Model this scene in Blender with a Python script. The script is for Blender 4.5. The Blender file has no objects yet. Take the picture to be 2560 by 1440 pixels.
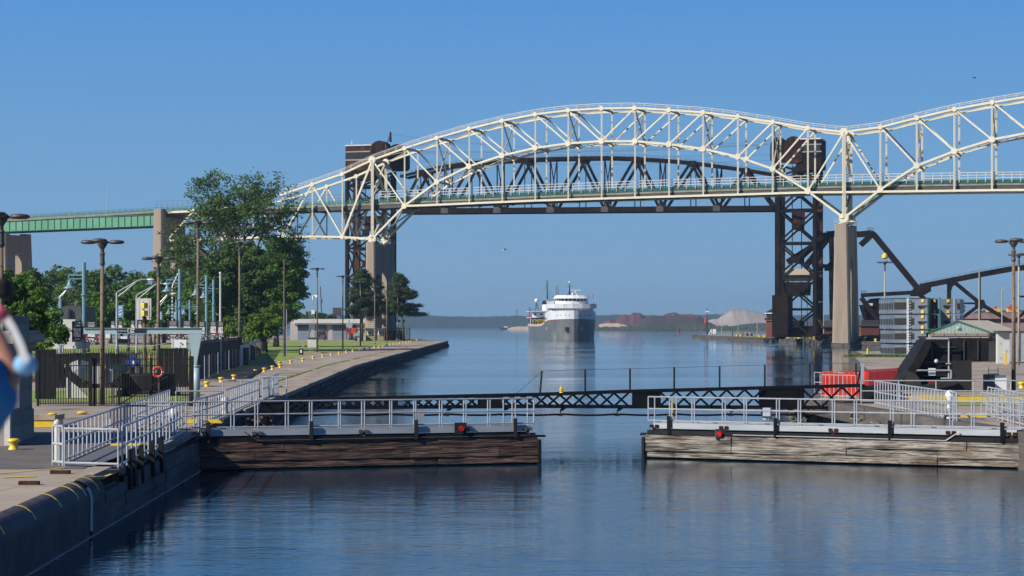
import bpy, math, random
import numpy as np
from mathutils import Vector, Matrix
random.seed(7); RNG = np.random.default_rng(7)
V = Vector
scene = bpy.context.scene
# ------------------------------------------------------------------ camera, world, sun
F = 5000.0; CX = 1280.0; HY = 813.0; CZ = 5.8
cam_d = bpy.data.cameras.new('camera'); cam = bpy.data.objects.new('camera', cam_d)
scene.collection.objects.link(cam); scene.camera = cam
cam.location = (0, 0, CZ); cam.rotation_euler = (math.radians(90), 0, 0)
cam_d.sensor_width = 36; cam_d.lens = 36*F/2560
cam_d.shift_y = (HY-720)/2560
cam_d.clip_start = 0.3; cam_d.clip_end = 30000
cam_d.dof.use_dof = True; cam_d.dof.focus_distance = 170; cam_d.dof.aperture_fstop = 5.6
SUN_EL = math.radians(34); SUN_AZ = math.radians(238)      # clockwise from +Y
w = bpy.data.worlds.new('World'); scene.world = w; w.use_nodes = True
nt = w.node_tree; bg = nt.nodes['Background']
sky = nt.nodes.new('ShaderNodeTexSky'); sky.sky_type = 'NISHITA'; sky.sun_disc = False
sky.sun_elevation = SUN_EL; sky.sun_rotation = SUN_AZ
sky.altitude = 200; sky.air_density = 1.0; sky.dust_density = 0.0; sky.ozone_density = 4.0
tcw = nt.nodes.new('ShaderNodeTexCoord'); sx = nt.nodes.new('ShaderNodeSeparateXYZ'); nt.links.new(tcw.outputs['Generated'], sx.inputs[0])
rw = nt.nodes.new('ShaderNodeValToRGB'); nt.links.new(sx.outputs['Z'], rw.inputs[0])
def _l(*c): return tuple(((v/255+0.055)/1.055)**2.4 for v in c)+(1,)
els = rw.color_ramp.elements; els[0].position = 0.0; els[0].color = _l(126, 166, 200); els[1].position = 1.0; els[1].color = _l(10, 34, 80)
for ps_, c_ in ((0.03, _l(122, 165, 204)), (0.08, _l(111, 162, 210)), (0.16, _l(86, 150, 216)), (0.30, _l(52, 120, 204)), (0.55, _l(18, 66, 142))):
    e_ = els.new(ps_); e_.color = c_
mxw = nt.nodes.new('ShaderNodeMixRGB'); mxw.inputs[0].default_value = 0.06
skm = nt.nodes.new('ShaderNodeMixRGB'); skm.blend_type = 'MULTIPLY'; skm.inputs[0].default_value = 1; skm.inputs[2].default_value = (.085, .085, .085, 1)
nt.links.new(sky.outputs[0], skm.inputs[1]); nt.links.new(rw.outputs[0], mxw.inputs[1]); nt.links.new(skm.outputs[0], mxw.inputs[2])
nt.links.new(mxw.outputs[0], bg.inputs[0]); bg.inputs[1].default_value = 0.7071
sd = bpy.data.lights.new('sun', 'SUN'); so = bpy.data.objects.new('sun', sd); scene.collection.objects.link(so)
sd.energy = 5.0; sd.angle = math.radians(0.5); sd.color = (1.0, 0.94, 0.84)
sdir = V((math.sin(SUN_AZ)*math.cos(SUN_EL), math.cos(SUN_AZ)*math.cos(SUN_EL), math.sin(SUN_EL)))
so.location = (-50, -50, 80); so.rotation_euler = (-sdir).to_track_quat('-Z', 'Y').to_euler()
scene.view_settings.view_transform = 'Standard'; scene.view_settings.look = 'None'
scene.view_settings.exposure = 0.5; scene.view_settings.gamma = 1.0
scene.render.engine = 'CYCLES'
scene.cycles.max_bounces = 6; scene.cycles.volume_bounces = 0

# ------------------------------------------------------------------ helpers
def P(px, py, Y): return V(((px-CX)/F*Y, Y, CZ+(HY-py)/F*Y))
def X(px, Y): return (px-CX)/F*Y
def G(px, py, z=1.5):
    Y = (CZ-z)*F/(py-HY); return V(((px-CX)/F*Y, Y, z))
def gz(px, Y, z=1.5): return V(((px-CX)/F*Y, Y, z))
def s2l(*c):
    out = []
    for v in c:
        v /= 255.0; out.append(v/12.92 if v <= 0.04045 else ((v+0.055)/1.055)**2.4)
    return tuple(out)
COL = scene.collection
ORG = {}
def org(o): return ORG.get(o.name, V((0, 0, 0))) if o else V((0, 0, 0))
def tag(o, label=None, cat=None, group=None, kind=None):
    if label: o['label'] = label
    if cat: o['category'] = cat
    if group: o['group'] = group
    if kind: o['kind'] = kind
    return o
def thing(name, label, cat, loc, group=None):
    o = bpy.data.objects.new(name, None); COL.objects.link(o); o.location = V(loc)
    o.empty_display_size = 0.3
    ORG[o.name] = V(loc); return tag(o, label, cat, group)
def copy_tree(o, loc=None, parent=None, scale=None, rotz=None, label=None):
    c = o.copy(); COL.objects.link(c)
    if parent: c.parent = parent
    if loc is not None: c.location = V(loc)
    if scale is not None: c.scale = (scale,)*3 if not hasattr(scale, '__len__') else scale
    if rotz is not None: c.rotation_euler.z = rotz
    if label: c['label'] = label
    ORG[c.name] = V(c.location) if not parent else org(parent)
    for ch in o.children: copy_tree(ch, None, c)
    return c
class MB:
    def __init__(s): s.v = []; s.f = []; s.smooth = False
    def add(s, vs, fs):
        n = len(s.v); s.v += [tuple(x) for x in vs]; s.f += [tuple(i+n for i in f) for f in fs]; return s
    def quad(s, a, b, c, d): return s.add([a, b, c, d], [(0, 1, 2, 3)])
    def poly(s, pts): return s.add(pts, [tuple(range(len(pts)))])
    def hexa(s, b, t):
        return s.add(list(b)+list(t), [(3, 2, 1, 0), (4, 5, 6, 7), (0, 1, 5, 4), (1, 2, 6, 5), (2, 3, 7, 6), (3, 0, 4, 7)])
    def box(s, c, sz, rz=0.0):
        c = V(c); x, y, z = [q/2 for q in sz]; ca, sa = math.cos(rz), math.sin(rz)
        r = lambda a, b, h: c+V((a*ca-b*sa, a*sa+b*ca, h))
        return s.hexa([r(-x, -y, -z), r(x, -y, -z), r(x, y, -z), r(-x, y, -z)], [r(-x, -y, z), r(x, -y, z), r(x, y, z), r(-x, y, z)])
    def beam(s, p, q, w, h=None, up=(0, 0, 1)):
        p, q = V(p), V(q); h = h or w; d = (q-p)
        if d.length < 1e-6: return s
        d.normalize(); a = d.cross(V(up))
        if a.length < 1e-3: a = d.cross(V((0, 1, 0)))
        a.normalize(); b = a.cross(d); a = a*w/2; b = b*h/2
        return s.hexa([p-a-b, p+a-b, p+a+b, p-a+b], [q-a-b, q+a-b, q+a+b, q-a+b])
    def tube(s, p, q, r, n=6, r2=None, cap=True):
        p, q = V(p), V(q); r2 = r if r2 is None else r2; d = (q-p)
        if d.length < 1e-6: return s
        d.normalize(); a = d.orthogonal().normalized(); b = d.cross(a)
        vs = []
        for k in range(n):
            t = 2*math.pi*k/n; u = a*math.cos(t)+b*math.sin(t); vs += [p+u*r, q+u*r2]
        fs = [(2*k, 2*((k+1) % n), 2*((k+1) % n)+1, 2*k+1) for k in range(n)]
        if cap: fs += [tuple(2*k for k in range(n))[::-1], tuple(2*k+1 for k in range(n))]
        return s.add(vs, fs)
    def path(s, pts, r, n=6):
        for a, b in zip(pts[:-1], pts[1:]): s.tube(a, b, r, n)
        return s
    def prism(s, pts, vec):
        pts = [V(p) for p in pts]; vec = V(vec); n = len(pts)
        fs = [tuple(range(n))[::-1], tuple(range(n, 2*n))]+[(k, (k+1) % n, (k+1) % n+n, k+n) for k in range(n)]
        return s.add(pts+[p+vec for p in pts], fs)
    def lathe(s, c, prof, n=14):
        c = V(c); vs = []; m = len(prof)
        for k in range(n):
            t = 2*math.pi*k/n
            for r, z in prof: vs.append(c+V((r*math.cos(t), r*math.sin(t), z)))
        fs = [(k*m+j, ((k+1) % n)*m+j, ((k+1) % n)*m+j+1, k*m+j+1) for k in range(n) for j in range(m-1)]
        fs += [tuple(k*m for k in range(n))[::-1], tuple(k*m+m-1 for k in range(n))]
        return s.add(vs, fs)
    def ball(s, c, r, n=10, sc=(1, 1, 1)):
        c = V(c); m = n//2+1; vs = []; 
        for j in range(1, m):
            ph = math.pi*j/m
            for k in range(n):
                t = 2*math.pi*k/n; vs.append(c+V((r*sc[0]*math.sin(ph)*math.cos(t), r*sc[1]*math.sin(ph)*math.sin(t), r*sc[2]*math.cos(ph))))
        vs += [c+V((0, 0, r*sc[2])), c-V((0, 0, r*sc[2]))]; T = len(vs)-2
        fs = [(j*n+k, (j+1)*n+k, (j+1)*n+(k+1) % n, j*n+(k+1) % n) for j in range(m-2) for k in range(n)]
        fs += [(T, k, (k+1) % n) for k in range(n)]+[(T+1, (m-2)*n+(k+1) % n, (m-2)*n+k) for k in range(n)]
        return s.add(vs, fs)
    def build(s, name, m, parent=None, label=None, cat=None, group=None, kind=None, smooth=None, bevel=0):
        if not s.v: return None
        me = bpy.data.meshes.new(name)
        if parent is None:
            a = np.array(s.v); o0 = V(((a[:, 0].min()+a[:, 0].max())/2, (a[:, 1].min()+a[:, 1].max())/2, a[:, 2].min()))
        else: o0 = org(parent)
        me.from_pydata([(x-o0.x, y-o0.y, z-o0.z) for x, y, z in s.v], [], s.f)
        me.materials.append(m); me.validate()
        o = bpy.data.objects.new(name, me); COL.objects.link(o)
        if parent is None: o.location = o0
        else: o.parent = parent
        ORG[o.name] = o0
        if smooth or (smooth is None and s.smooth):
            me.polygons.foreach_set('use_smooth', [True]*len(me.polygons))
        if bevel:
            b = o.modifiers.new('b', 'BEVEL'); b.width = bevel; b.segments = 2; b.limit_method = 'ANGLE'
        return tag(o, label, cat, group, kind)

# ------------------------------------------------------------------ materials
def nn(t, k, **kw):
    n = t.nodes.new(k)
    for a, b in kw.items(): setattr(n, a, b)
    return n
ALB = 0.82
def mat(name, c1, c2=None, scale=1.0, rough=0.75, metal=0.0, bump=0.0, bscale=None, stretch=(1, 1, 1), lo=0.35, hi=0.65,
        c3=None, scale3=0.3, amt3=0.55, spec=0.5, emit=None, estr=0, world=False):
    c1, c2, c3 = [None if c is None else tuple(v*ALB for v in c) for c in (c1, c2, c3)]
    m = bpy.data.materials.new(name); m.use_nodes = True; t = m.node_tree; b = t.nodes['Principled BSDF']
    b.inputs['Roughness'].default_value = rough; b.inputs['Metallic'].default_value = metal
    b.inputs['Specular IOR Level'].default_value = spec
    b.inputs['Base Color'].default_value = (*c1, 1)
    if c2 is not None or bump:
        tc = nn(t, 'ShaderNodeTexCoord'); mp = nn(t, 'ShaderNodeMapping'); mp.inputs['Scale'].default_value = stretch
        t.links.new(tc.outputs['Object'], mp.inputs[0])
        no = nn(t, 'ShaderNodeTexNoise'); no.inputs['Scale'].default_value = scale; no.inputs['Detail'].default_value = 8
        no.inputs['Roughness'].default_value = 0.62
        t.links.new(mp.outputs[0], no.inputs['Vector'])
    if c2 is not None:
        r = nn(t, 'ShaderNodeValToRGB'); r.color_ramp.elements[0].position = lo; r.color_ramp.elements[1].position = hi
        r.color_ramp.elements[0].color = (*c1, 1); r.color_ramp.elements[1].color = (*c2, 1)
        t.links.new(no.outputs[0], r.inputs[0]); out = r.outputs[0]
        if c3 is not None:
            n3 = nn(t, 'ShaderNodeTexNoise'); n3.inputs['Scale'].default_value = scale3; n3.inputs['Detail'].default_value = 10
            n3.inputs['Roughness'].default_value = 0.7
            t.links.new(mp.outputs[0], n3.inputs['Vector'])
            r3 = nn(t, 'ShaderNodeValToRGB'); r3.color_ramp.elements[0].position = amt3; r3.color_ramp.elements[1].position = amt3+0.12
            t.links.new(n3.outputs[0], r3.inputs[0])
            mx = nn(t, 'ShaderNodeMixRGB'); t.links.new(r3.outputs[0], mx.inputs[0]); t.links.new(out, mx.inputs[1])
            mx.inputs[2].default_value = (*c3, 1); out = mx.outputs[0]
        t.links.new(out, b.inputs['Base Color'])
    if bump:
        n2 = nn(t, 'ShaderNodeTexNoise'); n2.inputs['Scale'].default_value = bscale or scale*3; n2.inputs['Detail'].default_value = 6
        t.links.new(mp.outputs[0], n2.inputs['Vector'])
        bu = nn(t, 'ShaderNodeBump'); bu.inputs['Strength'].default_value = min(1, bump); bu.inputs['Distance'].default_value = 0.03*max(1, bump)
        t.links.new(n2.outputs[0], bu.inputs['Height']); t.links.new(bu.outputs[0], b.inputs['Normal'])
    if emit: b.inputs['Emission Color'].default_value = (*emit, 1); b.inputs['Emission Strength'].default_value = estr
    return m
def brickmat(name, c1, c2, mortar, bw, bh, ms=0.012, rough=0.85, rot=(0, 0, 0), bump=0.6, noise=0.5):
    m = mat(name, c1, c2, 1.5, rough, bump=0.4, bscale=6); t = m.node_tree; b = t.nodes['Principled BSDF']
    src = b.inputs['Base Color'].links[0].from_socket
    tc = nn(t, 'ShaderNodeTexCoord'); mp = nn(t, 'ShaderNodeMapping'); mp.inputs['Rotation'].default_value = rot
    t.links.new(tc.outputs['Object'], mp.inputs[0])
    br = nn(t, 'ShaderNodeTexBrick'); br.inputs['Scale'].default_value = 1; br.inputs['Brick Width'].default_value = bw
    br.inputs['Row Height'].default_value = bh; br.inputs['Mortar Size'].default_value = ms
    br.inputs['Color1'].default_value = (1, 1, 1, 1); br.inputs['Color2'].default_value = (1-noise,)*3+(1,); br.inputs['Mortar'].default_value = (*mortar, 1)
    t.links.new(mp.outputs[0], br.inputs['Vector'])
    mx = nn(t, 'ShaderNodeMixRGB', blend_type='MULTIPLY'); mx.inputs[0].default_value = 1
    t.links.new(src, mx.inputs[1]); t.links.new(br.outputs['Color'], mx.inputs[2]); t.links.new(mx.outputs[0], b.inputs['Base Color'])
    return m
def boardvar(m, lo, hi):
    t = m.node_tree; b = t.nodes['Principled BSDF']; src = b.inputs['Base Color'].links[0].from_socket
    oi = nn(t, 'ShaderNodeObjectInfo'); mr = nn(t, 'ShaderNodeMapRange'); mr.inputs[3].default_value = lo; mr.inputs[4].default_value = hi; t.links.new(oi.outputs['Random'], mr.inputs[0])
    tc = nn(t, 'ShaderNodeTexCoord'); mp = nn(t, 'ShaderNodeMapping'); mp.inputs['Scale'].default_value = (.22, .22, 7); t.links.new(tc.outputs['Object'], mp.inputs[0])
    ns = nn(t, 'ShaderNodeTexNoise'); ns.inputs['Scale'].default_value = 2.6; ns.inputs['Detail'].default_value = 5; ns.inputs['Distortion'].default_value = 1.2; t.links.new(mp.outputs[0], ns.inputs['Vector'])
    cr = nn(t, 'ShaderNodeValToRGB'); cr.color_ramp.elements[0].position = .40; cr.color_ramp.elements[0].color = (.12, .12, .12, 1); cr.color_ramp.elements[1].position = .50; t.links.new(ns.outputs[0], cr.inputs[0])
    mu = nn(t, 'ShaderNodeMixRGB', blend_type='MULTIPLY'); mu.inputs[0].default_value = 1; t.links.new(src, mu.inputs[1]); t.links.new(cr.outputs[0], mu.inputs[2]); src = mu.outputs[0]
    hs = nn(t, 'ShaderNodeHueSaturation'); t.links.new(mr.outputs[0], hs.inputs['Value']); t.links.new(src, hs.inputs['Color']); t.links.new(hs.outputs[0], b.inputs['Base Color'])
M = {}
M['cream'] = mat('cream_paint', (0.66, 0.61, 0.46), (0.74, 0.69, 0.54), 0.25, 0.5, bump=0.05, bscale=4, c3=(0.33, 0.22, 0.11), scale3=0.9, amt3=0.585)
M['cream_grey'] = mat('grey_cream_paint', (0.30, 0.28, 0.22), (0.42, 0.39, 0.30), 0.6, 0.6)  # darker, greyer cream for the struts and braces between the trusses
M['green'] = mat('green_paint', (0.06, 0.24, 0.14), (0.09, 0.31, 0.18), 0.35, 0.55, stretch=(1, 1, .3))
M['green_rail'] = mat('dark_green_paint', (0.02, 0.13, 0.09), (0.03, 0.17, 0.12), 0.5, 0.5)
M['teal'] = mat('pale_teal_barrier', (0.16, 0.33, 0.31), (0.2, 0.38, 0.36), 0.5, 0.5)
M['pale_rail'] = mat('pale_fence_paint', (0.55, 0.54, 0.48), (0.62, 0.6, 0.54), 0.5, 0.5)
M['deckconc'] = mat('deck_concrete', (0.19, 0.17, 0.14), (0.28, 0.25, 0.2), 0.4, 0.85)
M['stringer'] = mat('dark_stringer_steel', (0.030, 0.030, 0.032), (0.06, 0.055, 0.05), 0.5, 0.6)
M['pier'] = mat('pier_concrete', (0.27, 0.215, 0.165), (0.35, 0.29, 0.225), 0.5, 0.9, bump=0.3, bscale=2, stretch=(1, 1, .12), c3=(0.20, 0.17, 0.13), scale3=0.5, amt3=0.55)
M['rust'] = mat('rusty_black_steel', (0.004, 0.003, 0.003), (0.022, 0.011, 0.008), 0.35, 0.8, spec=.12, bump=0.2, bscale=3, lo=.38, hi=.68)
M['rust_red'] = mat('rust_red_steel', (0.016, 0.009, 0.007), (0.085, 0.032, 0.019), 0.4, 0.8, spec=.15, stretch=(2, 2, .3), c3=(0.3, 0.2, 0.14), scale3=.8, amt3=.6)
M['black'] = mat('black_paint', (0.008, 0.009, 0.011), (0.020, 0.020, 0.022), 1.5, 0.65, bump=0.1, bscale=4, c3=(.03, .018, .013), scale3=1.1, amt3=.6, spec=.15)
M['blackmatt'] = mat('black_matt', (0.008, 0.008, 0.009), (0.016, 0.016, 0.017), 1.5, 0.8)
M['galv'] = mat('galvanised_steel', (0.42, 0.45, 0.50), (0.56, 0.59, 0.63), 3.0, 0.42, metal=0.35)
M['fascia'] = mat('grey_painted_plate', (0.33, 0.36, 0.40), (0.44, 0.47, 0.50), 1.2, 0.5, stretch=(.4, .4, 2), c3=(0.25, 0.2, 0.16), scale3=1.6, amt3=0.66)
M['yellow'] = mat('yellow_paint', (0.70, 0.47, 0.03), (0.80, 0.56, 0.05), 6, 0.45, c3=(.3, .2, .05), scale3=9, amt3=.66)
M['orange'] = mat('orange_plastic', (0.50, 0.028, 0.018), (0.72, 0.06, 0.028), 1.5, 0.5)
M['redpaint'] = mat('red_paint', (0.16, 0.008, 0.013), (0.26, 0.014, 0.021), 1, 0.5, c3=(.15, .05, .06), scale3=2, amt3=.58)
M['pole'] = mat('weathered_wood_pole', (0.13, 0.095, 0.06), (0.24, 0.185, 0.125), 6, 0.9, bump=0.6, bscale=12, stretch=(1, 1, .06))
M['conc_pole'] = mat('concrete_pole', (0.30, 0.27, 0.21), (0.42, 0.38, 0.30), 4, 0.9, bump=.3, stretch=(1, 1, .2))
M['lamp'] = mat('dark_lamp_metal', (0.045, 0.042, 0.042), (0.09, 0.085, 0.08), 4, 0.5)
M['lampblue'] = mat('light_blue_paint', (0.14, 0.27, 0.34), (0.18, 0.31, 0.38), 1, 0.4)
M['jib'] = mat('grey_blue_paint', (0.30, 0.42, 0.45), (0.36, 0.48, 0.51), 0.8, 0.45, c3=(.25, .24, .2), scale3=2, amt3=.68)
M['white'] = mat('white_paint', (0.72, 0.73, 0.74), (0.82, 0.82, 0.82), 1, 0.4)
M['offwhite'] = mat('off_white_paint', (0.55, 0.55, 0.52), (0.66, 0.66, 0.62), 1, 0.5)
M['glass'] = mat('dark_glass', (0.02, 0.03, 0.04), rough=0.08, spec=0.8)
M['cabin'] = mat('tan_cladding', (0.30, 0.23, 0.12), (0.36, 0.28, 0.15), 1, 0.8, stretch=(1, 1, .2))
M['brick'] = brickmat('red_brick', (0.22, 0.06, 0.045), (0.28, 0.09, 0.06), (.4, .35, .3), .25, .08)
M['lens'] = mat('red_lens', (0.45, 0.01, 0.012), rough=.2, emit=(1, .02, .015), estr=0.04)
M['timber_dark'] = mat('dark_fender_timber', (0.018, 0.011, 0.009), (0.17, 0.095, 0.07), 2.6, 0.85, bump=2.0, bscale=4, stretch=(.3, .3, 4.2), lo=.38, hi=.62, c3=(.24, .03, .022), scale3=.7, amt3=.60)
M['timber_grey'] = mat('grey_fender_timber', (0.07, 0.053, 0.038), (0.36, 0.33, 0.285), 1.2, 0.85, bump=2.0, bscale=4, stretch=(.5, .5, 3.0), lo=.34, hi=.60, c3=(.11, .065, .035), scale3=.7, amt3=.52)
boardvar(M['timber_dark'], .6, 1.5); boardvar(M['timber_grey'], .6, 1.25)
M['bark'] = mat('tree_bark', (0.07, 0.055, 0.04), (0.14, 0.11, 0.08), 3, 0.9, bump=.6, stretch=(1, 1, .3))
def leafmat(name, c1, c2, sc):
    m = mat(name, c1, c2, sc, 0.65, lo=.38, hi=.60, c3=tuple(min(1, v*k) for v, k in zip(c2, (1.7, 1.35, 1.3))), scale3=3.5, amt3=.56); t = m.node_tree; b = t.nodes['Principled BSDF']
    b.inputs['Specular IOR Level'].default_value = 0.25
    src = b.inputs['Base Color'].links[0].from_socket
    tr = nn(t, 'ShaderNodeBsdfTranslucent'); t.links.new(src, tr.inputs[0]); mx = nn(t, 'ShaderNodeMixShader'); mx.inputs[0].default_value = 0.28
    t.links.new(b.outputs[0], mx.inputs[1]); t.links.new(tr.outputs[0], mx.inputs[2]); t.links.new(mx.outputs[0], t.nodes['Material Output'].inputs[0])
    return m
M['leaf_elm'] = leafmat('elm_leaves', (0.055, 0.115, 0.025), (0.10, 0.18, 0.040), .5)
M['leaf_maple'] = leafmat('maple_leaves', (0.045, 0.12, 0.012), (0.11, 0.22, 0.022), .4)
M['leaf_bright'] = leafmat('bright_maple_leaves', (0.07, 0.14, 0.012), (0.14, 0.22, 0.02), .5)
M['leaf_dark'] = leafmat('dark_leaves', (0.035, 0.085, 0.018), (0.085, 0.155, 0.030), .2)
M['leaf_pine'] = leafmat('pine_needles', (0.026, 0.055, 0.020), (0.06, 0.095, 0.028), .6)

# ------------------------------------------------------------------ setting: water
def water_mat():
    m = bpy.data.materials.new('lake_water'); m.use_nodes = True; t = m.node_tree; b = t.nodes['Principled BSDF']
    b.inputs['Base Color'].default_value = (0.002, 0.026, 0.056, 1); b.inputs['Roughness'].default_value = 0.035; b.inputs['IOR'].default_value = 1.38
    tc = nn(t, 'ShaderNodeTexCoord')
    def noise(sc, det, sx=1, sy=1):
        mp = nn(t, 'ShaderNodeMapping'); mp.inputs['Scale'].default_value = (sx, sy, 1); t.links.new(tc.outputs['Object'], mp.inputs[0])
        n = nn(t, 'ShaderNodeTexNoise'); n.inputs['Scale'].default_value = sc; n.inputs['Detail'].default_value = det; n.inputs['Roughness'].default_value = .55
        t.links.new(mp.outputs[0], n.inputs['Vector']); return n.outputs[0]
    fine = noise(2.2, 4, .8, 1.3); mid = noise(.45, 3, .7, 1.2); patch = noise(0.012, 3, .35, 2.2)
    r = nn(t, 'ShaderNodeMapRange'); r.inputs[1].default_value = .40; r.inputs[2].default_value = .62; r.inputs[3].default_value = .22; r.inputs[4].default_value = 2.2
    t.links.new(patch, r.inputs[0])
    a = nn(t, 'ShaderNodeMath', operation='MULTIPLY_ADD'); t.links.new(mid, a.inputs[0]); a.inputs[1].default_value = 2.0; t.links.new(fine, a.inputs[2])
    h = nn(t, 'ShaderNodeMath', operation='MULTIPLY'); t.links.new(a.outputs[0], h.inputs[0]); t.links.new(r.outputs[0], h.inputs[1])
    bu = nn(t, 'ShaderNodeBump'); bu.inputs['Strength'].default_value = 1.0; bu.inputs['Distance'].default_value = WAVE
    t.links.new(h.outputs[0], bu.inputs['Height']); t.links.new(bu.outputs[0], b.inputs['Normal'])
    return m
WAVE = 0.015
M['water'] = water_mat()
MB().quad((-6000, -300, 0), (6000, -300, 0), (6000, 9000, 0), (-6000, 9000, 0)).build('water', M['water'], kind='structure')

# ------------------------------------------------------------------ ground, walls
def slabs(m, bw, bh, ms, dark, var, rot=(0, 0, 0), off=.5):
    t = m.node_tree; b = t.nodes['Principled BSDF']; src = b.inputs['Base Color'].links[0].from_socket
    tc = nn(t, 'ShaderNodeTexCoord'); mp = nn(t, 'ShaderNodeMapping'); mp.inputs['Rotation'].default_value = rot; t.links.new(tc.outputs['Object'], mp.inputs[0])
    br = nn(t, 'ShaderNodeTexBrick', offset=off); br.inputs['Scale'].default_value = 1; br.inputs['Brick Width'].default_value = bw; br.inputs['Row Height'].default_value = bh; br.inputs['Mortar Size'].default_value = ms; br.inputs['Mortar Smooth'].default_value = .3
    br.inputs['Color1'].default_value = (1, 1, 1, 1); br.inputs['Color2'].default_value = (1-var,)*3+(1,); br.inputs['Mortar'].default_value = (dark,)*3+(1,); t.links.new(mp.outputs[0], br.inputs['Vector'])
    mx = nn(t, 'ShaderNodeMixRGB', blend_type='MULTIPLY'); mx.inputs[0].default_value = 1; t.links.new(src, mx.inputs[1]); t.links.new(br.outputs['Color'], mx.inputs[2]); t.links.new(mx.outputs[0], b.inputs['Base Color'])
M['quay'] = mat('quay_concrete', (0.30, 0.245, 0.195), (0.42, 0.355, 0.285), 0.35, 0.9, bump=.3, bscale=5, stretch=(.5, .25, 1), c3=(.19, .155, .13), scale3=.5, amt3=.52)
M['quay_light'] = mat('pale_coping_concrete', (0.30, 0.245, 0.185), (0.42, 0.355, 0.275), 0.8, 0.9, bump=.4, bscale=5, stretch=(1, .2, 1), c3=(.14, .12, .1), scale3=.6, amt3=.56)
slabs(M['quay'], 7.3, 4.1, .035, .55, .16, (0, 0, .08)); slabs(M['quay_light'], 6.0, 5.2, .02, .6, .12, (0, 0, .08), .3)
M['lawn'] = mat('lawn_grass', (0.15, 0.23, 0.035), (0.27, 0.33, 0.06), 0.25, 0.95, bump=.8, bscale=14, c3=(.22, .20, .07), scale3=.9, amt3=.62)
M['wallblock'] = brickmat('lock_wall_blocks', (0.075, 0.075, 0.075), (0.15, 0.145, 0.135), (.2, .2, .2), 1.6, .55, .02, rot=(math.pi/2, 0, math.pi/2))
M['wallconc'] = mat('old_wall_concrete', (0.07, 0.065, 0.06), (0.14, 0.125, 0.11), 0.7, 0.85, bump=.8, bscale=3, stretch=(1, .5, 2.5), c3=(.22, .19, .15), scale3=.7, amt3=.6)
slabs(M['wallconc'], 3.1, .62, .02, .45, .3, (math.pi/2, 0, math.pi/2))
M['steelcap'] = mat('steel_cap_plate', (0.030, 0.030, 0.034), (0.095, 0.070, 0.062), 1.3, 0.7, bump=.5, bscale=5, c3=(.14, .10, .085), scale3=2.2, amt3=.58)
LD = V((-.035, 1, 0)).normalized()         # lock direction
def wl(Y): return -11.27-(Y-46.7)*0.035        # x of the left wall face
ZQ = 1.5
# left ground sheet
edge = [V((wl(10)-.5, 10, ZQ)), V((wl(57)-.5, 57, ZQ)), V((wl(57.2)-.4, 57.2, ZQ)), V((wl(80)-.4, 80, ZQ)), V((-13.2, 90, ZQ)), V((-13.75, 100, ZQ)), V((-14.3, 124, ZQ)), V((-16.9, 212, ZQ)), V((-17.2, 265, ZQ)), V((-17.9, 555, ZQ)), V((-24, 566, ZQ)), V((-31, 640, ZQ)), V((-60, 760, ZQ))]
MB().poly(edge+[V((-900, 760, ZQ)), V((-900, 10, ZQ))]).build('ground', M['quay'], kind='structure')
mb = MB()
fe = [V((p.x, p.y, 0)) for p in edge]
for a, b in zip(edge[1:-1], edge[2:]):
    if a.y < 79: continue
    mb.hexa([V((a.x-.6, a.y, -2)), V((b.x-.6, b.y, -2)), V((b.x+.12, b.y, -2)), V((a.x+.12, a.y, -2))],
            [V((a.x-.6, a.y, ZQ+.01)), V((b.x-.6, b.y, ZQ+.01)), V((b.x+.12, b.y, ZQ+.01)), V((a.x+.12, a.y, ZQ+.01))])
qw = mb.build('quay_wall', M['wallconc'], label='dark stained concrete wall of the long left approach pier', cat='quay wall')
ZQ2 = ZQ+.012
# paler coping slabs along pier, with joints
mb = MB(); 
ce = [V((-13.6, 100, 0)), V((-14.2, 124, 0)), V((-16.8, 212, 0)), V((-17.1, 265, 0)), V((-17.8, 555, 0))]
def along(pts, t):
    for a, b in zip(pts[:-1], pts[1:]):
        if a.y <= t <= b.y: return a.lerp(b, (t-a.y)/(b.y-a.y))
    return pts[-1]
Y = 101.0
while Y < 552:
    a, b = along(ce, Y), along(ce, Y+5.9); j = random.uniform(-.012, .02)
    wd = 2.6 if Y < 400 else 3.4
    mb.hexa([V((a.x-wd, a.y, 1.3)), V((a.x+.16, a.y, 1.3)), V((b.x+.16, b.y, 1.3)), V((b.x-wd, b.y, 1.3))],
            [V((a.x-wd, a.y, ZQ+.05+j)), V((a.x+.16, a.y, ZQ+.05+j)), V((b.x+.16, b.y, ZQ+.05+j)), V((b.x-wd, b.y, ZQ+.05+j))]); Y += 6
mb.build('coping_slabs', M['quay_light'], label='row of pale coping slabs along the edge of the left approach pier', cat='coping')
# weathered ledge / fender timbers below the coping
mb = MB(); Y = 101.0
while Y < 553:
    a, b = along(ce, Y), along(ce, Y+3.8)
    for k, (dz, o) in enumerate(((.95, .16), (.55, .34), (.18, .55))):
        o += random.uniform(-.05, .06); h = .32
        mb.hexa([V((a.x, a.y, dz-h/2)), V((a.x+o, a.y, dz-h/2)), V((b.x+o, b.y, dz-h/2)), V((b.x, b.y, dz-h/2))],
                [V((a.x, a.y, dz+h/2)), V((a.x+o, a.y, dz+h/2)), V((b.x+o, b.y, dz+h/2)), V((b.x, b.y, dz+h/2))])
    Y += 4
mb.build('fender_timbers', M['timber_dark'], label='dark timber fendering bolted along the water face of the left pier', cat='fender')
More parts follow.
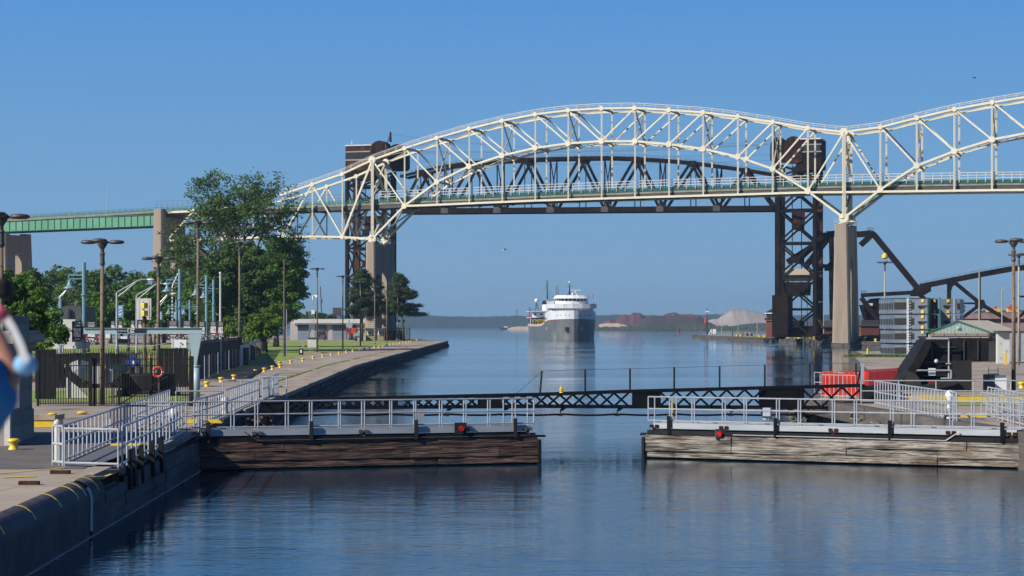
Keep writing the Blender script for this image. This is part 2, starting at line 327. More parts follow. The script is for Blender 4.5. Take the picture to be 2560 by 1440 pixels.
# grass in the joint behind the coping
def grass_strip(pts, wdt, n, h, label=None, name='joint_grass'):
    vs = []; fs = []
    for i in range(n):
        t = random.random()*(len(pts)-1); k = int(t); p = V(pts[k]).lerp(V(pts[k+1]), t-k)
        dn = math.sin(p.y*.35)+math.sin(p.y*.11+2)+math.sin(p.x*.9)
        if dn < -.3: continue
        p = p+V((random.gauss(0, wdt), random.uniform(-.3, .3), 0)); a = random.random()*6.28; hh = h*random.uniform(.4, 1.3); q = V((math.cos(a), math.sin(a), 0))*.05*(1+h)
        k = len(vs); vs += [p-q, p+q, p+V((random.uniform(-.1, .1), random.uniform(-.1, .1), hh))]; fs.append((k, k+1, k+2))
    m = MB(); m.add(vs, fs); m.build(name, M['leaf_bright'], label=label, cat='grass' if label else None, kind='stuff')
grass_strip([V((p.x-2.8, p.y, ZQ)) for p in ce], .10, 5000, .09, 'thin weeds in the long joint behind the pier coping')
# lock wall, left: rounded steel capped part (Y 10..56) and block recess (57..80)
prof = [(-.5, ZQ+.02)]+[(-.5+.5*math.sin(a), ZQ-.5+.52*math.cos(a)) for a in [math.radians(d) for d in range(10, 91, 10)]]+[(0, -2)]
def sweep(prof, y0, y1, n=2):
    m = MB(); 
    for i in range(n):
        ya = y0+(y1-y0)*i/n; yb = y0+(y1-y0)*(i+1)/n
        for (o1, z1), (o2, z2) in zip(prof[:-1], prof[1:]):
            m.quad(V((wl(ya)+o1, ya, z1)), V((wl(yb)+o1, yb, z1)), V((wl(yb)+o2, yb, z2)), V((wl(ya)+o2, ya, z2)))
    return m
lw = thing('lock_wall', 'rounded dark steel capped lock wall with yellow stripes at lower left', 'lock wall', (wl(40), 40, 0))
sweep(prof, 10, 54.72, 6).build('steel_cap', M['steelcap'], lw, smooth=True)
sweep([(a+.004, b+.006) for a, b in prof], 55.07, 57.2, 1).build('concrete_nose', M['wallconc'], lw)
for ys in (40.6, 44.1, 47.5, 50.7, 53.1, 54.2, 56.2):
    st = MB(); pr = prof[:8]
    for (o1, z1), (o2, z2) in zip(pr[:-1], pr[1:]):
        st.hexa([V((wl(ys)+o1, ys, z1)), V((wl(ys)+o2, ys, z2)), V((wl(ys)+o2, ys+.09, z2)), V((wl(ys)+o1, ys+.09, z1))],
                [V((wl(ys)+o1+.008, ys, z1+.010)), V((wl(ys)+o2+.010, ys, z2+.008)), V((wl(ys)+o2+.010, ys+.09, z2+.008)), V((wl(ys)+o1+.008, ys+.09, z1+.01))])
    st.build('yellow_stripe', M['yellow'], lw)
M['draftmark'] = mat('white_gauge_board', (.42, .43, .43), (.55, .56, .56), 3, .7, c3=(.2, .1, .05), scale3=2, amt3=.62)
sweep([(a+.02, b+.012) for a, b in prof[5:-1]]+[(.02, .15)], 54.7, 55.1, 1).build('gauge_strip', M['draftmark'], lw)
MB().hexa([V((wl(10), 10, .0)), V((wl(80), 80, .0)), V((wl(80)+.045, 80, .0)), V((wl(10)+.045, 10, .0))], [V((wl(10), 10, .015)), V((wl(80), 80, .015)), V((wl(80)+.045, 80, .015)), V((wl(10)+.045, 10, .015))]).build('waterline_reflection', M['draftmark'], lw)  # thin reflection along the waterline, painted as a pale strip
# recess blocks
lb = thing('gate_recess_wall', 'dark granite block wall with rusty bolt ledge beside the left lock gate', 'lock wall', (wl(68), 68, 0))
b_ = MB(); 
ys = 57.3
while ys < 79.6:
    ye = min(ys+random.choice((1.5, 1.9, 2.3)), 79.8); jj = random.uniform(-.05, .05); zt = 1.02 if ys < 61 else 1.18
    for z0, z1 in ((-2, .3), (.32, .68), (.70, zt)):
        j = random.uniform(-.03, .03)
        b_.hexa([V((wl(ys)-1.1, ys, z0)), V((wl(ye)-1.1, ye-.03, z0)), V((wl(ye)+j, ye-.03, z0)), V((wl(ys)+j, ys, z0))],
                [V((wl(ys)-1.1, ys, z1)), V((wl(ye)-1.1, ye-.03, z1)), V((wl(ye)+j-.02, ye-.03, z1)), V((wl(ys)+j-.02, ys, z1))])
    ys = ye
b_.build('block_courses', M['wallconc'], lb, bevel=.02)
b_ = MB()
b_.hexa([V((wl(57.2)-.9, 57.2, .9)), V((wl(80)-.9, 80, .9)), V((wl(80)-.30, 80, .9)), V((wl(57.2)-.30, 57.2, .9))],
        [V((wl(57.2)-.9, 57.2, ZQ+.03)), V((wl(80)-.9, 80, ZQ+.03)), V((wl(80)-.33, 80, ZQ+.03)), V((wl(57.2)-.33, 57.2, ZQ+.03))])
b_.build('back_ledge', M['quay_light'], lb)
b_ = MB()
for y0, y1, n in ((57.6, 60.6, 9), (63.5, 70, 15), (74, 79, 12)):
    for i in range(n):
        y = y0+(y1-y0)*i/n; b_.box((wl(y)-.2, y, 1.22), (.14, .14, .18)); b_.tube((wl(y)-.2, y, 1.3), (wl(y)-.1, y, 1.38), .04)
b_.build('bolt_row', M['rust_red'], lb)
b_ = MB()
for y in (61.5, 62.3, 64.0, 66.4, 68.5): b_.hexa([V((wl(y)-.1, y, .75)), V((wl(y)+.1, y, .75)), V((wl(y)+.1, y+.2, .75)), V((wl(y)-.1, y+.2, .75))], [V((wl(y)-.08, y, 1.95)), V((wl(y)+.06, y, 2.0)), V((wl(y)+.06, y+.16, 2.0)), V((wl(y)-.08, y+.16, 1.95))])
b_.beam((wl(61)-.15, 61, 1.1), (wl(80)-.15, 80, 1.2), .2, .2); b_.build('fender_post', M['black'], lb)
b_ = MB(); b_.path([V((wl(61)-.1, 61, 1.25)), V((wl(66)-.1, 66, 1.35)), V((wl(72)-.1, 72, 1.33)), V((wl(79)-.1, 79, 1.45))], .02); b_.build('conduit', M['lamp'], lb)

# right hand ground
redge = [V((20.9, 30, ZQ)), V((20.6, 80, ZQ)), V((17.2, 117, ZQ)), V((19.5, 126, ZQ)), V((27, 150, ZQ)), V((45.3, 268.5, ZQ)), V((51.3, 296, ZQ)), V((56, 330, ZQ))]
MB().poly([V((900, 30, ZQ-.004))]+[V((p.x, p.y, ZQ-.004)) for p in redge][::1]+[V((900, 330, ZQ-.004))]).build('ground', M['quay'], kind='structure')
mb = MB()
for a, b in zip(redge[:-1], redge[1:]):
    o = .12
    mb.hexa([V((a.x-o, a.y, -2)), V((b.x-o, b.y, -2)), V((b.x+.7, b.y+.01, -2)), V((a.x+.7, a.y, -2))],
            [V((a.x-o, a.y, ZQ+.006)), V((b.x-o, b.y, ZQ+.006)), V((b.x+.7, b.y+.01, ZQ+.006)), V((a.x+.7, a.y, ZQ+.006))])
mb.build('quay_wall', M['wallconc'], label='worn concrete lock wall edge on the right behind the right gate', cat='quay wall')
# rounded pier nose on right (Y=268)
M['wallconc2'] = mat('weathered_pier_nose', (.13, .11, .085), (.23, .19, .145), .5, .9, bump=.5, bscale=4, c3=(.10, .10, .10), scale3=.5, amt3=.55)
mb = MB(); mb.smooth = True
a0, a1 = V((44.2, 268, 0)), V((110, 258, 0)); pr = [(0, -2), (0, .75), (.1, 1.05), (.35, 1.35), (.8, 1.5), (2, 1.53)]
for (o1, z1), (o2, z2) in zip(pr[:-1], pr[1:]): mb.quad(a0+V((0, o1, z1)), a1+V((0, o1, z1)), a1+V((0, o2, z2)), a0+V((0, o2, z2)))
for (o1, z1), (o2, z2) in zip(pr[:-1], pr[1:]): mb.quad(a0+V((-.0+o1*.5, o1, z1)), a0+V((o2*.5, o2, z2)), V((51+o2*.5, 296, z2)), V((51+o1*.5, 296, z1)))
mb.build('pier_nose', M['wallconc2'], label='rounded concrete pier nose below the stacked grey modules', cat='pier')
# far right quay below bridge
qe = [V((79.5, 882, 1.6)), V((86, 676, 1.6)), V((89.8, 547, 1.6)), V((91, 480, 1.6)), V((92, 400, 1.6))]
MB().poly([V((140, 884, 1.6))]+[p for p in qe]+[V((900, 400, 1.6)), V((900, 884, 1.6))]).build('ground', M['quay_light'], kind='structure')
mb = MB()
for a, b in zip(qe[:-1], qe[1:]):
    d = (b-a); n_ = max(1, int(abs(d.y)/6))
    for i in range(n_):
        p = a.lerp(b, i/n_); q = a.lerp(b, (i+.985)/n_)
        for z0, z1 in ((-1, .75), (.78, 1.15), (1.18, 1.62)):
            o = random.uniform(.05, .35); mb.hexa([V((p.x-o, p.y, z0)), V((p.x+1, p.y, z0)), V((q.x+1, q.y, z0)), V((q.x-o, q.y, z0))], [V((p.x-o, p.y, z1)), V((p.x+1, p.y, z1)), V((q.x+1, q.y, z1)), V((q.x-o, q.y, z1))])
p = qe[0]
for z0, z1 in ((-1, .75), (.78, 1.15), (1.18, 1.62)): mb.box((p.x+30, p.y+1-random.random()*.3, (z0+z1)/2), (60, 2.4, z1-z0))
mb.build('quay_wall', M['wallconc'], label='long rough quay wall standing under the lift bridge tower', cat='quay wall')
MB().poly([V((X(1850, 760)+1, 850, 1.62)), V((88.6, 640, 1.62)), V((92.6, 548, 1.62)), V((94.5, 480, 1.62)), V((150, 480, 1.62)), V((150, 850, 1.62))][::1]).build('grass_verge', M['lawn'], kind='structure')
# lawns, left
zl = ZQ+.016
lp = [G(500, 952, zl), G(560, 937, zl), G(640, 917, zl), G(700, 905, zl), G(757, 889, zl), G(853, 878.5, zl), G(950, 863.5, zl), G(1000, 856.6, zl), G(1010, 854.5, zl)]
MB().poly([V((p.x-.4, p.y, zl)) for p in lp]+[gz(1005, 545, zl), gz(640, 545, zl), gz(560, 300, zl), gz(480, 160, zl)][::1]).build('lawn', M['lawn'], kind='structure')
MB().poly([gz(60, 112, zl+.004), gz(462, 112, zl+.004), gz(466, 131, zl+.004), gz(50, 131, zl+.004)]).build('lawn', M['lawn'], kind='structure')
MB().poly([gz(-200, 176, zl), gz(470, 176, zl), gz(560, 330, zl), gz(500, 420, zl), gz(-300, 420, zl)]).build('lawn', M['lawn'], kind='structure')
M['asphalt'] = mat('asphalt', (0.09, 0.085, 0.08), (0.14, 0.13, 0.12), .6, .9)
MB().poly([gz(-200, 154, zl), gz(474, 154, zl), gz(480, 170, zl), gz(-200, 170, zl)]).build('road', M['asphalt'], kind='structure')
MB().poly([gz(495, 225, zl+.02), gz(570, 225, zl+.02), gz(575, 330, zl+.02), gz(545, 330, zl+.02)]).build('path', M['quay_light'], kind='structure')
MB().poly([gz(230, 240, zl+.012), gz(560, 270, zl+.012), gz(560, 278, zl+.012), gz(230, 252, zl+.012)]).build('path', M['quay_light'], kind='structure')
# painted marks
mb = MB(); z4 = ZQ+.018
def strip(m, a, b, w, z=z4):
    a, b = V(a), V(b); a.z = b.z = z; d = (b-a).normalized(); n = V((-d.y, d.x, 0))*w/2; m.quad(a-n, b-n, b+n, a+n)
strip(mb, G(-60, 1190), G(160, 1170.5), .12); strip(mb, G(140, 1176), G(300, 1175), .07); strip(mb, G(6, 1195), G(90, 1192), .28); strip(mb, G(170, 1193), G(262, 1192), .10)
strip(mb, G(262, 1192), G(278, 1186), .1)
tag(mb.build('yellow_line', M['yellow'], kind='structure'))
for i, (x0, x1, yy) in enumerate(((127, 175, 1184.5), (48, 98, 1212))):
    MB().box((G(x0, yy)+G(x1, yy))/2+V((0, 0, .05)), ((G(x1, yy)-G(x0, yy)).length, .22, .1)).build('steel_angle', M['rust_red'], label=('rusty steel bar on the quay nearer the railings' if i == 0 else 'rusty steel bar on the quay nearer the steel capped wall'), cat='steel bar')
mb = MB(); strip(mb, G(870, 886.5), G(955, 887), .35, ZQ+.02); mb.build('white_line', M['white'], kind='structure')
mb = MB(); strip(mb, G(100, 1183, 0), G(420, 1140, 0), 1)
MB().poly([G(-80, 1172, z4-.004), G(210, 1172, z4-.004), G(300, 1110, z4-.004), G(-80, 1110, z4-.004)]).build('asphalt_patch', M['asphalt'], kind='structure')

# ------------------------------------------------------------------ far shore
M['hill'] = mat('wooded_far_hills', (0.010, 0.026, 0.024), (0.020, 0.042, 0.034), 0.02, 0.95, bump=1, bscale=.08)
M['scrub'] = mat('shore_scrub', (0.025, 0.045, 0.022), (0.055, 0.075, 0.035), 0.03, 0.95)
M['ore_red'] = mat('red_ore', (0.085, 0.035, 0.042), (0.13, 0.055, 0.062), 0.05, 0.95, c3=(.06, .035, .04), scale3=.03, amt3=.55)
M['ore_dark'] = mat('dark_ore', (0.035, 0.032, 0.035), (0.06, 0.05, 0.052), 0.05, 0.95)
M['ore_grey'] = mat('grey_stone', (0.26, 0.23, 0.22), (0.34, 0.30, 0.28), 0.05, 0.95)
M['sandst'] = mat('pale_sandy_spoil', (0.42, 0.32, 0.24), (0.5, 0.4, 0.3), 0.05, 0.95)
def hillstrip(name, prof, Y, depth, m, rough, label=None, cat=None, kind=None, seed=0, zf=0.3, rows=7, step=9.0, treeline=0):
    r = random.Random(seed); px0, px1 = prof[0][0], prof[-1][0]; n = int((px1-px0)/step)+1; vs = []; fs = []
    xs = [p[0] for p in prof]; ysy = [p[1] for p in prof]
    for i in range(n):
        px = px0+(px1-px0)*i/(n-1); yy = float(np.interp(px, xs, ysy)); zt = CZ+(HY-yy)/F*Y
        nz = (math.sin(px*.13+seed)+math.sin(px*.31+2*seed)*.6+r.uniform(-1, 1)*treeline)*rough
        for j in range(rows):
            t = j/(rows-1); z = zf+(zt+nz-zf)*(math.sin(t*math.pi/2)**1.1 if kind else t)
            yj = Y-depth+depth*t; x = (px-CX)/F*Y
            vs.append((x+(r.uniform(-.5, .5)*rough), yj+r.uniform(-.3, .3)*rough*3*(0 < j < rows-1), max(z, zf)+(r.uniform(-.5, .5)*rough if 0 < j < rows-1 else 0)))
        for j in range(1, rows):
            t = j/(rows-1); vs.append((x, Y+depth*t*.8, zf+(zt-zf)*(1-t)))
    m2 = 2*rows-1
    for i in range(n-1):
        for j in range(m2-1): fs.append((i*m2+j, (i+1)*m2+j, (i+1)*m2+j+1, i*m2+j+1))
    o = MB().add(vs, fs).build(name, m, label=label, cat=cat, kind=kind, smooth=not treeline); return o
hillstrip('hills', [(-400, 783), (0, 785), (300, 786), (700, 788), (1014, 789), (1050, 787), (1100, 790), (1200, 792), (1290, 789), (1350, 791), (1500, 788), (1545, 787), (1600, 787), (1700, 790), (1790, 785), (1900, 789), (2100, 787), (2500, 790), (3000, 786)], 4800, 350, M['hill'], .45, kind='structure', seed=3, step=2.5, treeline=1.6)
hillstrip('shore', [(1470, 824), (1480, 817.5), (1560, 816), (1700, 816.5), (1800, 815), (1920, 816), (2300, 815), (3000, 814)], 2250, 25, M['scrub'], .45, kind='structure', seed=5, step=2, treeline=1.4)
def pile(prof, Y, depth, m, label, seed):
    return hillstrip('ore_pile', prof, Y, depth, M[m], .25, label, 'ore pile', None, seed, .5, 9, 2.0)
pile([(1492, 820), (1505, 808), (1525, 796), (1540, 800), (1550, 790), (1562, 786), (1575, 787), (1582, 781), (1590, 782), (1600, 783), (1612, 791), (1630, 800), (1660, 818)], 2330, 40, 'ore_red', 'dark red ore pile nearest the freighter', 1)
pile([(1572, 821), (1590, 810), (1608, 797), (1625, 791), (1700, 789), (1745, 796), (1775, 806), (1800, 820)], 2280, 40, 'ore_dark', 'broad low dark ore pile in the middle of the far shore', 2)
pile([(1645, 800), (1660, 786), (1672, 783), (1685, 781), (1700, 785), (1730, 786), (1745, 787), (1765, 800), (1790, 812)], 2400, 40, 'ore_red', 'flat topped red ore pile behind the dark pile', 3)
pile([(1765, 803), (1782, 798), (1795, 796), (1815, 783), (1830, 774), (1860, 775), (1890, 779), (1930, 790), (1975, 806), (2010, 815)], 2400, 50, 'ore_grey', 'tall pale grey stone pile beside the control cabin', 4)
pile([(1795, 821), (1830, 815), (1880, 808), (1960, 806), (2100, 804), (2250, 806)], 2280, 30, 'ore_dark', 'low dark bank in front of the pale stone pile', 6)
pile([(1497, 812), (1520, 807), (1545, 808), (1565, 813), (1580, 816)], 2270, 14, 'sandst', 'low strip of pale sandy spoil before the red ore pile', 7)
M['bank'] = mat('pinkish_bank', (0.20, 0.12, 0.11), (0.28, 0.17, 0.15), .05, .95)
hillstrip('ore_bank', [(2385, 806), (2400, 789), (2440, 783), (2520, 781), (2600, 781), (2800, 781)], 900, 30, M['bank'], .15, 'long pinkish grey ore bank behind the green gabled shed', 'ore bank', None, 8, 1, 7, 4)
hillstrip('scrub_bank', [(2405, 800), (2440, 778), (2490, 777), (2600, 776), (2800, 775)], 960, 20, M['scrub'], .3, 'green scrub strip along the top of the ore bank', 'bank', None, 9, 1, 5, 4)
hillstrip('spit', [(1268, 821), (1285, 817.5), (1310, 815.5), (1380, 816), (1400, 820)], 2550, 14, M['sandst'], .3, 'low rubble spit to the left of the freighter', 'spit', None, 10, .0, 5, 1.5)
# ------------------------------------------------------------------ highway arch bridge
def plane(x0, Y0, sx, sy):
    k = sx/sy
    def f(px, py):
        Y = (x0+Y0*k)/((px-CX)/F+k); return P(px, py, Y)
    return f
HB = plane(-39.1, 560, .942, .337); HN = V((.337, .942, 0)); HW = 9.6
XM = [931, 1011.5, 1092.5, 1173, 1255.5, 1338, 1420.5, 1504, 1587.5, 1672.6, 1758, 1844.6, 1931.7, 2019.7, 2110, 2201, 2292, 2386, 2480, 2576, 2674]
TOP = [400, 371, 345, 322, 302, 286, 276, 271, 270, 275, 281, 291.5, 305, 320, 330, 318, 295, 273, 256, 241, 229]
ARC = [597, 515, 455, 416, 389, 370, 358.6, 353, 353, 360.6, 372, 392, 422, 478, 545, 474, 414.4, 378, 349, 331, 322]
tie = lambda x: float(np.interp(x, [1011, 1092, 1338, 1587, 1844, 2020, 2110, 2292, 2480, 2700], [515, 512, 501.6, 494, 486.5, 481, 480.5, 478, 475.5, 474]))
dk = lambda x: float(np.interp(x, [-500, -80, 20, 400, 780, 1012, 1338, 1700, 2110, 2480, 2700], [573, 553, 549, 527.5, 514, 504, 489.5, 476, 464, 458, 456]))
b0 = HB(931, 840); b0.z = 1.5
hb = thing('arch_bridge', 'cream steel arched truss highway bridge on tall concrete piers across the canal', 'bridge', b0)
n2 = len(XM)
XL = [418, 484, 559, 633, 707, 781, 856]; TL = [531, 528, 520, 506, 486, 461, 435]; BL = [601, 600, 597, 594, 592, 591.5, 592.5]
def member(name, a, b, w, h, m='cream', up=None):
    MB().beam(a, b, w, h, up or (0, 0, 1)).build(name, M[m], hb)
def chord(name, pts, w, h, m='cream'):
    q = MB()
    for a, b in zip(pts[:-1], pts[1:]): q.beam(a, b, w, h, (0, 0, 1))
    q.build(name, M[m], hb)
def gusset(p, s, name='gusset_plate', oct_=True):
    d = V((.942, -.337, 0)); pts = []
    for k in range(8):
        a = math.pi/8+k*math.pi/4; pts.append(p+d*(s*math.cos(a))+V((0, 0, s*math.sin(a)))-HN*.42)
    return pts
for side in (0, 1):
    off = HN*(HW*side)
    T = [HB(x, y)+off for x, y in zip(XL, TL)]+[HB(x, y)+off for x, y in zip(XM, TOP)]
    Bc = [HB(x, y)+off for x, y in zip(XL, BL)]
    A = [HB(x, y)+off for x, y in zip(XM, ARC)]
    Tm = T[7:]
    fm = 'cream'
    chord('top_chord', T, .7, .54, fm)
    chord('bottom_chord', Bc+[A[0]], .6, .54, fm)
    chord('arch_chord', A[:15], .6, .54, fm); chord('arch_chord', A[14:], .6, .54, fm)
    tp = [HB(x, tie(x))+off for x in XM[1:]]
    chord('tie_chord', tp, .7, .55, fm)
    for i in range(n2):
        w = .95 if i in (0, 14) else .44
        if i not in (0, 14): member('vertical_post', Tm[i], A[i], .40, w, fm)
        else: member('vertical_post', Tm[i], A[i], .8, 1.05, fm)
        if i not in (0, 1, 13, 14, 15) and i > 0: member('hanger', A[i], HB(XM[i], tie(XM[i]))+off, .4, .42, fm)
    for i in range(0, 7): member('diagonal_brace', Tm[i], A[i+1], .36, .40, fm)
    for i in range(7, 14): member('diagonal_brace', A[i], Tm[i+1], .36, .40, fm)
    for i in range(14, n2-1): member('diagonal_brace', Tm[i], A[i+1], .36, .40, fm)
    for i in range(0, 7):
        if i: member('vertical_post', T[i], Bc[i], .4, .42, fm)
    for a, b in ((1, 0), (1, 2), (3, 2), (3, 4), (5, 4), (5, 6)): member('diagonal_brace', T[a], Bc[b], .36, .40, fm)
    member('diagonal_brace', Tm[0], Bc[6], .4, .5, fm)
    member('end_post', T[0]+V((0, 0, 0)), T[1], .4, .5, fm)
    g = MB(); gs = [(T[i], 1.0) for i in (1, 3, 5, 6)]+[(Bc[i], 1.0) for i in (2, 4, 6)]+[(p, 1.0 if j not in (0, 14) else 1.7) for j, p in enumerate(Tm)]+[(p, 1.25 if j not in (0, 14) else 2.0) for j, p in enumerate(A)]
    for p, s in gs:
        s *= .66
        MB().prism(gusset(p, s), HN*.84).build('gusset_plate', M['cream'], hb)
# cross struts and sway bracing
for i, x in enumerate(XM):
    a, b = HB(x, TOP[i]), HB(x, TOP[i])+HN*HW; c, d = HB(x, ARC[i]), HB(x, ARC[i])+HN*HW
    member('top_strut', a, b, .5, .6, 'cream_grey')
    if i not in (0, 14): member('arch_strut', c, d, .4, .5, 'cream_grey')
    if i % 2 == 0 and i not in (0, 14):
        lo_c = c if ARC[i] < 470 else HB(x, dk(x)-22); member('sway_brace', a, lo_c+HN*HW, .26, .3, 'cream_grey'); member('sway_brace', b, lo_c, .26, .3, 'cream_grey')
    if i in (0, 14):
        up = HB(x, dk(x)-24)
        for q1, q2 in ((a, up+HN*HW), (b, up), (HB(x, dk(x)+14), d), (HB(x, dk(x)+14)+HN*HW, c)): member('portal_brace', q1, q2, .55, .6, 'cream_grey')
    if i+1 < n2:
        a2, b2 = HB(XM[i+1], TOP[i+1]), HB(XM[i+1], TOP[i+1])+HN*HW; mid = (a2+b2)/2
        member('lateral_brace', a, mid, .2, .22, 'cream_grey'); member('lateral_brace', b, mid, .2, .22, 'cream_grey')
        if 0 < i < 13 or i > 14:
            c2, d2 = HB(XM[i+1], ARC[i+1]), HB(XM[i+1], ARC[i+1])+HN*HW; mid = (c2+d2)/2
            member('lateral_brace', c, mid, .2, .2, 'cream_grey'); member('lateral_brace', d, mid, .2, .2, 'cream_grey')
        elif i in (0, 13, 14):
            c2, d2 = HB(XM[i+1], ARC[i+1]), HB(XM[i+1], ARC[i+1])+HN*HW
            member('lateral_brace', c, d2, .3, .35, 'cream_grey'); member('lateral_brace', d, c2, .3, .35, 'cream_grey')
for i in range(1, 7):
    x = XL[i]; a, b = HB(x, TL[i]), HB(x, TL[i])+HN*HW; c, d = HB(x, BL[i]), HB(x, BL[i])+HN*HW
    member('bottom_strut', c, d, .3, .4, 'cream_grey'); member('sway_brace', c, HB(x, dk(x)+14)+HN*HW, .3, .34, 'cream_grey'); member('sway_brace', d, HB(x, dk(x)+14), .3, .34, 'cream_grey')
# deck: slab, stringers, railings
xs = list(range(-500, 2700, 30))
def dpt(x, dy, o): return HB(x, dk(x)+dy)+HN*o
q = MB()
for x0, x1 in zip(xs[:-1], xs[1:]):
    e0 = .9 if x0 > 400 else -.4; e1 = HW-.9 if x0 > 400 else HW+.4
    b4 = [dpt(x0, 4.5, e0), dpt(x1, 4.5, e0), dpt(x1, 4.5, e1), dpt(x0, 4.5, e1)]; t4 = [dpt(x0, 0, e0), dpt(x1, 0, e0), dpt(x1, 0, e1), dpt(x0, 0, e1)]
    for k in (2, 3): b4[k].z = b4[0 if k == 3 else 1].z; t4[k].z = t4[0 if k == 3 else 1].z
    q.hexa(b4, t4)
q.build('deck_slab', M['deckconc'], hb)
q = MB()
for o in (1.3, 3.6, 6, 8.3):
    for x0, x1 in zip(xs[:-1], xs[1:]):
        if x0 < 415: continue
        q.beam(dpt(x0, 9.5, o), dpt(x1, 9.5, o), .5, 1.0)
for i in range(-7, n2): 
    x = XM[i] if i >= 0 else XL[i+7]; q.beam(dpt(x, 11, .2), HB(x, dk(x)+11)+HN*(HW-.2), .5, 1.1)
q.build('floor_beams', M['stringer'], hb)
q = MB(); q2 = MB()
for o in (1.0, HW-1.0):
    for x0, x1 in zip(xs[:-1], xs[1:]):
        for dy in (-3.0, -6.0, -9.5): q.beam(dpt(x0, dy, o), dpt(x1, dy, o), .12, .14)
        for k in (0, 15): q.beam(dpt(x0+k, 0, o), dpt(x0+k, -9.8, o), .14, .14)
        if o == 1.0 and x0 > 940: q2.hexa(*[[HB(x, dk(x)+dy)+HN*oo for x, oo in ((x0, 1.18), (x1, 1.18), (x1, 1.24), (x0, 1.24))] for dy in (-1, -8.5)])
q.build('guard_railing', M['green_rail'], hb); q2.build('barrier_panel', M['teal'], hb)
q = MB()
for o in (.75,):
    for x0 in range(945, 2660, 22):
        x1 = x0+22; f = lambda x, t: HB(x, dk(x)-9-19*t)+HN*o
        for t in (0.3, .65, 1): q.beam(f(x0, t), f(x1, t), .14, .15)
        q.beam(f(x0, -.3), f(x0, 1), .2, .2)
q.build('walkway_fence', M['pale_rail'], hb)
q = MB()
for x0 in range(388, 940, 13):
    x1 = x0+13; f = lambda x, t: HB(x, dk(x)-6-19*t)+HN*.8
    for t in (0.5, 1): q.beam(f(x0, t), f(x1, t), .04, .05)
    if x0 < 500 or x0 > 690: q.beam(f(x0, 0), f(x0, 1), .05, .05)
q.build('wire_fence', M['lamp'], hb)
# handrail along the top chord
q = MB(); tx = [707, 781, 856]+XM; ty = [486, 461, 435]+TOP
for o in (0, .9):
    for x0 in np.arange(707, 2660, 28.2):
        x1 = x0+28.2; f = lambda x, h: HB(x, float(np.interp(x, tx, ty))-h)+HN*o
        q.beam(f(x0, 13), f(x1, 13), .07, .08); q.beam(f(x0, 8.5), f(x1, 8.5), .05, .05); q.beam(f(x0, 2), f(x0, 13), .09, .09)
q.build('catwalk_handrail', M['pale_rail'], hb)
# green plate girders of the approach
for o in (0, HW):
    q = MB(); q3 = MB(); gx_ = list(range(-488, 393, 16))+[392]
    t_ = lambda x: float(np.interp(x, [-488, -80, 8, 390], [572, 554, 550.5, 537.0])); bt = lambda x: float(np.interp(x, [-488, -80, 8, 390], [600, 582, 579, 564]))
    for x0, x1 in zip(gx_[:-1], gx_[1:]):
        q.hexa([HB(x, bt(x))+HN*oo for x, oo in ((x0, o-.05), (x1, o-.05), (x1, o+.05), (x0, o+.05))], [HB(x, t_(x))+HN*oo for x, oo in ((x0, o-.05), (x1, o-.05), (x1, o+.05), (x0, o+.05))])
        q3.beam(HB(x0, bt(x0))+HN*(o-.14), HB(x0, t_(x0))+HN*(o-.14), .12, .18)
        q3.beam(HB(x0, bt(x0))+HN*o, HB(x1, bt(x1))+HN*o, .55, .14); q3.beam(HB(x0, t_(x0))+HN*o, HB(x1, t_(x1))+HN*o, .55, .16)
    q.build('plate_girder', M['green'], hb); q3.build('girder_stiffeners', M['green_rail'], hb)
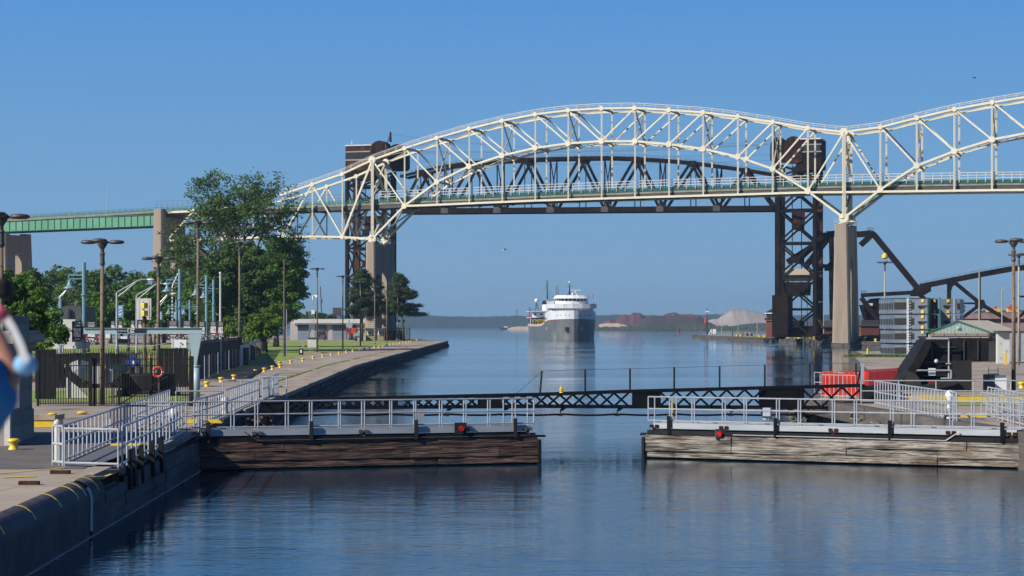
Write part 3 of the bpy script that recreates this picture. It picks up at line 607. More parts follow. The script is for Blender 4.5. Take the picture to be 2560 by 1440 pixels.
# piers
def pier(fx0, fx1, ytop, bx0, bx1, ybase_z, depth, arch=.55, o0=-1.6):
    ta, tb = HB(fx0, ytop), HB(fx1, ytop); ba, bb = HB(bx0, 800), HB(bx1, 800); ba.z = bb.z = ybase_z
    zt = (ta.z+tb.z)/2; ta.z = tb.z = zt; D = V((.942, -.337, 0)); cw = 2.7
    q = MB(); bev = .35
    def col(o, grow):
        def ring(a, b, oo, cc):
            return [a+HN*(oo+bev), a+D*bev+HN*oo, b-D*bev+HN*oo, b+HN*(oo+bev), b+HN*(oo+cc-bev), b-D*bev+HN*(oo+cc), a+D*bev+HN*(oo+cc), a+HN*(oo+cc-bev)]
        lo_, hi_ = ring(ba, bb, o-grow, cw+2*grow), ring(ta, tb, o, cw); n = 8
        q.add(lo_+hi_, [tuple(range(n))[::-1], tuple(range(n, 2*n))]+[(k, (k+1) % n, (k+1) % n+n, k+n) for k in range(n)])
    col(o0, .4); col(o0+depth-cw, .4)
    # web wall with arched opening
    mid_t = (ta+tb)/2; mid_b = (ba+bb)/2; w2 = (tb-ta).length*.46
    oa, ob = o0+cw-.1, o0+depth-cw+.1; zs = zt-(zt-ybase_z)*(1-arch); 
    zarch = ybase_z+(zt-ybase_z)*arch
    def pt(o, z):
        t = (z-ybase_z)/(zt-ybase_z); p = mid_b.lerp(mid_t, t); p.z = z; return p+HN*o
    oc = (oa+ob)/2; hw = min((ob-oa)/2-.9, 1.7)
    outer = [pt(oa, zarch-3)]+[pt(oa, zt-.6), pt(ob, zt-.6), pt(ob, zarch-3)]
    arc_ = [pt(oc+hw*math.cos(a), zarch-3+hw*1.2*math.sin(a)) for a in [math.pi*k/8 for k in range(9)]]
    for k in range(8):
        u0 = arc_[k]; u1 = arc_[k+1]
        def up(u): v = u.copy(); v.z = zt-.6; v = pt(oc+(u-pt(oc, u.z)).dot(HN), zt-.6); return v
        q.hexa([u0-D*w2, u1-D*w2, u1+D*w2, u0+D*w2], [up(u0)-D*w2, up(u1)-D*w2, up(u1)+D*w2, up(u0)+D*w2])
    for s0, s1 in ((oa, oc-hw), (oc+hw, ob)):
        q.hexa([pt(s0, ybase_z)-D*w2, pt(s1, ybase_z)-D*w2, pt(s1, ybase_z)+D*w2, pt(s0, ybase_z)+D*w2], [pt(s0, zt-.6)-D*w2, pt(s1, zt-.6)-D*w2, pt(s1, zt-.6)+D*w2, pt(s0, zt-.6)+D*w2])
    q.build('pier', M['pier'], hb)
    return zt
for fx0, fx1, yt, bx0, bx1 in ((920, 942.5, 606, 918, 944), (2089, 2121, 560, 2083.5, 2127)):
    z = pier(fx0, fx1, yt, bx0, bx1, 1.2, 14.2, .78)
    q = MB(); c = HB((fx0+fx1)/2, yt)
    for o in (0, HW): q.lathe(c+HN*o+V((0, 0, -.1)), [(.9, 0), (.9, .3), (.35, .7), (.35, 1.3), (.8, 1.6)], 10)
    q.build('bearing', M['cream'], hb)
    q = MB()
    for o in (-1.5, 12.5):
        a, b = HB(fx0, yt)+HN*o, HB(fx1, yt)+HN*o
        for t in (.6, 1.2): q.beam(a+V((0, 0, t)), b+V((0, 0, t)), .07, .07)
        for k in range(4): p = a.lerp(b, k/3); q.beam(p, p+V((0, 0, 1.2)), .07, .07)
    a, b = HB(fx1, yt)+HN*-1.5, HB(fx1, yt)+HN*12.5
    for t in (.6, 1.2): q.beam(a+V((0, 0, t)), b+V((0, 0, t)), .07, .07)
    q.build('pier_railing', M['pale_rail'], hb)
pier(393, 414, 523, 387, 416, 1.2, 14.2, .86, -2.2)
pier(4, 23, 582, 0, 31, 1.2, 14.2, .86, -2.2)
# lamp posts standing on the bridge
bl = thing('bridge_lamp', 'slim lamp post on the green girder approach left of the elm', 'lamp post', HB(245, 528)+HN*5)
p = HB(245, 528)+HN*5
MB().tube(p, p+V((0, 0, 7.6)), .11, 6, .07).build('pole', M['galv'], bl)
MB().beam(p+V((0, 0, 7.6)), p+V((-.9, -.2, 8.05)), .09).build('arm', M['galv'], bl); MB().ball(p+V((-1.1, -.2, 8.1)), .25, 8, (1.4, .7, .4)).build('lamp_head', M['galv'], bl)
copy_tree(bl, HB(670, 517)+HN*9, scale=1.0, rotz=math.pi, label='slim lamp post on the bridge deck seen just above the elm crown')
bl['group'] = 'lamp posts on the bridge deck'; bpy.data.objects['bridge_lamp.001']['group'] = bl['group']

# ------------------------------------------------------------------ railway lift bridge
LB = plane(79.26, 605, .954, .30); LN = V((.3, .954, 0)); LWD = 7.4
def LT(px, py): return LB(px, py)
lb0 = LB(1400, 840); lb0.z = 30
ls = thing('lift_span', 'raised dark rusty steel lift span hanging between the two lift towers', 'bridge span', LB(1467, 530))
LT_T = [(1001, 441), (1052, 429), (1112, 415), (1180, 406), (1243, 402), (1312, 398), (1380, 396), (1449, 394.5), (1518, 393.5), (1587, 396), (1657, 400), (1727, 406), (1795, 415), (1862, 424), (1934, 436)]
lbY = lambda x: 528.5-(x-1000)*(528.5-521)/935
LT_B = [(x, lbY(x)) for x in (1001, 1101, 1236, 1373, 1510, 1649, 1790, 1934)]
def sm(name, a, b, w, h, m='rust', par=None): MB().beam(a, b, w, h).build(name, M[m], par or ls)
topn = [1052, 1180, 1312, 1449, 1587, 1727, 1862]; yt = lambda x: float(np.interp(x, [p[0] for p in LT_T], [p[1] for p in LT_T]))
for o in (0, LWD):
    off = LN*o; q = MB()
    for a, b in zip(LT_T[:-1], LT_T[1:]): q.beam(LB(*a)+off, LB(*b)+off, .7, .85)
    q.build('top_chord', M['rust'], ls)
    MB().beam(LB(1001, lbY(1001))+off, LB(1934, lbY(1934))+off, .8, 1.5).build('bottom_chord', M['rust'], ls)
    bn = [1001, 1101, 1236, 1373, 1510, 1649, 1790, 1934]
    bn2 = [1118, 1244, 1373, 1510, 1649, 1790]
    for i, x in enumerate(topn):
        l = [1001, 1112, 1243, 1376, 1512, 1650, 1792, 1934]
        sm('diagonal', LB(x, yt(x))+off, LB(l[i], lbY(l[i]))+off, .55, .8); sm('diagonal', LB(x, yt(x))+off, LB(l[i+1], lbY(l[i+1]))+off, .55, .8)
        sm('vertical_post', LB(x, yt(x))+off, LB(x, lbY(x))+off, .3, .4)
        MB().prism([LB(x+a, yt(x)+b)+off-LN*.45 for a, b in ((-13, -4), (13, -4), (10, 7), (3, 11), (-3, 11), (-10, 7))], LN*.9).build('gusset_plate', M['rust'], ls)
    for x in [1112, 1243, 1376, 1512, 1650, 1792]:
        sm('vertical_post', LB(x, yt(x))+off, LB(x, lbY(x))+off, .4, .55)
        MB().prism([LB(x+a, lbY(x)+b)+off-LN*.47 for a, b in ((-9, 6), (9, 6), (9, -5), (4, -9), (-4, -9), (-9, -5))], LN*.94).build('gusset_plate', M['stringer'], ls)
for x in [1112, 1243, 1376, 1512, 1650, 1792]:
    sm('sway_brace', LB(x, yt(x)), LB(x, lbY(x)-20)+LN*LWD, .25, .3); sm('sway_brace', LB(x, yt(x))+LN*LWD, LB(x, lbY(x)-20), .25, .3)
q = MB()
for x in list(range(1001, 1935, 33)): q.beam(LB(x, lbY(x)), LB(x, lbY(x))+LN*LWD, .5, .9)
for o in (2.2, 5.2): q.beam(LB(1001, lbY(1001)-5)+LN*o, LB(1934, lbY(1934)-5)+LN*o, .5, .8)
q.build('floor_beams', M['rust'], ls)
q = MB()
for x in [p[0] for p in LT_T]: q.beam(LB(x, yt(x)), LB(x, yt(x))+LN*LWD, .4, .5)
q.build('top_struts', M['rust'], ls)
q = MB()
for x0 in range(1001, 1930, 14):
    f = lambda x, h: LB(x, yt(x)-h)
    for h in (6, 9.5): q.beam(f(x0, h), f(x0+14, h), .06, .06)
    q.beam(f(x0, 3), f(x0, 9.5), .08, .08)
q.build('catwalk_handrail', M['lamp'], ls)
def tower(rear_px, front_px, ybase, ytop, house, hoods, name_label, mirror, rust=None):
    t = thing('lift_tower', name_label, 'tower', (LB((rear_px+front_px)/2, 800).x, LB((rear_px+front_px)/2, 800).y, 1.6))
    r0 = LB(rear_px, 500); f0 = LB(front_px, 500); zb = 1.6; zt = LB(rear_px, ytop).z; TW = 8.2
    legs = {}
    for k, (p, w) in {'rn': (r0, 1.0), 'fn': (f0, 1.5), 'rf': (r0+LN*TW, 1.0), 'ff': (f0+LN*TW, 1.6)}.items():
        a = V((p.x, p.y, zb)); b = V((p.x, p.y, zt)); legs[k] = (a, b)
        wide = 2.3 if (k == 'rf') else w
        MB().beam(a, b, wide, 1.2, (LN.x, LN.y, 0)).build('tower_leg', M['rust_red' if k == 'rf' else 'rust'], t)
    lv = [zb, zb+9, zb+19, zb+29, zb+39, zb+49, zt]
    def at(k, z): a, b = legs[k]; v = a.copy(); v.z = z; return v
    for z0, z1 in zip(lv[:-1], lv[1:]):
        for a, b in (('rn', 'fn'), ('rf', 'ff')):
            sm('cross_brace', at(a, z0), at(b, z1), .45, .55, par=t); sm('cross_brace', at(b, z0), at(a, z1), .45, .55, par=t)
            sm('horizontal_strut', at(a, z0 if z0 > zb else z1), at(b, z0 if z0 > zb else z1), .5, .7, par=t)
            c = (at(a, z0)+at(b, z1))/2; D_ = V((.954, -.3, 0))
            MB().prism([c+D_*u+V((0, 0, v))-LN*.35 for u, v in ((-1.1, -.7), (-.7, -1.1), (.7, -1.1), (1.1, -.7), (1.1, .7), (.7, 1.1), (-.7, 1.1), (-1.1, .7))], LN*.7).build('gusset_plate', M['rust'], t)
        for a, b in (('rn', 'rf'), ('fn', 'ff')):
            sm('side_brace', at(a, z0), at(b, z1), .35, .4, par=t); sm('side_brace', at(b, z0), at(a, z1), .35, .4, par=t)
    q = MB()     # ladder / hoist cables
    for px in ((rear_px*.35+front_px*.65), (rear_px*.6+front_px*.4)):
        p = LB(px, 500)+LN*3; q.tube(V((p.x, p.y, zb)), V((p.x, p.y, zt)), .14, 5)
    q.build('hoist_cable', M['rust'], t)
    q = MB(); p = at('rf', zb)+LN*1.2+V((.954, -.3, 0))*(1.6 if not mirror else -1.6)
    for s_ in (-.45, .45): q.tube(p+V((s_, 0, 0)), p+V((s_, 0, zt-zb)), .07, 4)
    z = zb
    while z < zt: q.beam(p+V((-.5, 0, z-zb)), p+V((.5, 0, z-zb)), .12); z += 1.1
    q.build('ladder', M['lamp'], t)
    # machinery box at mid height
    c = (at('rn', zb+37)+at('ff', zb+37))/2
    MB().box(c, (3.6, 3, 4.6)).build('machinery_box', M['rust_red'], t)
    # machine house
    hx0, hx1, hy0, hy1 = house
    a, b = LB(hx0, hy1)-LN*.5, LB(hx1, hy1)-LN*.5; zt2 = LB(hx0, hy0).z
    hz = zt2-a.z
    MB().prism([V((a.x, a.y, a.z)), V((b.x, b.y, a.z)), V((b.x, b.y, zt2)), V((a.x, a.y, zt2))], LN*(TW+1)).build('machine_house', M['rust_red' if not mirror else 'rust'], t); mh = bpy.data.objects[-1] if False else list(t.children)[-1]; mh = [c for c in t.children if c.name.startswith('machine_house')][0]
    MB().prism([V((a.x, a.y, zt2))-LN*.3, V((b.x, b.y, zt2))-LN*.3, V((b.x, b.y, zt2+.35))-LN*.3, V((a.x, a.y, zt2+.35))-LN*.3], LN*(TW+1.6)).build('roof', M['offwhite'], t)
    MB().prism([a-LN*.12+V((0, 0, hz*.40)), V((b.x, b.y, a.z))-LN*.12+V((0, 0, hz*.40)), V((b.x, b.y, a.z))-LN*.12+V((0, 0, hz*.46)), a-LN*.12+V((0, 0, hz*.46))], LN*.1).build('sill_band', M['pier'], mh)
    MB().prism([a-LN*.12+V((0, 0, hz*.74)), V((b.x, b.y, a.z))-LN*.12+V((0, 0, hz*.74)), V((b.x, b.y, a.z))-LN*.12+V((0, 0, hz*.79)), a-LN*.12+V((0, 0, hz*.79))], LN*.1).build('lintel_band', M['pier'], mh)
    n = 4
    for k in range(n):
        p0 = a.lerp(V((b.x, b.y, a.z)), (k+.22)/n); p1 = a.lerp(V((b.x, b.y, a.z)), (k+.82)/n)
        MB().prism([p0-LN*.08+V((0, 0, hz*.48)), p1-LN*.08+V((0, 0, hz*.48)), p1-LN*.08+V((0, 0, hz*.72)), p0-LN*.08+V((0, 0, hz*.72))], LN*.1).build('window', M['glass'], mh)
    q = MB()
    pa, pb = at('rn', zt), at('fn', zt)
    q.prism([V((a.x, a.y, a.z)), V((a.x, a.y, a.z-2.2))+(pa-a)*0, V((b.x, b.y, a.z-3.4)), V((b.x, b.y, a.z))], LN*(TW+.8)); q.build('tower_cap', M['rust'], t)
    # sheave hoods: rounded drums near and far
    for j, (x0, x1, y0, y1) in enumerate(hoods):
        oo = -.8 if j == 0 else TW-3.2
        c0, c1 = LB(x0, y1), LB(x1, y0); wd = (c1-c0).xy.length; hh = c1.z-c0.z; r = min(wd, hh)*.48 if True else 0; D_ = V((.954, -.3, 0)); pts = []
        rt = wd*.49; rb = wd*.2
        for k in range(9): an = math.pi-k*math.pi/8; pts.append(V((c0.x, c0.y, c1.z-rt))+D_*(wd/2+rt*math.cos(an))+V((0, 0, rt*math.sin(an))))
        for k in range(5): an = -k*math.pi/8; pts.append(V((c0.x, c0.y, c0.z+rb))+D_*(wd-rb+rb*math.cos(an))+V((0, 0, rb*math.sin(an))))
        for k in range(5): an = -math.pi/2-k*math.pi/8; pts.append(V((c0.x, c0.y, c0.z+rb))+D_*(rb+rb*math.cos(an))+V((0, 0, rb*math.sin(an))))
        hd_ = MB().prism([p+LN*oo for p in pts], LN*4.2).build('sheave_hood', M['rust_red' if j == 0 else 'rust'], t)
        q = MB(); 
        for k in range(1, 12):
            u = wd*k/12; zz0 = c0.z+hh*.12; zz1 = c1.z-rt+math.sqrt(max(.1, rt*rt-(u-wd/2)**2))-.3
            pp = V((c0.x, c0.y, 0))+D_*u+LN*(oo-.06); q.beam(V((pp.x, pp.y, zz0)), V((pp.x, pp.y, zz1)), .1, .12)
        if j == 0: q.build('hood_ribs', M['rust'], hd_)
    return t
tL = tower(868, 961, 800, 428, (865, 930, 366, 427), [(927, 972, 351, 420), (955, 1000, 356, 424)], 'rusty lift bridge tower on the left bank, above the pines', False)
c = LB(965, 352)+LN*4
q = MB(); q.tube(c, c+V((0, 0, 3.2)), .5, 5, .3); q.tube(c+V((-1.2, 0, -.5)), c+V((0, 0, 2.5)), .15, 4); q.build('roof_mast', M['rust_red'], tL)
q = MB(); c = LB(875, 366)+LN*1.5; q.tube(c, c+V((0, 0, 1.6)), .05, 4); q.ball(c+V((0, 0, 1.7)), .22); q.ball(c+V((0, 0, 1.0)), .2); q.build('beacon', M['white'], tL)
tR = tower(2037, 1944, 843, 408, (2054, 1990, 348, 402), [(1962, 2006, 340, 408), (1918, 1958, 338, 402)], 'dark lift bridge tower on the right quay, left of the big concrete pier', True)
# counterweight inside the right tower, house block at its foot
c = LB(1990, 700)+LN*2
MB().prism([LB(x, y)+LN*1.0 for x, y in ((1955, 702), (2022, 702), (2022, 672), (1955, 672))], LN*5).build('counterweight', M['sandst'], tR)
MB().prism([LB(x, y)+LN*1.3 for x, y in ((1962, 738), (2018, 738), (2020, 705), (1958, 705))], LN*5).build('counterweight_frame', M['rust'], tR)
MB().prism([LB(x, y)+LN*-2 for x, y in ((1933, 843), (1972, 843), (1972, 738), (1933, 738))], LN*9).build('base_housing', M['rust'], tR)
MB().prism([LB(x, y)+LN*2 for x, y in ((1972, 843), (2052, 843), (2052, 815), (1972, 815))], LN*7).build('base_wall', M['rust'], tR)
MB().prism([LB(x, y)+LN*1 for x, y in ((862, 850), (986, 850), (986, 832), (862, 832))], LN*8).build('base_wall', M['rust'], tL)
# control cabin hanging on the left of the right tower
cc = thing('control_cabin', 'small bridge operator cabin with dark roof standing against the right lift tower', 'cabin', (LB(1925, 800).x, LB(1925, 800).y, 1.6))
MB().prism([LB(x, y)-LN*1 for x, y in ((1917, 843), (1934, 843), (1934, 802), (1917, 802))], LN*5).build('brick_base', M['brick'], cc)
MB().prism([LB(x, y)-LN*1.6 for x, y in ((1914, 801), (1934, 801), (1934, 795), (1914, 795))], LN*6).build('balcony', M['rust_red'], cc)
MB().prism([LB(x, y)-LN*.9 for x, y in ((1919, 795), (1934, 795), (1934, 783), (1916, 783))], LN*4.8).build('cabin_windows', M['glass'], cc)
q = MB(); q.prism([LB(x, y)-LN*1.4 for x, y in ((1913, 782.5), (1936, 782.5), (1936, 773), (1930, 773))], LN*6); q.build('roof', M['blackmatt'], cc)
MB().prism([LB(x, y)-LN*1.5 for x, y in ((1914, 784), (1935, 784), (1935, 782), (1913, 782))], LN*6.2).build('eave_board', M['white'], cc)
# cables and cable walkway between towers
cab = thing('tower_cables', 'thin cable walkway and wires strung between the two lift towers', 'cable', LB(1467, 380))
q = MB(); f = lambda x, d=0: LB(x, float(np.interp(x, [1000, 1060, 1340, 1600, 1915], [374, 376, 377, 372, 357]))+d)+LN*4
for x0 in range(1000, 1915, 15):
    q.beam(f(x0), f(x0+15), .07); q.beam(f(x0, 2.6), f(x0+15, 2.6), .07); q.beam(f(x0), f(x0+15, 2.6), .05)
q.build('cable_walkway', M['lamp'], cab)
q = MB()
for sag, y0, y1 in ((30, 333, 345), (6, 380, 384), (10, 398, 398)):
    pr = None
    for k in range(25):
        t = k/24; x = 966+(1940-966)*t; p = LB(x, y0+(y1-y0)*t+sag*4*t*(1-t))+LN*4
        if pr: q.tube(pr, p, .035, 3)
        pr = p
q.build('wires', M['lamp'], cab)

# ------------------------------------------------------------------ bascule bridge and fixed truss at the right
BB = plane(100, 606, .97, .24); BN = V((.24, .97, 0))
bb = thing('bascule_bridge', 'dark rusty bascule bridge with peaked lifting frame behind the big concrete pier', 'bridge', (BB(2160, 840).x, BB(2160, 840).y, 1.6))
def bm(pts, w, h, name, par, m='rust', offs=(0, 5.5)):
    for o in offs:
        q = MB()
        for a, b in zip(pts[:-1], pts[1:]): q.beam(BB(*a)+BN*o, BB(*b)+BN*o, w, h)
        q.build(name, M[m], par)
bm([(1968, 655), (2030, 616), (2066, 585), (2090, 583), (2150, 585), (2178, 582), (2182, 584)], .9, 1.6, 'top_frame', bb)
bm([(2182, 584), (2293, 720)], .9, 1.7, 'end_diagonal', bb)
bm([(2010, 668), (2072, 590)], .8, 1.3, 'frame_diagonal', bb)
bm([(2150, 612), (2178, 586)], .8, 1.3, 'frame_diagonal', bb)
bm([(2076, 585), (2078, 660)], .8, 1.0, 'frame_post', bb)
bm([(2078, 668), (2080, 800)], .8, 1.4, 'trunnion_tower_leg', bb)
bm([(2030, 662), (2092, 668)], .7, 1.2, 'frame_tie', bb)
bm([(2152, 738), (2282, 731)], .8, 1.1, 'lower_chord', bb)
bm([(2152, 745), (2195, 800)], .8, 1.2, 'lower_diagonal', bb)
MB().prism([BB(x, y)-BN*.6 for x, y in ((2060, 676), (2092, 676), (2092, 664), (2078, 650), (2066, 664))], BN*7).build('trunnion_block', M['rust'], bb)
MB().prism([BB(x, y)-BN*.6 for x, y in ((2275, 740), (2304, 740), (2326, 727), (2326, 716), (2292, 712), (2280, 726))], BN*7).build('toe_block', M['rust'], bb)
q = MB()
for a, b in (((2168, 584), (2184, 584)),):
    for h in (5, 9): q.beam(BB(a[0], 578-h)+BN, BB(b[0], 578-h)+BN, .1)
    for x in (2168, 2173, 2178, 2184): q.beam(BB(x, 580)+BN, BB(x, 569)+BN, .1)
for h in (5, 9): q.beam(BB(2153, 735-h)+BN, BB(2166, 735-h)+BN, .1)
for x in (2153, 2157, 2161, 2166): q.beam(BB(x, 736)+BN, BB(x, 726)+BN, .1)
q.build('platform_railing', M['lamp'], bb)
MB().prism([BB(x, y)-BN*2 for x, y in ((2155, 842), (2205, 842), (2205, 800), (2155, 800))], BN*9).build('machinery_block', M['blackmatt'], bb)
ft = thing('truss_bridge', 'rusty humped truss span at the right edge beyond the stacked grey modules', 'bridge', (BB(2450, 820).x, BB(2450, 820).y, 1.6))
TC = [(2300, 716), (2340, 708), (2385, 699), (2450, 686), (2527, 672), (2600, 664), (2680, 660)]
bm(TC, .9, 1.5, 'top_chord', ft); bm([(2300, 738), (2372, 802), (2700, 802)], .9, 1.2, 'bottom_chord', ft)
bm([(2384, 704), (2452, 760), (2522, 802)], .8, 1.2, 'diagonal', ft); bm([(2452, 760), (2398, 800)], .7, .9, 'sub_diagonal', ft)
bm([(2560, 668), (2600, 710), (2680, 800)], .8, 1.2, 'diagonal', ft); bm([(2600, 745), (2540, 800)], .7, .9, 'sub_diagonal', ft)
bm([(2449, 688), (2449, 800)], .45, .7, 'vertical_post', ft); bm([(2372, 704), (2372, 760)], .9, 1.1, 'vertical_post', ft); bm([(2398, 758), (2445, 758)], .35, .5, 'sub_strut', ft); bm([(2545, 741), (2600, 741)], .35, .5, 'sub_strut', ft)
MB().prism([BB(x, y)-BN*.5 for x, y in ((2436, 757), (2448, 748), (2460, 750), (2466, 765), (2452, 774), (2438, 768))], BN*6.4).build('gusset_plate', M['rust'], ft)
MB().prism([BB(x, y)-BN*.5 for x, y in ((2364, 703), (2392, 697), (2392, 706), (2380, 716), (2376, 730), (2369, 716))], BN*6.4).build('gusset_plate', M['rust'], ft)
q = MB()
f = lambda x, h: BB(x, float(np.interp(x, [p[0] for p in TC], [p[1] for p in TC]))-h)
for x0 in range(2302, 2670, 16):
    for h in (6, 10): q.beam(f(x0, h), f(x0+16, h), .08)
    q.beam(f(x0, 3), f(x0, 10), .09)
q.build('catwalk_handrail', M['lamp'], ft)
# ------------------------------------------------------------------ freighter
sb = V((-.045, .999, 0)).normalized(); sr = V((.999, .045, 0)).normalized(); S0 = V((X(1435, 828), 828, 0))
def S(t, l, z): return S0+sb*t+sr*l+V((0, 0, z))
M['hullgrey'] = mat('dark_grey_hull', (0.080, 0.098, 0.104), (0.135, 0.152, 0.158), 0.25, 0.5, stretch=(1, 1, .4), c3=(.26, .25, .23), scale3=.28, amt3=.57)
M['hullwhite'] = mat('ship_white_paint', (0.55, 0.58, 0.62), (0.66, 0.69, 0.73), 0.3, 0.45, stretch=(1, 1, .2), c3=(.45, .42, .40), scale3=.5, amt3=.66)
M['deckred'] = mat('red_deck_stripe', (0.28, 0.03, 0.05), rough=.5)
sh = thing('lake_freighter', 'long grey and white lake freighter heading toward the lock under the arch', 'ship', S0)
tt = [0, .6, 1.6, 3.2, 5.5, 8.5, 12, 18, 25, 32, 45, 80, 130, 165, 178, 186, 190]
hw = [.12, 1.9, 3.7, 5.6, 7.4, 8.9, 9.9, 10.5, 10.6, 10.6, 10.6, 10.6, 10.6, 10.4, 9.4, 7, 3]
zg = [8.1, 8.1, 8.05, 8.0, 7.9, 7.75, 7.6, 7.2, 6.7, 6.1, 5.5, 5.2, 5.2, 5.4, 5.6, 5.8, 5.9]
def hullband(name, zl_, zh_, i0, i1, m, flare=lambda z: 1.0, out=0.0):
    vs = []; n = i1-i0
    for i in range(i0, i1):
        a, b = zl_(i), zh_(i)
        for k in range(5):
            z = a+(b-a)*k/4; l = hw[i]*flare(z)+out; vs += [S(tt[i], -l, z), S(tt[i], l, z)]
    fs = []
    for i in range(n-1):
        for k in range(4):
            for s in (0, 1):
                q = i*10+k*2+s; fs.append((q, q+10, q+12, q+2) if s == 0 else (q, q+2, q+12, q+10))
    for k in range(4): e = (n-1)*10+k*2; fs.append((e, e+1, e+3, e+2)); fs.append((k*2, k*2+2, k*2+3, k*2+1))
    return MB().add(vs, fs).build(name, m, sh)
fl = lambda z: 0.93+0.07*min(1, max(0, (z+1)/8))
hull_ = hullband('hull', lambda i: -1, lambda i: zg[i], 0, 17, M['hullgrey'], fl)
hullband('red_stripe', lambda i: zg[i]-.05, lambda i: zg[i]+.3, 0, 9, M['deckred'], out=.05)
hullband('forecastle', lambda i: zg[i]+.25, lambda i: 11.95-.05*tt[i]*.8, 0, 9, M['hullwhite'])
q = MB()
for i in range(0, 8):
    z = lambda j: 11.85-.05*tt[j]*.8; q.quad(S(tt[i], -hw[i], z(i)), S(tt[i+1], -hw[i+1], z(i+1)), S(tt[i+1], hw[i+1], z(i+1)), S(tt[i], hw[i], z(i)))
q.build('forecastle_deck', M['offwhite'], sh)
hullband('bulwark', lambda i: zg[i]-.02, lambda i: zg[i]+(1.1 if i > 8 else .1), 8, 17, M['sandst'], out=.02)
q = MB()
for i in range(8, 16): q.quad(S(tt[i], -hw[i], zg[i]), S(tt[i+1], -hw[i+1], zg[i+1]), S(tt[i+1], hw[i+1], zg[i+1]), S(tt[i], hw[i], zg[i]))
q.build('main_deck', M['rust_red'], sh)
def shipwall(prof, z0, z1, name, m, lean=0.0):
    q = MB(); n = len(prof)
    lo_ = [S(t, l, z0) for t, l in prof]; hi_ = [S(t+(lean if t < 20 else 0), l*(1+lean*0), z1) for t, l in prof]
    q.add(lo_+hi_, [tuple(range(n))[::-1], tuple(range(n, 2*n))]+[(k, (k+1) % n, (k+1) % n+n, k+n) for k in range(n)])
    return q.build(name, m, sh)
def rnd(t0, t1, hwid, nose=3.0):
    pts = [(t1, -hwid)]
    for k in range(9):
        a = math.pi*(k/8); pts.append((t0+nose-nose*math.sin(a), -hwid*math.cos(a) if True else 0))
    pts.append((t1, hwid)); return pts
shipwall(rnd(7.5, 22, 9.2, 5), 11.3, 13.0, 'deckhouse', M['white'])
shipwall(rnd(6.0, 21, 10.4, 5.5), 12.9, 14.7, 'bridge_bulwark', M['hullwhite'])
shipwall(rnd(8.5, 17, 7.0, 4), 14.6, 15.9, 'pilothouse', M['white'])
pw = shipwall(rnd(8.8, 16.6, 6.6, 4), 15.85, 17.05, 'pilothouse_windows', M['glass'])
q = MB()
for k in range(13):
    a = math.pi*k/12; t = 8.8+4-4*math.sin(a); l = -6.6*math.cos(a); q.beam(S(t-.05, l, 15.9), S(t-.05, l, 17.05), .28, .28)
q.build('window_frames', M['white'], pw)
q = MB(); pr = rnd(7.7, 17.6, 7.6, 4.3); pr2 = rnd(8.8, 16.6, 6.6, 4); n = len(pr)
q.add([S(t, l, 17.0) for t, l in pr]+[S(t, l, 18.35) for t, l in pr2], [tuple(range(n))[::-1], tuple(range(n, 2*n))]+[(k, (k+1) % n, (k+1) % n+n, k+n) for k in range(n)])
q.build('pilothouse_roof', M['white'], sh)
q = MB()
for k in range(15):
    l = -8.2+16.4*k/14; t = 7.5+5-5*math.sqrt(max(0, 1-(l/9.2)**2)); q.tube(S(t-.15, l, 12.25), S(t+.3, l, 12.25), .28, 8)
for l in (-6.6, -5.2, -3.4, -1.9, 1.6, 3.0, 4.5, 6.1, 7.2):
    t = float(np.interp(abs(l), hw[:8], tt[:8])); q.tube(S(t-.1, l*1.01, 9.9), S(t+.3, l, 9.9), .2, 8)
q.build('portholes', M['glass'], sh)
mt = S(11, -1.0, 18.2)
MB().tube(mt, mt+V((0, 0, 5.2)), .28, 6, .14).tube(mt+V((-1.3, 0, 3.8)), mt+V((1.3, 0, 3.8)), .07).tube(mt+V((-.6, 0, 1.2)), mt+V((.6, 0, 1.2)), .25).tube(mt+V((-1.1, 0, 0)), mt+V((0, 0, 2)), .07).tube(mt+V((1.1, 0, 0)), mt+V((0, 0, 2)), .07).build('mast', M['black'], sh)
MB().ball(mt+V((0, 0, 5.6)), .55, 10, (1, 1, .7)).build('radome', M['white'], sh)
q = MB(); q.beam(mt+V((.6, -.4, 2.3)), mt+V((4.6, -.4, 2.3)), .16, .3); q.tube(mt+V((2.9, 0, 0)), mt+V((2.9, 0, 2.2)), .2); q.ball(mt+V((2.6, 0, 1.5)), .5); q.ball(mt+V((1.2, 0, .7)), .45, 8, (1, 1, 1.4)); q.build('radar', M['white'], sh)
q = MB()
for dx, h in ((-5.6, 4.6), (-4.8, 4.9)):
    p = mt+V((dx, 3, -.2)); q.tube(p, p+V((0, 0, h)), .07); q.tube(p+V((.35, 0, 0)), p+V((.1, 0, h*.6)), .05)
    for k in range(6): q.beam(p+V((-.3, 0, h*k/7+.4)), p+V((.3, 0, h*k/7+.6)), .06)
p = mt+V((-8.4, 4, -4)); q.tube(p, p+V((0, 0, 6)), .06); q.build('aerials', M['lamp'], sh)
MB().box(S(14, -8.6, 15.3), (2.6, 3, 1.4)).build('wing_locker', M['offwhite'], sh)
st = S(16, 9.6, 14.5); MB().tube(st, st+V((.2, 0, 4.4)), .12).build('flagstaff', M['white'], sh); MB().box(st+V((-.15, 0, 3.2)), (.35, .1, 2.4)).build('flag', M['redpaint'], sh)
q = MB(); st = S(30, 10.4, 8); q.tube(st, st+V((0, 0, 5)), .3); q.build('vent_post', M['white'], sh)
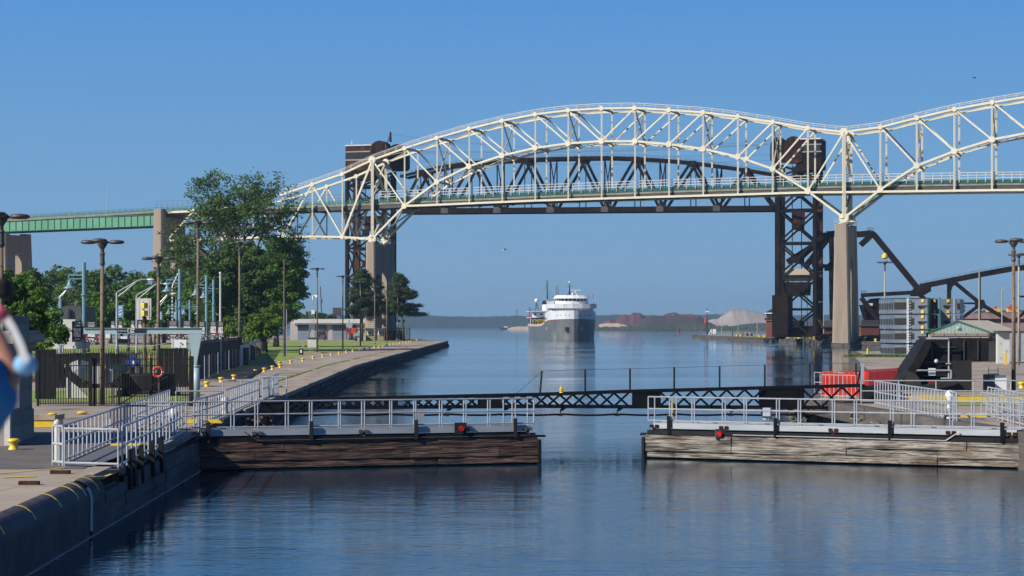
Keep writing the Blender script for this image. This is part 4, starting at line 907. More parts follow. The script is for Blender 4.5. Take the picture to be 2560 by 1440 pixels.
for l in (-2.9, 3.2):
    s_ = 1 if l > 0 else -1; t = float(np.interp(abs(l), hw[:8], tt[:8]))
    MB().box(S(t+.05, l, 4.4), (1.5, 1.4, 1.3)).build('anchor_pocket', M['blackmatt'], hull_)
    MB().box(S(t-.55, l, 3.35), (1.5, .5, .35)).box(S(t-.6, l, 3.9), (.35, .4, 1.0)).build('anchor', M['rust_red'], sh)
MB().box(S(16.9, -10.35, 4.4), (.2, .9, .9)).build('load_mark', M['white'], hull_)
# cables from stem
MB().box(S(2.2, -2.9, 1.9), (.5, .5, 2.6)).box(S(2.6, -3.4, 1.2), (.25, .4, 1.8)).box(S(2.3, 3.3, 2.0), (.4, .4, 2.0)).build('rust_streak', M['rust_red'], hull_)
q = MB(); q.tube(S(.2, 0, 12), S(7, 0, 17), .06, 4); q.tube(S(.2, 0.2, 11.9), S(2.5, 2.6, 5), .06, 4); q.build('forestay', M['lamp'], sh)
# midship gear seen along the port side
q = MB()
for t in range(34, 145, 9):
    q.box(S(t, 0, 6.6), (17.5, 5, 1.6), math.atan2(sr.y, sr.x)); q.tube(S(t+4, -9.5, 5.4), S(t+4, -9.5, 9.2), .16); q.beam(S(t+4, -9.5, 9.2), S(t+4, -6, 9.2), .3)
q.build('hatches', M['rust'], sh)
q = MB()
for t in range(40, 140, 22): q.box(S(t, -7.5, 7.3), (3, 6, 2.2))
q.build('deck_stores', M['yellow'], sh)
# aft house
for t0, t1, hh, z0, z1, nm in ((150, 184, 9.8, 5.4, 9.6, 'aft_house'), (152, 180, 9.0, 9.6, 12.6, 'aft_upper_house')):
    shipwall([(t0, -hh), (t0, hh), (t1, hh*.8), (t1, -hh*.8)], z0, z1, nm, M['white'])
q = MB()
for z in (9.6, 12.6): 
    q.box(S(166, 0, z), (20.4, 33, .3), math.atan2(sr.y, sr.x))
for k in range(8): q.tube(S(149.8, -9.9+k*2.8, 5.4), S(149.8, -9.9+k*2.8, 9.6), .16)
q.build('aft_deck_overhang', M['white'], sh)
q = MB()
for k in range(6): q.box(S(149.6, -8+k*3.2, 7.6), (.9, .4, 1)); q.box(S(151.7, -7.5+k*3, 11.1), (.9, .4, 1))
q.build('aft_windows', M['glass'], sh)
q = MB(); q.box(S(158, -9.8, 8.2), (.4, 9, 2)); q.box(S(151, -7, 7), (4.6, 1.2, 3)); q.build('aft_recess', M['blackmatt'], sh)
fu = S(168, -.6, 12.5)
fn_ = MB().lathe(fu, [(2.5, 0), (2.45, 3.6)], 16).build('funnel', M['white'], sh, smooth=True)
MB().lathe(fu+V((0, 0, 3.6)), [(2.48, 0), (2.42, 1.6), (1.9, 2.0), (0.1, 2.1)], 16).build('funnel_top', M['black'], fn_, smooth=True)
q = MB(); p = S(150, -1.6, 12.5); q.tube(p+V((0, 0, 4)), p+V((-.2, 0, 15.2)), .35, 6, .2); q.build('mast', M['black'], sh)
MB().tube(p, p+V((0, 0, 5.8)), .4, 6).build('mast_foot', M['offwhite'], sh)
q = MB(); q.tube(p+V((0, 0, 14)), S(152, -9, 12.6), .04, 3); q.tube(p+V((0, 0, 14)), S(100, -1, 16), .04, 3); q.build('stays', M['lamp'], sh)
p = S(155, -6.6, 12.6); q = MB()
for a in range(3): q.tube(p+V((math.cos(a*2.1)*1.1, math.sin(a*2.1)*1.1, 0)), p+V((0, 0, 4.4)), .13)
for z in (1.2, 2.6): q.beam(p+V((-.8, 0, z)), p+V((.8, 0, z+.6)), .1)
q.build('dome_tripod', M['black'], sh); MB().ball(p+V((0, 0, 5.3)), 1.05, 12).build('dome', M['white'], sh, smooth=True)
q = MB(); q.box(S(158, -9.9, 10.6), (1.2, 6, 1.2)); q.build('lifeboat', M['orange'], sh)
q = MB(); q.tube(S(150, -9.7, 7), S(156, -10.2, 14.5), .2); q.tube(S(162, -9.7, 9), S(156, -10.2, 14.5), .2); q.build('davit', M['lamp'], sh)
q = MB()
for t0, t1, l, z in ((150, 182, -9.2, 12.7),): 
    for k in range(12): q.tube(S(t0+k*2.8, l, z), S(t0+k*2.8, l, z+1.1), .05, 4)
    q.tube(S(t0, l, z+1.1), S(t1, l, z+1.1), .05, 4); q.tube(S(t0, -l, z+1.1), S(t0, l, z+1.1), .05, 4)
q.build('aft_railing', M['lamp'], sh)
def text(body, loc, size, xdir, m, parent, name='lettering', up=V((0, 0, 1)), ext=.01):
    cu = bpy.data.curves.new('t', 'FONT'); cu.body = body; cu.size = size; cu.extrude = ext; cu.align_x = 'CENTER'; cu.align_y = 'CENTER'
    tmp = bpy.data.objects.new('t', cu); COL.objects.link(tmp); dg = bpy.context.evaluated_depsgraph_get(); dg.update()
    me = bpy.data.meshes.new_from_object(tmp.evaluated_get(dg)); COL.objects.unlink(tmp); bpy.data.objects.remove(tmp)
    x = V(xdir).normalized(); z = x.cross(up).normalized(); y = z.cross(x)
    R = Matrix((x, y, z)).transposed().to_4x4(); me.transform(R); me.transform(Matrix.Translation(V(loc)-org(parent))); me.materials.clear(); me.materials.append(m)
    o = bpy.data.objects.new(name, me); COL.objects.link(o); o.parent = parent; return o
p0 = S(14, -10.25, 8.5); p1 = S(21, -10.55, 8.5)
text('CALLAWAY', S(17.5, -10.75, 8.6), 1.3, (S(14, -10.2, 0)-S(24, -10.6, 0)), M['black'], sh, 'ship_name')
# small barge at spit and the white spars
bg_ = thing('barge', 'small dark blue barge moored at the rubble spit left of the freighter', 'boat', P(1263, 824, 2600))
MB().prism([P(x, y, 2600) for x, y in ((1247, 818.5), (1251, 824), (1270, 824.3), (1276, 819), (1272, 818.3), (1262, 819.3), (1250, 817.5))], V((0, 10, 0))).build('hull', mat('navy_hull', (.02, .03, .08), rough=.6), bg_)
MB().box(P(1265, 817.6, 2603), (5, 4, 2)).build('deckhouse', M['offwhite'], bg_)
mk = thing('light_mast', 'tall slim floodlight mast on the far spit left of the freighter', 'light mast', P(1292, 819, 2560))
MB().tube(P(1292, 819, 2560), P(1292, 776, 2560), .45, 6).build('pole', M['lamp'], mk); MB().box(P(1292, 776, 2560), (3.6, 1, .7)).build('lamp_head', M['lamp'], mk)
for i, (px, yb, ht, Y) in enumerate(((1697, 831, 3.0, 1611), (1529, 826, 2.2, 2200))):
    b_ = thing('channel_buoy', ['red channel buoy floating left of the long right quay', 'tiny red channel buoy floating just right of the freighter'][i], 'buoy', V((X(px, Y), Y, 0)), 'red channel buoys')
    p = V((X(px, Y), Y, 0)); MB().lathe(p, [(1.0, -.2), (1.0, .8), (.6, 1.2), (.55, ht)], 10).build('body', M['redpaint'], b_); MB().tube(p+V((0, 0, ht)), p+V((0, 0, ht+.6)), .15).build('light', M['redpaint'], b_)

# ------------------------------------------------------------------ lock gates
def gate(name_label, x0, Y0, x1, Y1, posts, mt, ztop, zdeck, tip_px, sig, marker, flip):
    a, b = V((x0, Y0, 0)), V((x1, Y1, 0)); g = thing('lock_gate', name_label, 'lock gate', a.lerp(b, .5), 'lock gate leaves')
    d = (b-a).normalized(); n = V((d.y, -d.x, 0)); 
    if n.y > 0: n = -n                    # toward the camera
    L = (b-a).length
    def U(px):                            # distance along leaf of image column
        k = (px-CX)/F; u = (k*a.y-a.x)/(d.x-k*d.y); return u
    # timber courses
    rows = [(.07, ztop*.33), (ztop*.33, ztop*.66), (ztop*.66, ztop)]
    for j, (z0, z1) in enumerate(rows):
        u = -.2; k = 0
        while u < L-.05:
            ln = random.choice((3.8, 5.0, 6.4)) if k else random.choice((2.2, 3.4)); e = min(u+ln, L); ww = .42+random.uniform(-.05, .03)
            if L-e < 1.2: e = L
            q = MB(); 
            nseg = max(2, int((e-u)/.35)); 
            for s_ in range(nseg):
                ua = u+(e-u)*s_/nseg+(.012 if s_ == 0 else 0); ub = u+(e-u)*(s_+1)/nseg-(.012 if s_ == nseg-1 else 0)
                wa = ww+.012*math.sin(ua*3+j*2)+.008*math.sin(ua*11+j); wb = ww+.012*math.sin(ub*3+j*2)+.008*math.sin(ub*11+j)
                dz = .012; za, zb = z0+.006, z1-.006+.004*math.sin(ua*4+j); zc, zd = z0+.006, z1-.006+.004*math.sin(ub*4+j)
                q.hexa([a+d*ua+V((0, 0, za)), a+d*ub+V((0, 0, zc)), a+d*ub+n*wb+V((0, 0, zc)), a+d*ua+n*wa+V((0, 0, za))],
                       [a+d*ua+V((0, 0, zb)), a+d*ub+V((0, 0, zd)), a+d*ub+n*(wb-.03)+V((0, 0, zd)), a+d*ua+n*(wa-.03)+V((0, 0, zb))])
            q.build('fender_timber', M[mt], g); u = e; k += 1
    MB().hexa([a+V((0, 0, -1)), b+V((0, 0, -1)), b-n*1.0+V((0, 0, -1)), a-n*1.0+V((0, 0, -1))], [a+V((0, 0, ztop-.02)), b+V((0, 0, ztop-.02)), b-n*1.0+V((0, 0, ztop-.02)), a-n*1.0+V((0, 0, ztop-.02))]).build('gate_body', M['blackmatt'], g)
    MB().hexa([b+V((0, 0, -1)), b+d*.12+V((0, 0, -1)), b+d*.12+n*.5+V((0, 0, -1)), b+n*.5+V((0, 0, -1))], [b+V((0, 0, ztop-.1)), b+d*.12+V((0, 0, ztop-.1)), b+d*.12+n*.5+V((0, 0, ztop-.1)), b+n*.5+V((0, 0, ztop-.1))]).build('mitre_post', M['black'], g)
    # walkway: fascia plate, beam, brackets
    def bar(nm, u0, u1, off, z, w, h, m): MB().beam(a+d*u0+n*off+V((0, 0, z)), a+d*u1+n*off+V((0, 0, z)), w, h).build(nm, M[m], g)
    bar('fascia_plate', .0, L-.35, .30, zdeck-.12, .03, .25, 'fascia'); bar('rear_fascia_plate', .0, L-.35, -.75, zdeck-.14, .03, .30, 'fascia')
    bar('walkway_grating', .0, L-.3, -.22, zdeck-.05, 1.0, .05, 'lamp')
    bar('support_beam', -.2, L-.1, .24, zdeck-.42, .26, .2, 'black'); bar('support_beam', -.2, L-.1, -.7, zdeck-.42, .26, .2, 'black')
    q = MB(); u = .5
    while u < L:
        q.box(a+d*u+n*.1+V((0, 0, (ztop+zdeck-.5)/2)), (.26, .4, max(.1, zdeck-.5-ztop))); 
        q.beam(a+d*(u+.3)+n*.2+V((0, 0, zdeck-.5)), a+d*(u+.85)+n*.2+V((0, 0, ztop)), .14, .1); u += 1.35
    q.build('bracket', M['black'], g)
    q = MB(); u = .6
    while u < L-.3:
        q.beam(a+d*u+n*.05+V((0, 0, ztop+.03)), a+d*(u+random.uniform(.3, .9))+n*.05+V((0, 0, ztop+.03)), .3, .07); q.box(a+d*(u+.2)+n*.3+V((0, 0, ztop+.05)), (.1, .1, .09)); u += 1.0
    q.build('top_fittings', M['rust'], g)
    # tall black posts, double posts, rails
    for px in posts['black']:
        u = U(px); MB().box(a+d*u+n*.38+V((0, 0, zdeck-.10)), (.15, .14, .80)).build('guide_post', M['black'], g)
    r = .033; hs = (1.12, .60, .09)
    u0, u1 = sorted((U(posts['ends'][0]), U(posts['ends'][1])))
    for side in (.26,):
        for hgt in hs:
            MB().tube(a+d*u0+n*side+V((0, 0, zdeck+hgt)), a+d*u1+n*side+V((0, 0, zdeck+hgt)), r).build('rail', M['galv'], g)
        for px in posts['posts']:
            u = U(px); MB().tube(a+d*u+n*side+V((0, 0, zdeck-(.02 if side < 0 else .12))), a+d*u+n*side+V((0, 0, zdeck+1.12)), r*.9).build('railing_post', M['galv'], g)
        for px in posts['ends'][1:]:
            u = U(px); MB().tube(a+d*u+n*side+V((0, 0, zdeck+.09)), a+d*u+n*side+V((0, 0, zdeck+1.12)), r).build('end_post', M['galv'], g)
    for px in posts['feet']:
        u = U(px); q = MB()
        for s_ in (-.12, .12): q.box(a+d*(u+s_)+n*.35+V((0, 0, zdeck-.15)), (.15, .08, .13))
        q.box(a+d*u+n*.33+V((0, 0, zdeck-.32)), (.14, .06, .24)); q.build('bolt_clamp', M['rust_red' if flip else 'stringer'], g)
    # conduit along top of timbers
    c1, c2 = posts['conduit']; q = MB(); ua, ub = U(c1), U(c2)
    q.path([a+d*ub+n*.42+V((0, 0, ztop+.08)), a+d*ua+n*.42+V((0, 0, ztop+.05)), a+d*(ua+(-.55))+n*.42+V((0, 0, ztop+.42))], .022); q.build('conduit', M['galv' if flip else 'lamp'], g)
    # signal
    u = U(sig[0]); c = a+d*u+n*.55+V((0, 0, sig[1])); 
    sgb = MB().box(a+d*(u)+n*.34+V((0, 0, sig[1])), (.5, .12, .46)).build('signal_board', M['black'], g) if not flip else MB().box(a+d*(u+.02)+n*.36+V((0, 0, sig[1])), (.42, .12, .42), math.pi/10).build('signal_board', M['lamp'], g)
    q = MB(); q.tube(c-n*.1, c, .11, 18); q.build('signal_lens', M['lens'], sgb)
    # cabinet
    u = U(posts['box']); jb = MB().box(a+d*u-n*.9+V((0, 0, zdeck+.42)), (.34, .25, .52), math.atan2(d.y, d.x), ).build('junction_box', M['fascia'], g)
    MB().box(a+d*(u+(.22 if flip else -.24))-n*.9+V((0, 0, zdeck+.45)), (.1, .2, .3)).build('box_side_unit', M['black'], jb)
    if marker: u = U(marker); MB().box(a+d*u-n*.72+V((0, 0, zdeck+.62)), (.05, .05, .95)).build('yellow_marker', M['yellow'], g)
    return g
gate('left lock gate leaf with dark reddish timbers and grey railings', -12.35, 80, .97, 84,
     dict(black=[517, 774, 1035, 1282], ends=[478, 1330], posts=[502, 575, 583, 635, 642, 711, 718, 771, 777, 843, 848, 901, 908, 971, 976, 1031, 1036, 1095, 1101, 1155, 1161, 1215, 1221, 1254, 1276, 1284, 1314], feet=[639, 904, 1157, 1314], conduit=(640, 1310), box=1062), 'timber_dark', 1.12, 1.62, None, (1146, 1.54), None, False)
g2 = gate('right lock gate leaf with weathered grey timbers and grey railings', 20.5, 81, 5.95, 87.5,
     dict(black=[1679, 1945, 2230, 2510], ends=[2575, 1626], posts=[1642, 1679, 1684, 1696, 1735, 1741, 1811, 1818, 1865, 1871, 1946, 1953, 2000, 2006, 2085, 2091, 2140, 2146, 2230, 2237, 2282, 2289, 2378, 2385, 2432, 2439, 2530, 2537], feet=[1642, 1815, 2088, 2381, 2533], conduit=(2370, 1840), box=1903), 'timber_grey', 1.03, 1.56, None, (1808, 1.14), 1667, True)
bpy.data.objects['lock_gate']['group'] = 'lock gate leaves'
# granite block at the right end of the right gate
MB().box((21.9, 78.6, .1), (2.2, 3, 1.9)).build('wall_block', M['quay_light'], label='chipped grey granite block at the right end of the right gate', cat='stone block', bevel=.06)
MB().box((21.6, 82.2, .9), (1.6, 2.6, 1.0)).build('gate_recess', M['blackmatt'], label='dark gate hinge recess behind the granite block at far right', cat='recess')

# ------------------------------------------------------------------ railings on the quays
def railing(label, pts, h=1.1, cat='railing', z=ZQ, step=.55, nr=3, r=.037, thick=True, group=None):
    pts = [V(p) for p in pts]; t = thing('railing', label, cat, pts[0], group)
    for a, b in zip(pts[:-1], pts[1:]):
        L = (b-a).length; n = max(1, round(L/step))
        for k in range(nr):
            hh = h-k*(h-.12)/max(1, nr-1) if nr > 1 else h
            MB().tube(a+V((0, 0, hh)), b+V((0, 0, hh)), r).build('rail', M['galv'], t)
        for k in range(n+1):
            p = a.lerp(b, k/n); MB().tube(p, p+V((0, 0, h)), r*.95).build('railing_post', M['galv'], t)
    return t
RG = 'grey tubular railings on the left quay'
railing('long near railing along the water side of the left quay walkway', [V((-11.75, 60.3, ZQ)), V((-12.9, 78.2, ZQ))], 1.25, step=1.15, group=RG)
railing('long railing on the land side of the left quay walkway', [V((-13.85, 61.2, ZQ)), V((-15.0, 78.6, ZQ))], 1.2, step=.95, group=RG)
railing('low white swing barrier across the near end of the left walkway', [V((-13.6, 60.8, ZQ)), V((-11.85, 60.2, ZQ))], 1.16, step=1.75, nr=2, r=.036, group=RG)
railing('short double railing stub at the outer left end of the walkway', [V((-14.1, 61.4, ZQ)), V((-13.7, 61, ZQ))], 1.22, step=.4, group=RG)
railing('cross railing joining the gate walkway behind the near railings', [V((-15.0, 80, ZQ)), V((-12.6, 80.4, ZQ))], 1.2, step=.5, group=RG)
railing('pale cross barrier above the middle of the left walkway', [V((-14.9, 77, ZQ)), V((-13.2, 77, ZQ))], 1.2, step=1.6, nr=2, group=RG)
railing('railing climbing back toward the blue grey jib crane', [V((-15.3, 80.5, ZQ)), V((-16.6, 97, ZQ))], 1.15, step=1.0, group=RG)
railing('closely posted railing right behind the left gate', [V((-13.35, 84, ZQ)), V((-13.5, 93.5, ZQ))], 1.15, step=.8, group=RG)
railing('dense railing with white lamps along the quay edge behind the left gate', [V((-13.5, 94.2, ZQ)), V((-14.2, 112, ZQ))], 1.25, step=.95, group=RG)
railing('farthest dense railing on the left quay edge beyond the boom end', [V((-14.15, 113.5, ZQ)), V((-14.5, 124, ZQ))], 1.25, step=.6, group=RG)
railing('white rectangular gate panel beside the farthest left railing', [V((-14.9, 118, ZQ)), V((-13.3, 118, ZQ))], 1.25, step=.8, r=.04, group=RG)
railing('grey cross railing linking the dense quay railings', [V((-16.2, 112, ZQ)), V((-14.2, 112.2, ZQ))], 1.2, step=1.0, nr=2, group=RG)
railing('white rail between the crane column and the dense railing', [V((-16.3, 97, ZQ)), V((-13.7, 97.5, ZQ))], 1.1, step=2.6, nr=2, r=.036, group=RG)
MB().poly([V((-13.8, 61, ZQ+.03)), V((-11.85, 60.4, ZQ+.03)), V((-13.1, 78.5, ZQ+.03)), V((-14.9, 78.5, ZQ+.03))]).build('walkway_plate', mat('chequer_plate', (.11, .11, .115), (.16, .16, .165), 9, .6, bump=.4), label='grey chequered steel plate floor between the near left railings', cat='walkway plate')
RR = 'grey tubular railings on the right quay'
railing('slanting railing on the water side of the right ramp', [V((19.6, 108, ZQ)), V((19.9, 89.5, ZQ))], 1.28, step=.72, group=RR)
railing('slanting railing on the land side of the right ramp', [V((23.8, 100, ZQ)), V((22.9, 86, ZQ))], 1.2, step=1.0, group=RR)
railing('long straight railing across the head of the right ramp', [V((19.2, 110, ZQ)), V((29.5, 110, ZQ))], 1.25, step=2.2, r=.035, group=RR)
railing('curved top barrier at the far right behind the gate', [V((19.9, 90, ZQ)), V((24, 90.5, ZQ))], 1.12, step=2.0, nr=2, r=.036, group=RR)
railing('second slanted railing nearest the right edge', [V((22.3, 95, ZQ)), V((21.6, 84, ZQ))], 1.12, step=1.3, group=RR)
railing('tall grey railing around the orange barriers by the boom tip', [V((18.4, 119, ZQ)), V((20.2, 117.5, ZQ))], 1.35, step=.3, r=.025, group=RR)
railing('thin grey railing running behind the orange barriers', [V((18.9, 125, ZQ)), V((21.5, 123.5, ZQ))], 1.35, step=.4, r=.025, group=RR)
# lights on railings
for px, py, Y, lab in ((562, 1008, 95, 'white bell shaped lamp cover on the dense left railing'), (433, 1040, 79, 'white bell shaped lamp cover at the gate end of the near left railing'), (2375, 992, 91, 'white bell shaped lamp cover by the right ramp railings')):
    p = P(px, py, Y); L_ = thing('deck_lamp', lab, 'lamp', V((p.x, p.y, ZQ)), 'white deck lamps on the railings')
    MB().lathe(p, [(.16, -.3), (.14, -.1), (.2, 0), (.22, .12), (.12, .26), (.05, .3)], 12).build('cover', M['white'], L_, smooth=True)
    MB().lathe(p+V((0, 0, -.6)), [(.1, 0), (.15, .1), (.13, .26)], 10).build('lower_cover', M['offwhite'], L_)
    MB().tube(V((p.x, p.y, ZQ)), p+V((0, 0, -.5)), .05).box(p+V((0, -.05, -.95)), (.5, .25, .22)).build('bracket', M['black'], L_)
    q = MB(); q.box(p+V((-.12, -.2, -.95)), (.16, .06, .1)); q.box(p+V((.12, -.2, -.95)), (.16, .06, .1)); q.build('flood_lens', M['white'], L_)

# ------------------------------------------------------------------ ship arrestor boom across the canal
bo = thing('arrestor_boom', 'long black lattice boom lowered across the canal behind the gates', 'boom', V((0, 106, 1)))
A_, B_ = (650, 102.0), (2162, 112.0); inv = lambda px: 1/(1/A_[1]+(px-A_[0])*(1/B_[1]-1/A_[1])/(B_[0]-A_[0]))
bt_ = lambda x: float(np.interp(x, [650, 780, 1340, 1560, 1960, 2162], [1003, 997, 985, 977.5, 967, 962])); bb_ = lambda x: float(np.interp(x, [650, 780, 1340, 2162], [1029, 1022, 1018.5, 1022]))
BP = lambda x, y: P(x, y, inv(x)); BO = V((-.1, 1, 0)).normalized()*.9
bx = list(range(650, 2162, 27)); 
for o in (0, 1):
    off = BO*o; q = MB()
    for x0, x1 in zip(bx[:-1], bx[1:]): q.beam(BP(x0, bt_(x0)+2)+off, BP(x1, bt_(x1)+2)+off, .12, .16)
    q.beam(BP(bx[-1], bt_(bx[-1])+2)+off, BP(2162, bt_(2162)+2)+off, .12, .16); q.build('top_chord', M['black'], bo)
    q = MB()
    for x0, x1 in zip(bx[:-1], bx[1:]): q.beam(BP(x0, bb_(x0)-2)+off, BP(x1, bb_(x1)-2)+off, .12, .16)
    q.beam(BP(bx[-1], bb_(bx[-1])-2)+off, BP(2162, bb_(2162)-2)+off, .12, .16); q.build('bottom_chord', M['black'], bo)
    if o == 0:
        for u0, u1 in ((650, 712), (960, 995), (1194, 1255), (1580, 1652), (1897, 2010)):
            MB().prism([BP(u0, bt_(u0)+3)-BO*.04, BP(u1, bt_(u1)+3)-BO*.04, BP(u1, bb_(u1)-3)-BO*.04, BP(u0, bb_(u0)-3)-BO*.04], BO*.05).build('solid_panel', M['black'], bo)
        q = MB(); x = 700
        while x < 2150:
            w_ = .9*(bb_(x)-bt_(x)); x1 = min(x+w_, 2162)
            if not any(u0-5 < (x+x1)/2 < u1+5 for u0, u1 in ((1194, 1255), (1580, 1652), (1897, 2010), (960, 995))):
                q.beam(BP(x, bt_(x)+4), BP(x1, bb_(x1)-4), .05, .11); q.beam(BP(x, bb_(x)-4)-BO*.07, BP(x1, bt_(x1)+4)-BO*.07, .05, .11)
            x = x1
        q.build('lattice', M['black'], bo)
q = MB()
for x in range(1120, 2100, 142): q.prism([BP(x-2, bb_(x))+V((0, -.05, 0)), BP(x+14, bb_(x))+V((0, -.05, 0)), BP(x+2, bb_(x)+9)+V((0, -.05, 0)), BP(x-2, bb_(x)+9)+V((0, -.05, 0))], BO*.1); q.beam(BP(x-3, bb_(x)+5), BP(x-3, 1041), .06, .06); q.box(BP(x-3, 1037), (.3, .12, .12))
q.build('cable_hangers', M['black'], bo)
q = MB(); pr = None
for k in range(0, 61):
    x = 640+(2180-640)*k/60; ph = ((x-1120) % 142)/142; y = 1036+3.0*4*ph*(1-ph)-1; p = BP(x, y)
    if pr: q.tube(pr, p, .055, 6)
    pr = p
q.build('wire_rope', M['rust'], bo)
ys_ = {1355: 927, 1463: 923, 1575: 921, 1685.5: 918, 1799: 914.5, 1912: 911.5, 2025: 909}
q2 = MB(); pk = sorted(ys_)
for x in pk:
    MB().tube(BP(x-(5 if x == 1355 else 0), bt_(x)), BP(x, ys_[x]), .05, 6).build('boom_post', M['black'], bo)
for a, b in zip(pk[:-1], pk[1:]): q2.tube(BP(a, ys_[a]+1), BP(b, ys_[b]+1), .012, 4)
q2.tube(BP(1290, 985), BP(1355, 928), .012, 4); q2.tube(BP(2025, 910), BP(2130, 908), .012, 4); q2.build('hand_wire', M['black'], bo)
p = BP(1403, 982); MB().lathe(p, [(.13, 0), (.08, .04), (.08, .1), (.12, .12), (.07, .17), (.12, .2), (.06, .26), (.05, .36)], 10).build('marker_light', M['yellow'], bo)
# boom machine on the right quay
bmch = thing('boom_machine', 'huge black slanted boom lifting frame in front of the green gabled shed', 'boom machine', V((26, 122, ZQ)))
MB().prism([P(x, y, 121) for x, y in ((2246, 992), (2247, 958), (2300, 880), (2318, 851), (2332, 847), (2472, 848), (2472, 904), (2420, 905), (2420, 931), (2397, 936), (2394, 992))], V((0, 3.2, 0))).build('side_plate', M['black'], bmch)
q = MB(); q.beam(P(2256, 972, 120.7), P(2325, 848, 120.7), .35, .5); q.beam(P(2250, 965, 120.6), P(2316, 856, 120.6), .12, .2); q.build('sloped_arm', M['black'], bmch)
q = MB(); q.tube(P(2372, 963, 120.4), P(2372, 847, 120.4), .05); q.path([P(2292, 926, 120.3), P(2378, 926, 120.3), P(2378, 946, 120.3), P(2352, 946, 120.3)], .05); q.beam(P(2315, 846, 120.3), P(2372, 846, 120.3), .06, .1); q.beam(P(2364, 909, 120.3), P(2378, 909, 120.3), .08, .05); q.ball(P(2341, 903, 120.6), .14); q.build('pipes', M['galv'], bmch)
q = MB(); q.tube(P(2266, 965, 120.9), P(2266, 965, 120.5), .9, 24); q.build('wheel', M['blackmatt'], bmch)
MB().box(P(2330, 935, 120.5), (.42, .1, .7)).build('white_plate', M['white'], bmch); MB().box(P(2330, 949, 120.5), (.42, .1, .5)).build('red_plate', M['redpaint'], bmch)
q = MB(); q.prism([P(x, y, 120) for x, y in ((2255, 968), (2395, 955), (2380, 1000), (2250, 1000))], V((0, 2, 0))); q.box(P(2402, 955, 121), (1.0, 1.4, 2.6)); q.beam(P(2300, 975, 119.6), P(2395, 950, 119.6), .3); q.build('winch_block', M['blackmatt'], bmch)
q = MB()
for x_ in (2330, 2372, 2410, 2445): q.box(P(x_, 875, 120.95), (.07, .1, 1.2))
for y_ in (868, 905, 940): q.box(P(2350, y_, 120.95), (1.9, .08, .06))
for i in range(40): q.box(P(2262+i*3.2, 992-i*2.2 if False else 900+34*math.sin(i*1.9), 120.97), (.05, .06, .05))
q.build('plate_seams', M['stringer'], bmch)
# counter boom pivot plate between lattice end and machine
MB().prism([P(x, y, 112.5) for x, y in ((2158, 966), (2255, 962), (2255, 1012), (2160, 1030))], V((0, 1.4, 0))).build('pivot_arm', M['black'], bmch)
MB().prism([P(x, y, 110) for x, y in ((2085, 1002), (2165, 1004), (2372, 1040), (2372, 1047), (2160, 1018))], V((.3, 1, 0))).build('steel_skid', M['rust_red'], label='long rusty steel skid beam lying below the right ramp railings', cat='steel beam')
# red corrugated gangway fence, orange barriers
rf = thing('red_fence', 'long red corrugated fence panel running up to the black boom machine', 'fence', V((23, 122, ZQ)))
q = MB(); a, b = V((X(2100, 128), 128, 0)), V((X(2245, 122.5), 122.5, 0)); n_ = 60
for k in range(n_):
    p = a.lerp(b, k/n_); p2 = a.lerp(b, (k+.55)/n_); z0, z1 = 1.5, 2.75+.35*k/n_; zz = V((0, -.06, 0))
    q.hexa([p+V((0, 0, z0)), p2+V((0, 0, z0)), p2+V((0, .06, z0)), p+V((0, .06, z0))], [p+V((0, 0, z1)), p2+V((0, 0, z1)), p2+V((0, .06, z1)), p+V((0, .06, z1))])
q.hexa([a+V((0, .05, 1.5)), b+V((0, .05, 1.5)), b+V((0, .1, 1.5)), a+V((0, .1, 1.5))], [a+V((0, .05, 2.7)), b+V((0, .05, 3.05)), b+V((0, .1, 3.05)), a+V((0, .1, 2.7))])
q.build('corrugated_panel', M['redpaint'], rf); MB().beam(a+V((0, 0, 2.8)), b+V((0, 0, 3.14)), .1, .08).build('top_rail', M['redpaint'], rf)
for k in range(9):
    Yb = 121.5-.12*k; px = 2062+k*13
    p = gz(px, Yb); lab = ['first', 'second', 'third', 'fourth', 'fifth', 'sixth', 'seventh', 'eighth', 'ninth'][k]
    o_ = thing('plastic_barrier', f'bright orange plastic barrier, {lab} from the water end of the row by the boom tip', 'barrier', p, 'orange plastic barriers')
    h = 1.45+.06*math.sin(k*1.7); MB().box(p+V((0, 0, h/2)), (.30, .35, h)).build('panel', M['orange'], o_, bevel=.04); MB().box(p+V((0, 0, .1)), (.3, .5, .2)).build('foot', M['orange'], o_)
lt = thing('lattice_strut', 'leaning grey metal strut standing beside the orange barriers', 'strut', gz(2158, 118.6))
MB().beam(gz(2152, 118.6), P(2156, 909, 118.6), .14, .2).build('strut', M['galv'], lt); MB().beam(gz(2140, 118.6, 1.9), P(2154, 910, 118.6), .08).build('brace', M['black'], lt); MB().tube(P(2140, 965, 118.4), P(2140, 908, 118.4), .05).build('post', M['black'], lt)
# rubble at wall end
def rubble(name, label, c, ext, n, s, m, cat='rubble', zb=0):
    q = MB()
    for i in range(n):
        p = V(c)+V((random.uniform(-1, 1)*ext[0], random.uniform(-1, 1)*ext[1], random.random()*ext[2])); k = s*random.uniform(.4, 1.2)
        d = V((random.gauss(0, 1), random.gauss(0, 1), random.gauss(0, .35))).normalized()*k; q.beam(p-d, p+d, k*random.uniform(.3, .7), k*random.uniform(.3, .6))
    return q.build(name, M[m], label=label, cat=cat, kind='stuff')
rubble('rubble', 'heap of broken timber and stone at the right lock wall end', (18.0, 115.5, .1), (1.8, 3, 1.1), 220, .35, 'timber_grey')
rubble('driftwood', 'wet broken timbers along the wall below the right ramp', (19.0, 104, .3), (1.0, 8, .7), 260, .35, 'timber_grey')
rubble('driftwood', 'dark broken timbers below the boom end at the left wall', (-13.1, 97, .2), (.6, 9, .9), 220, .3, 'timber_dark')
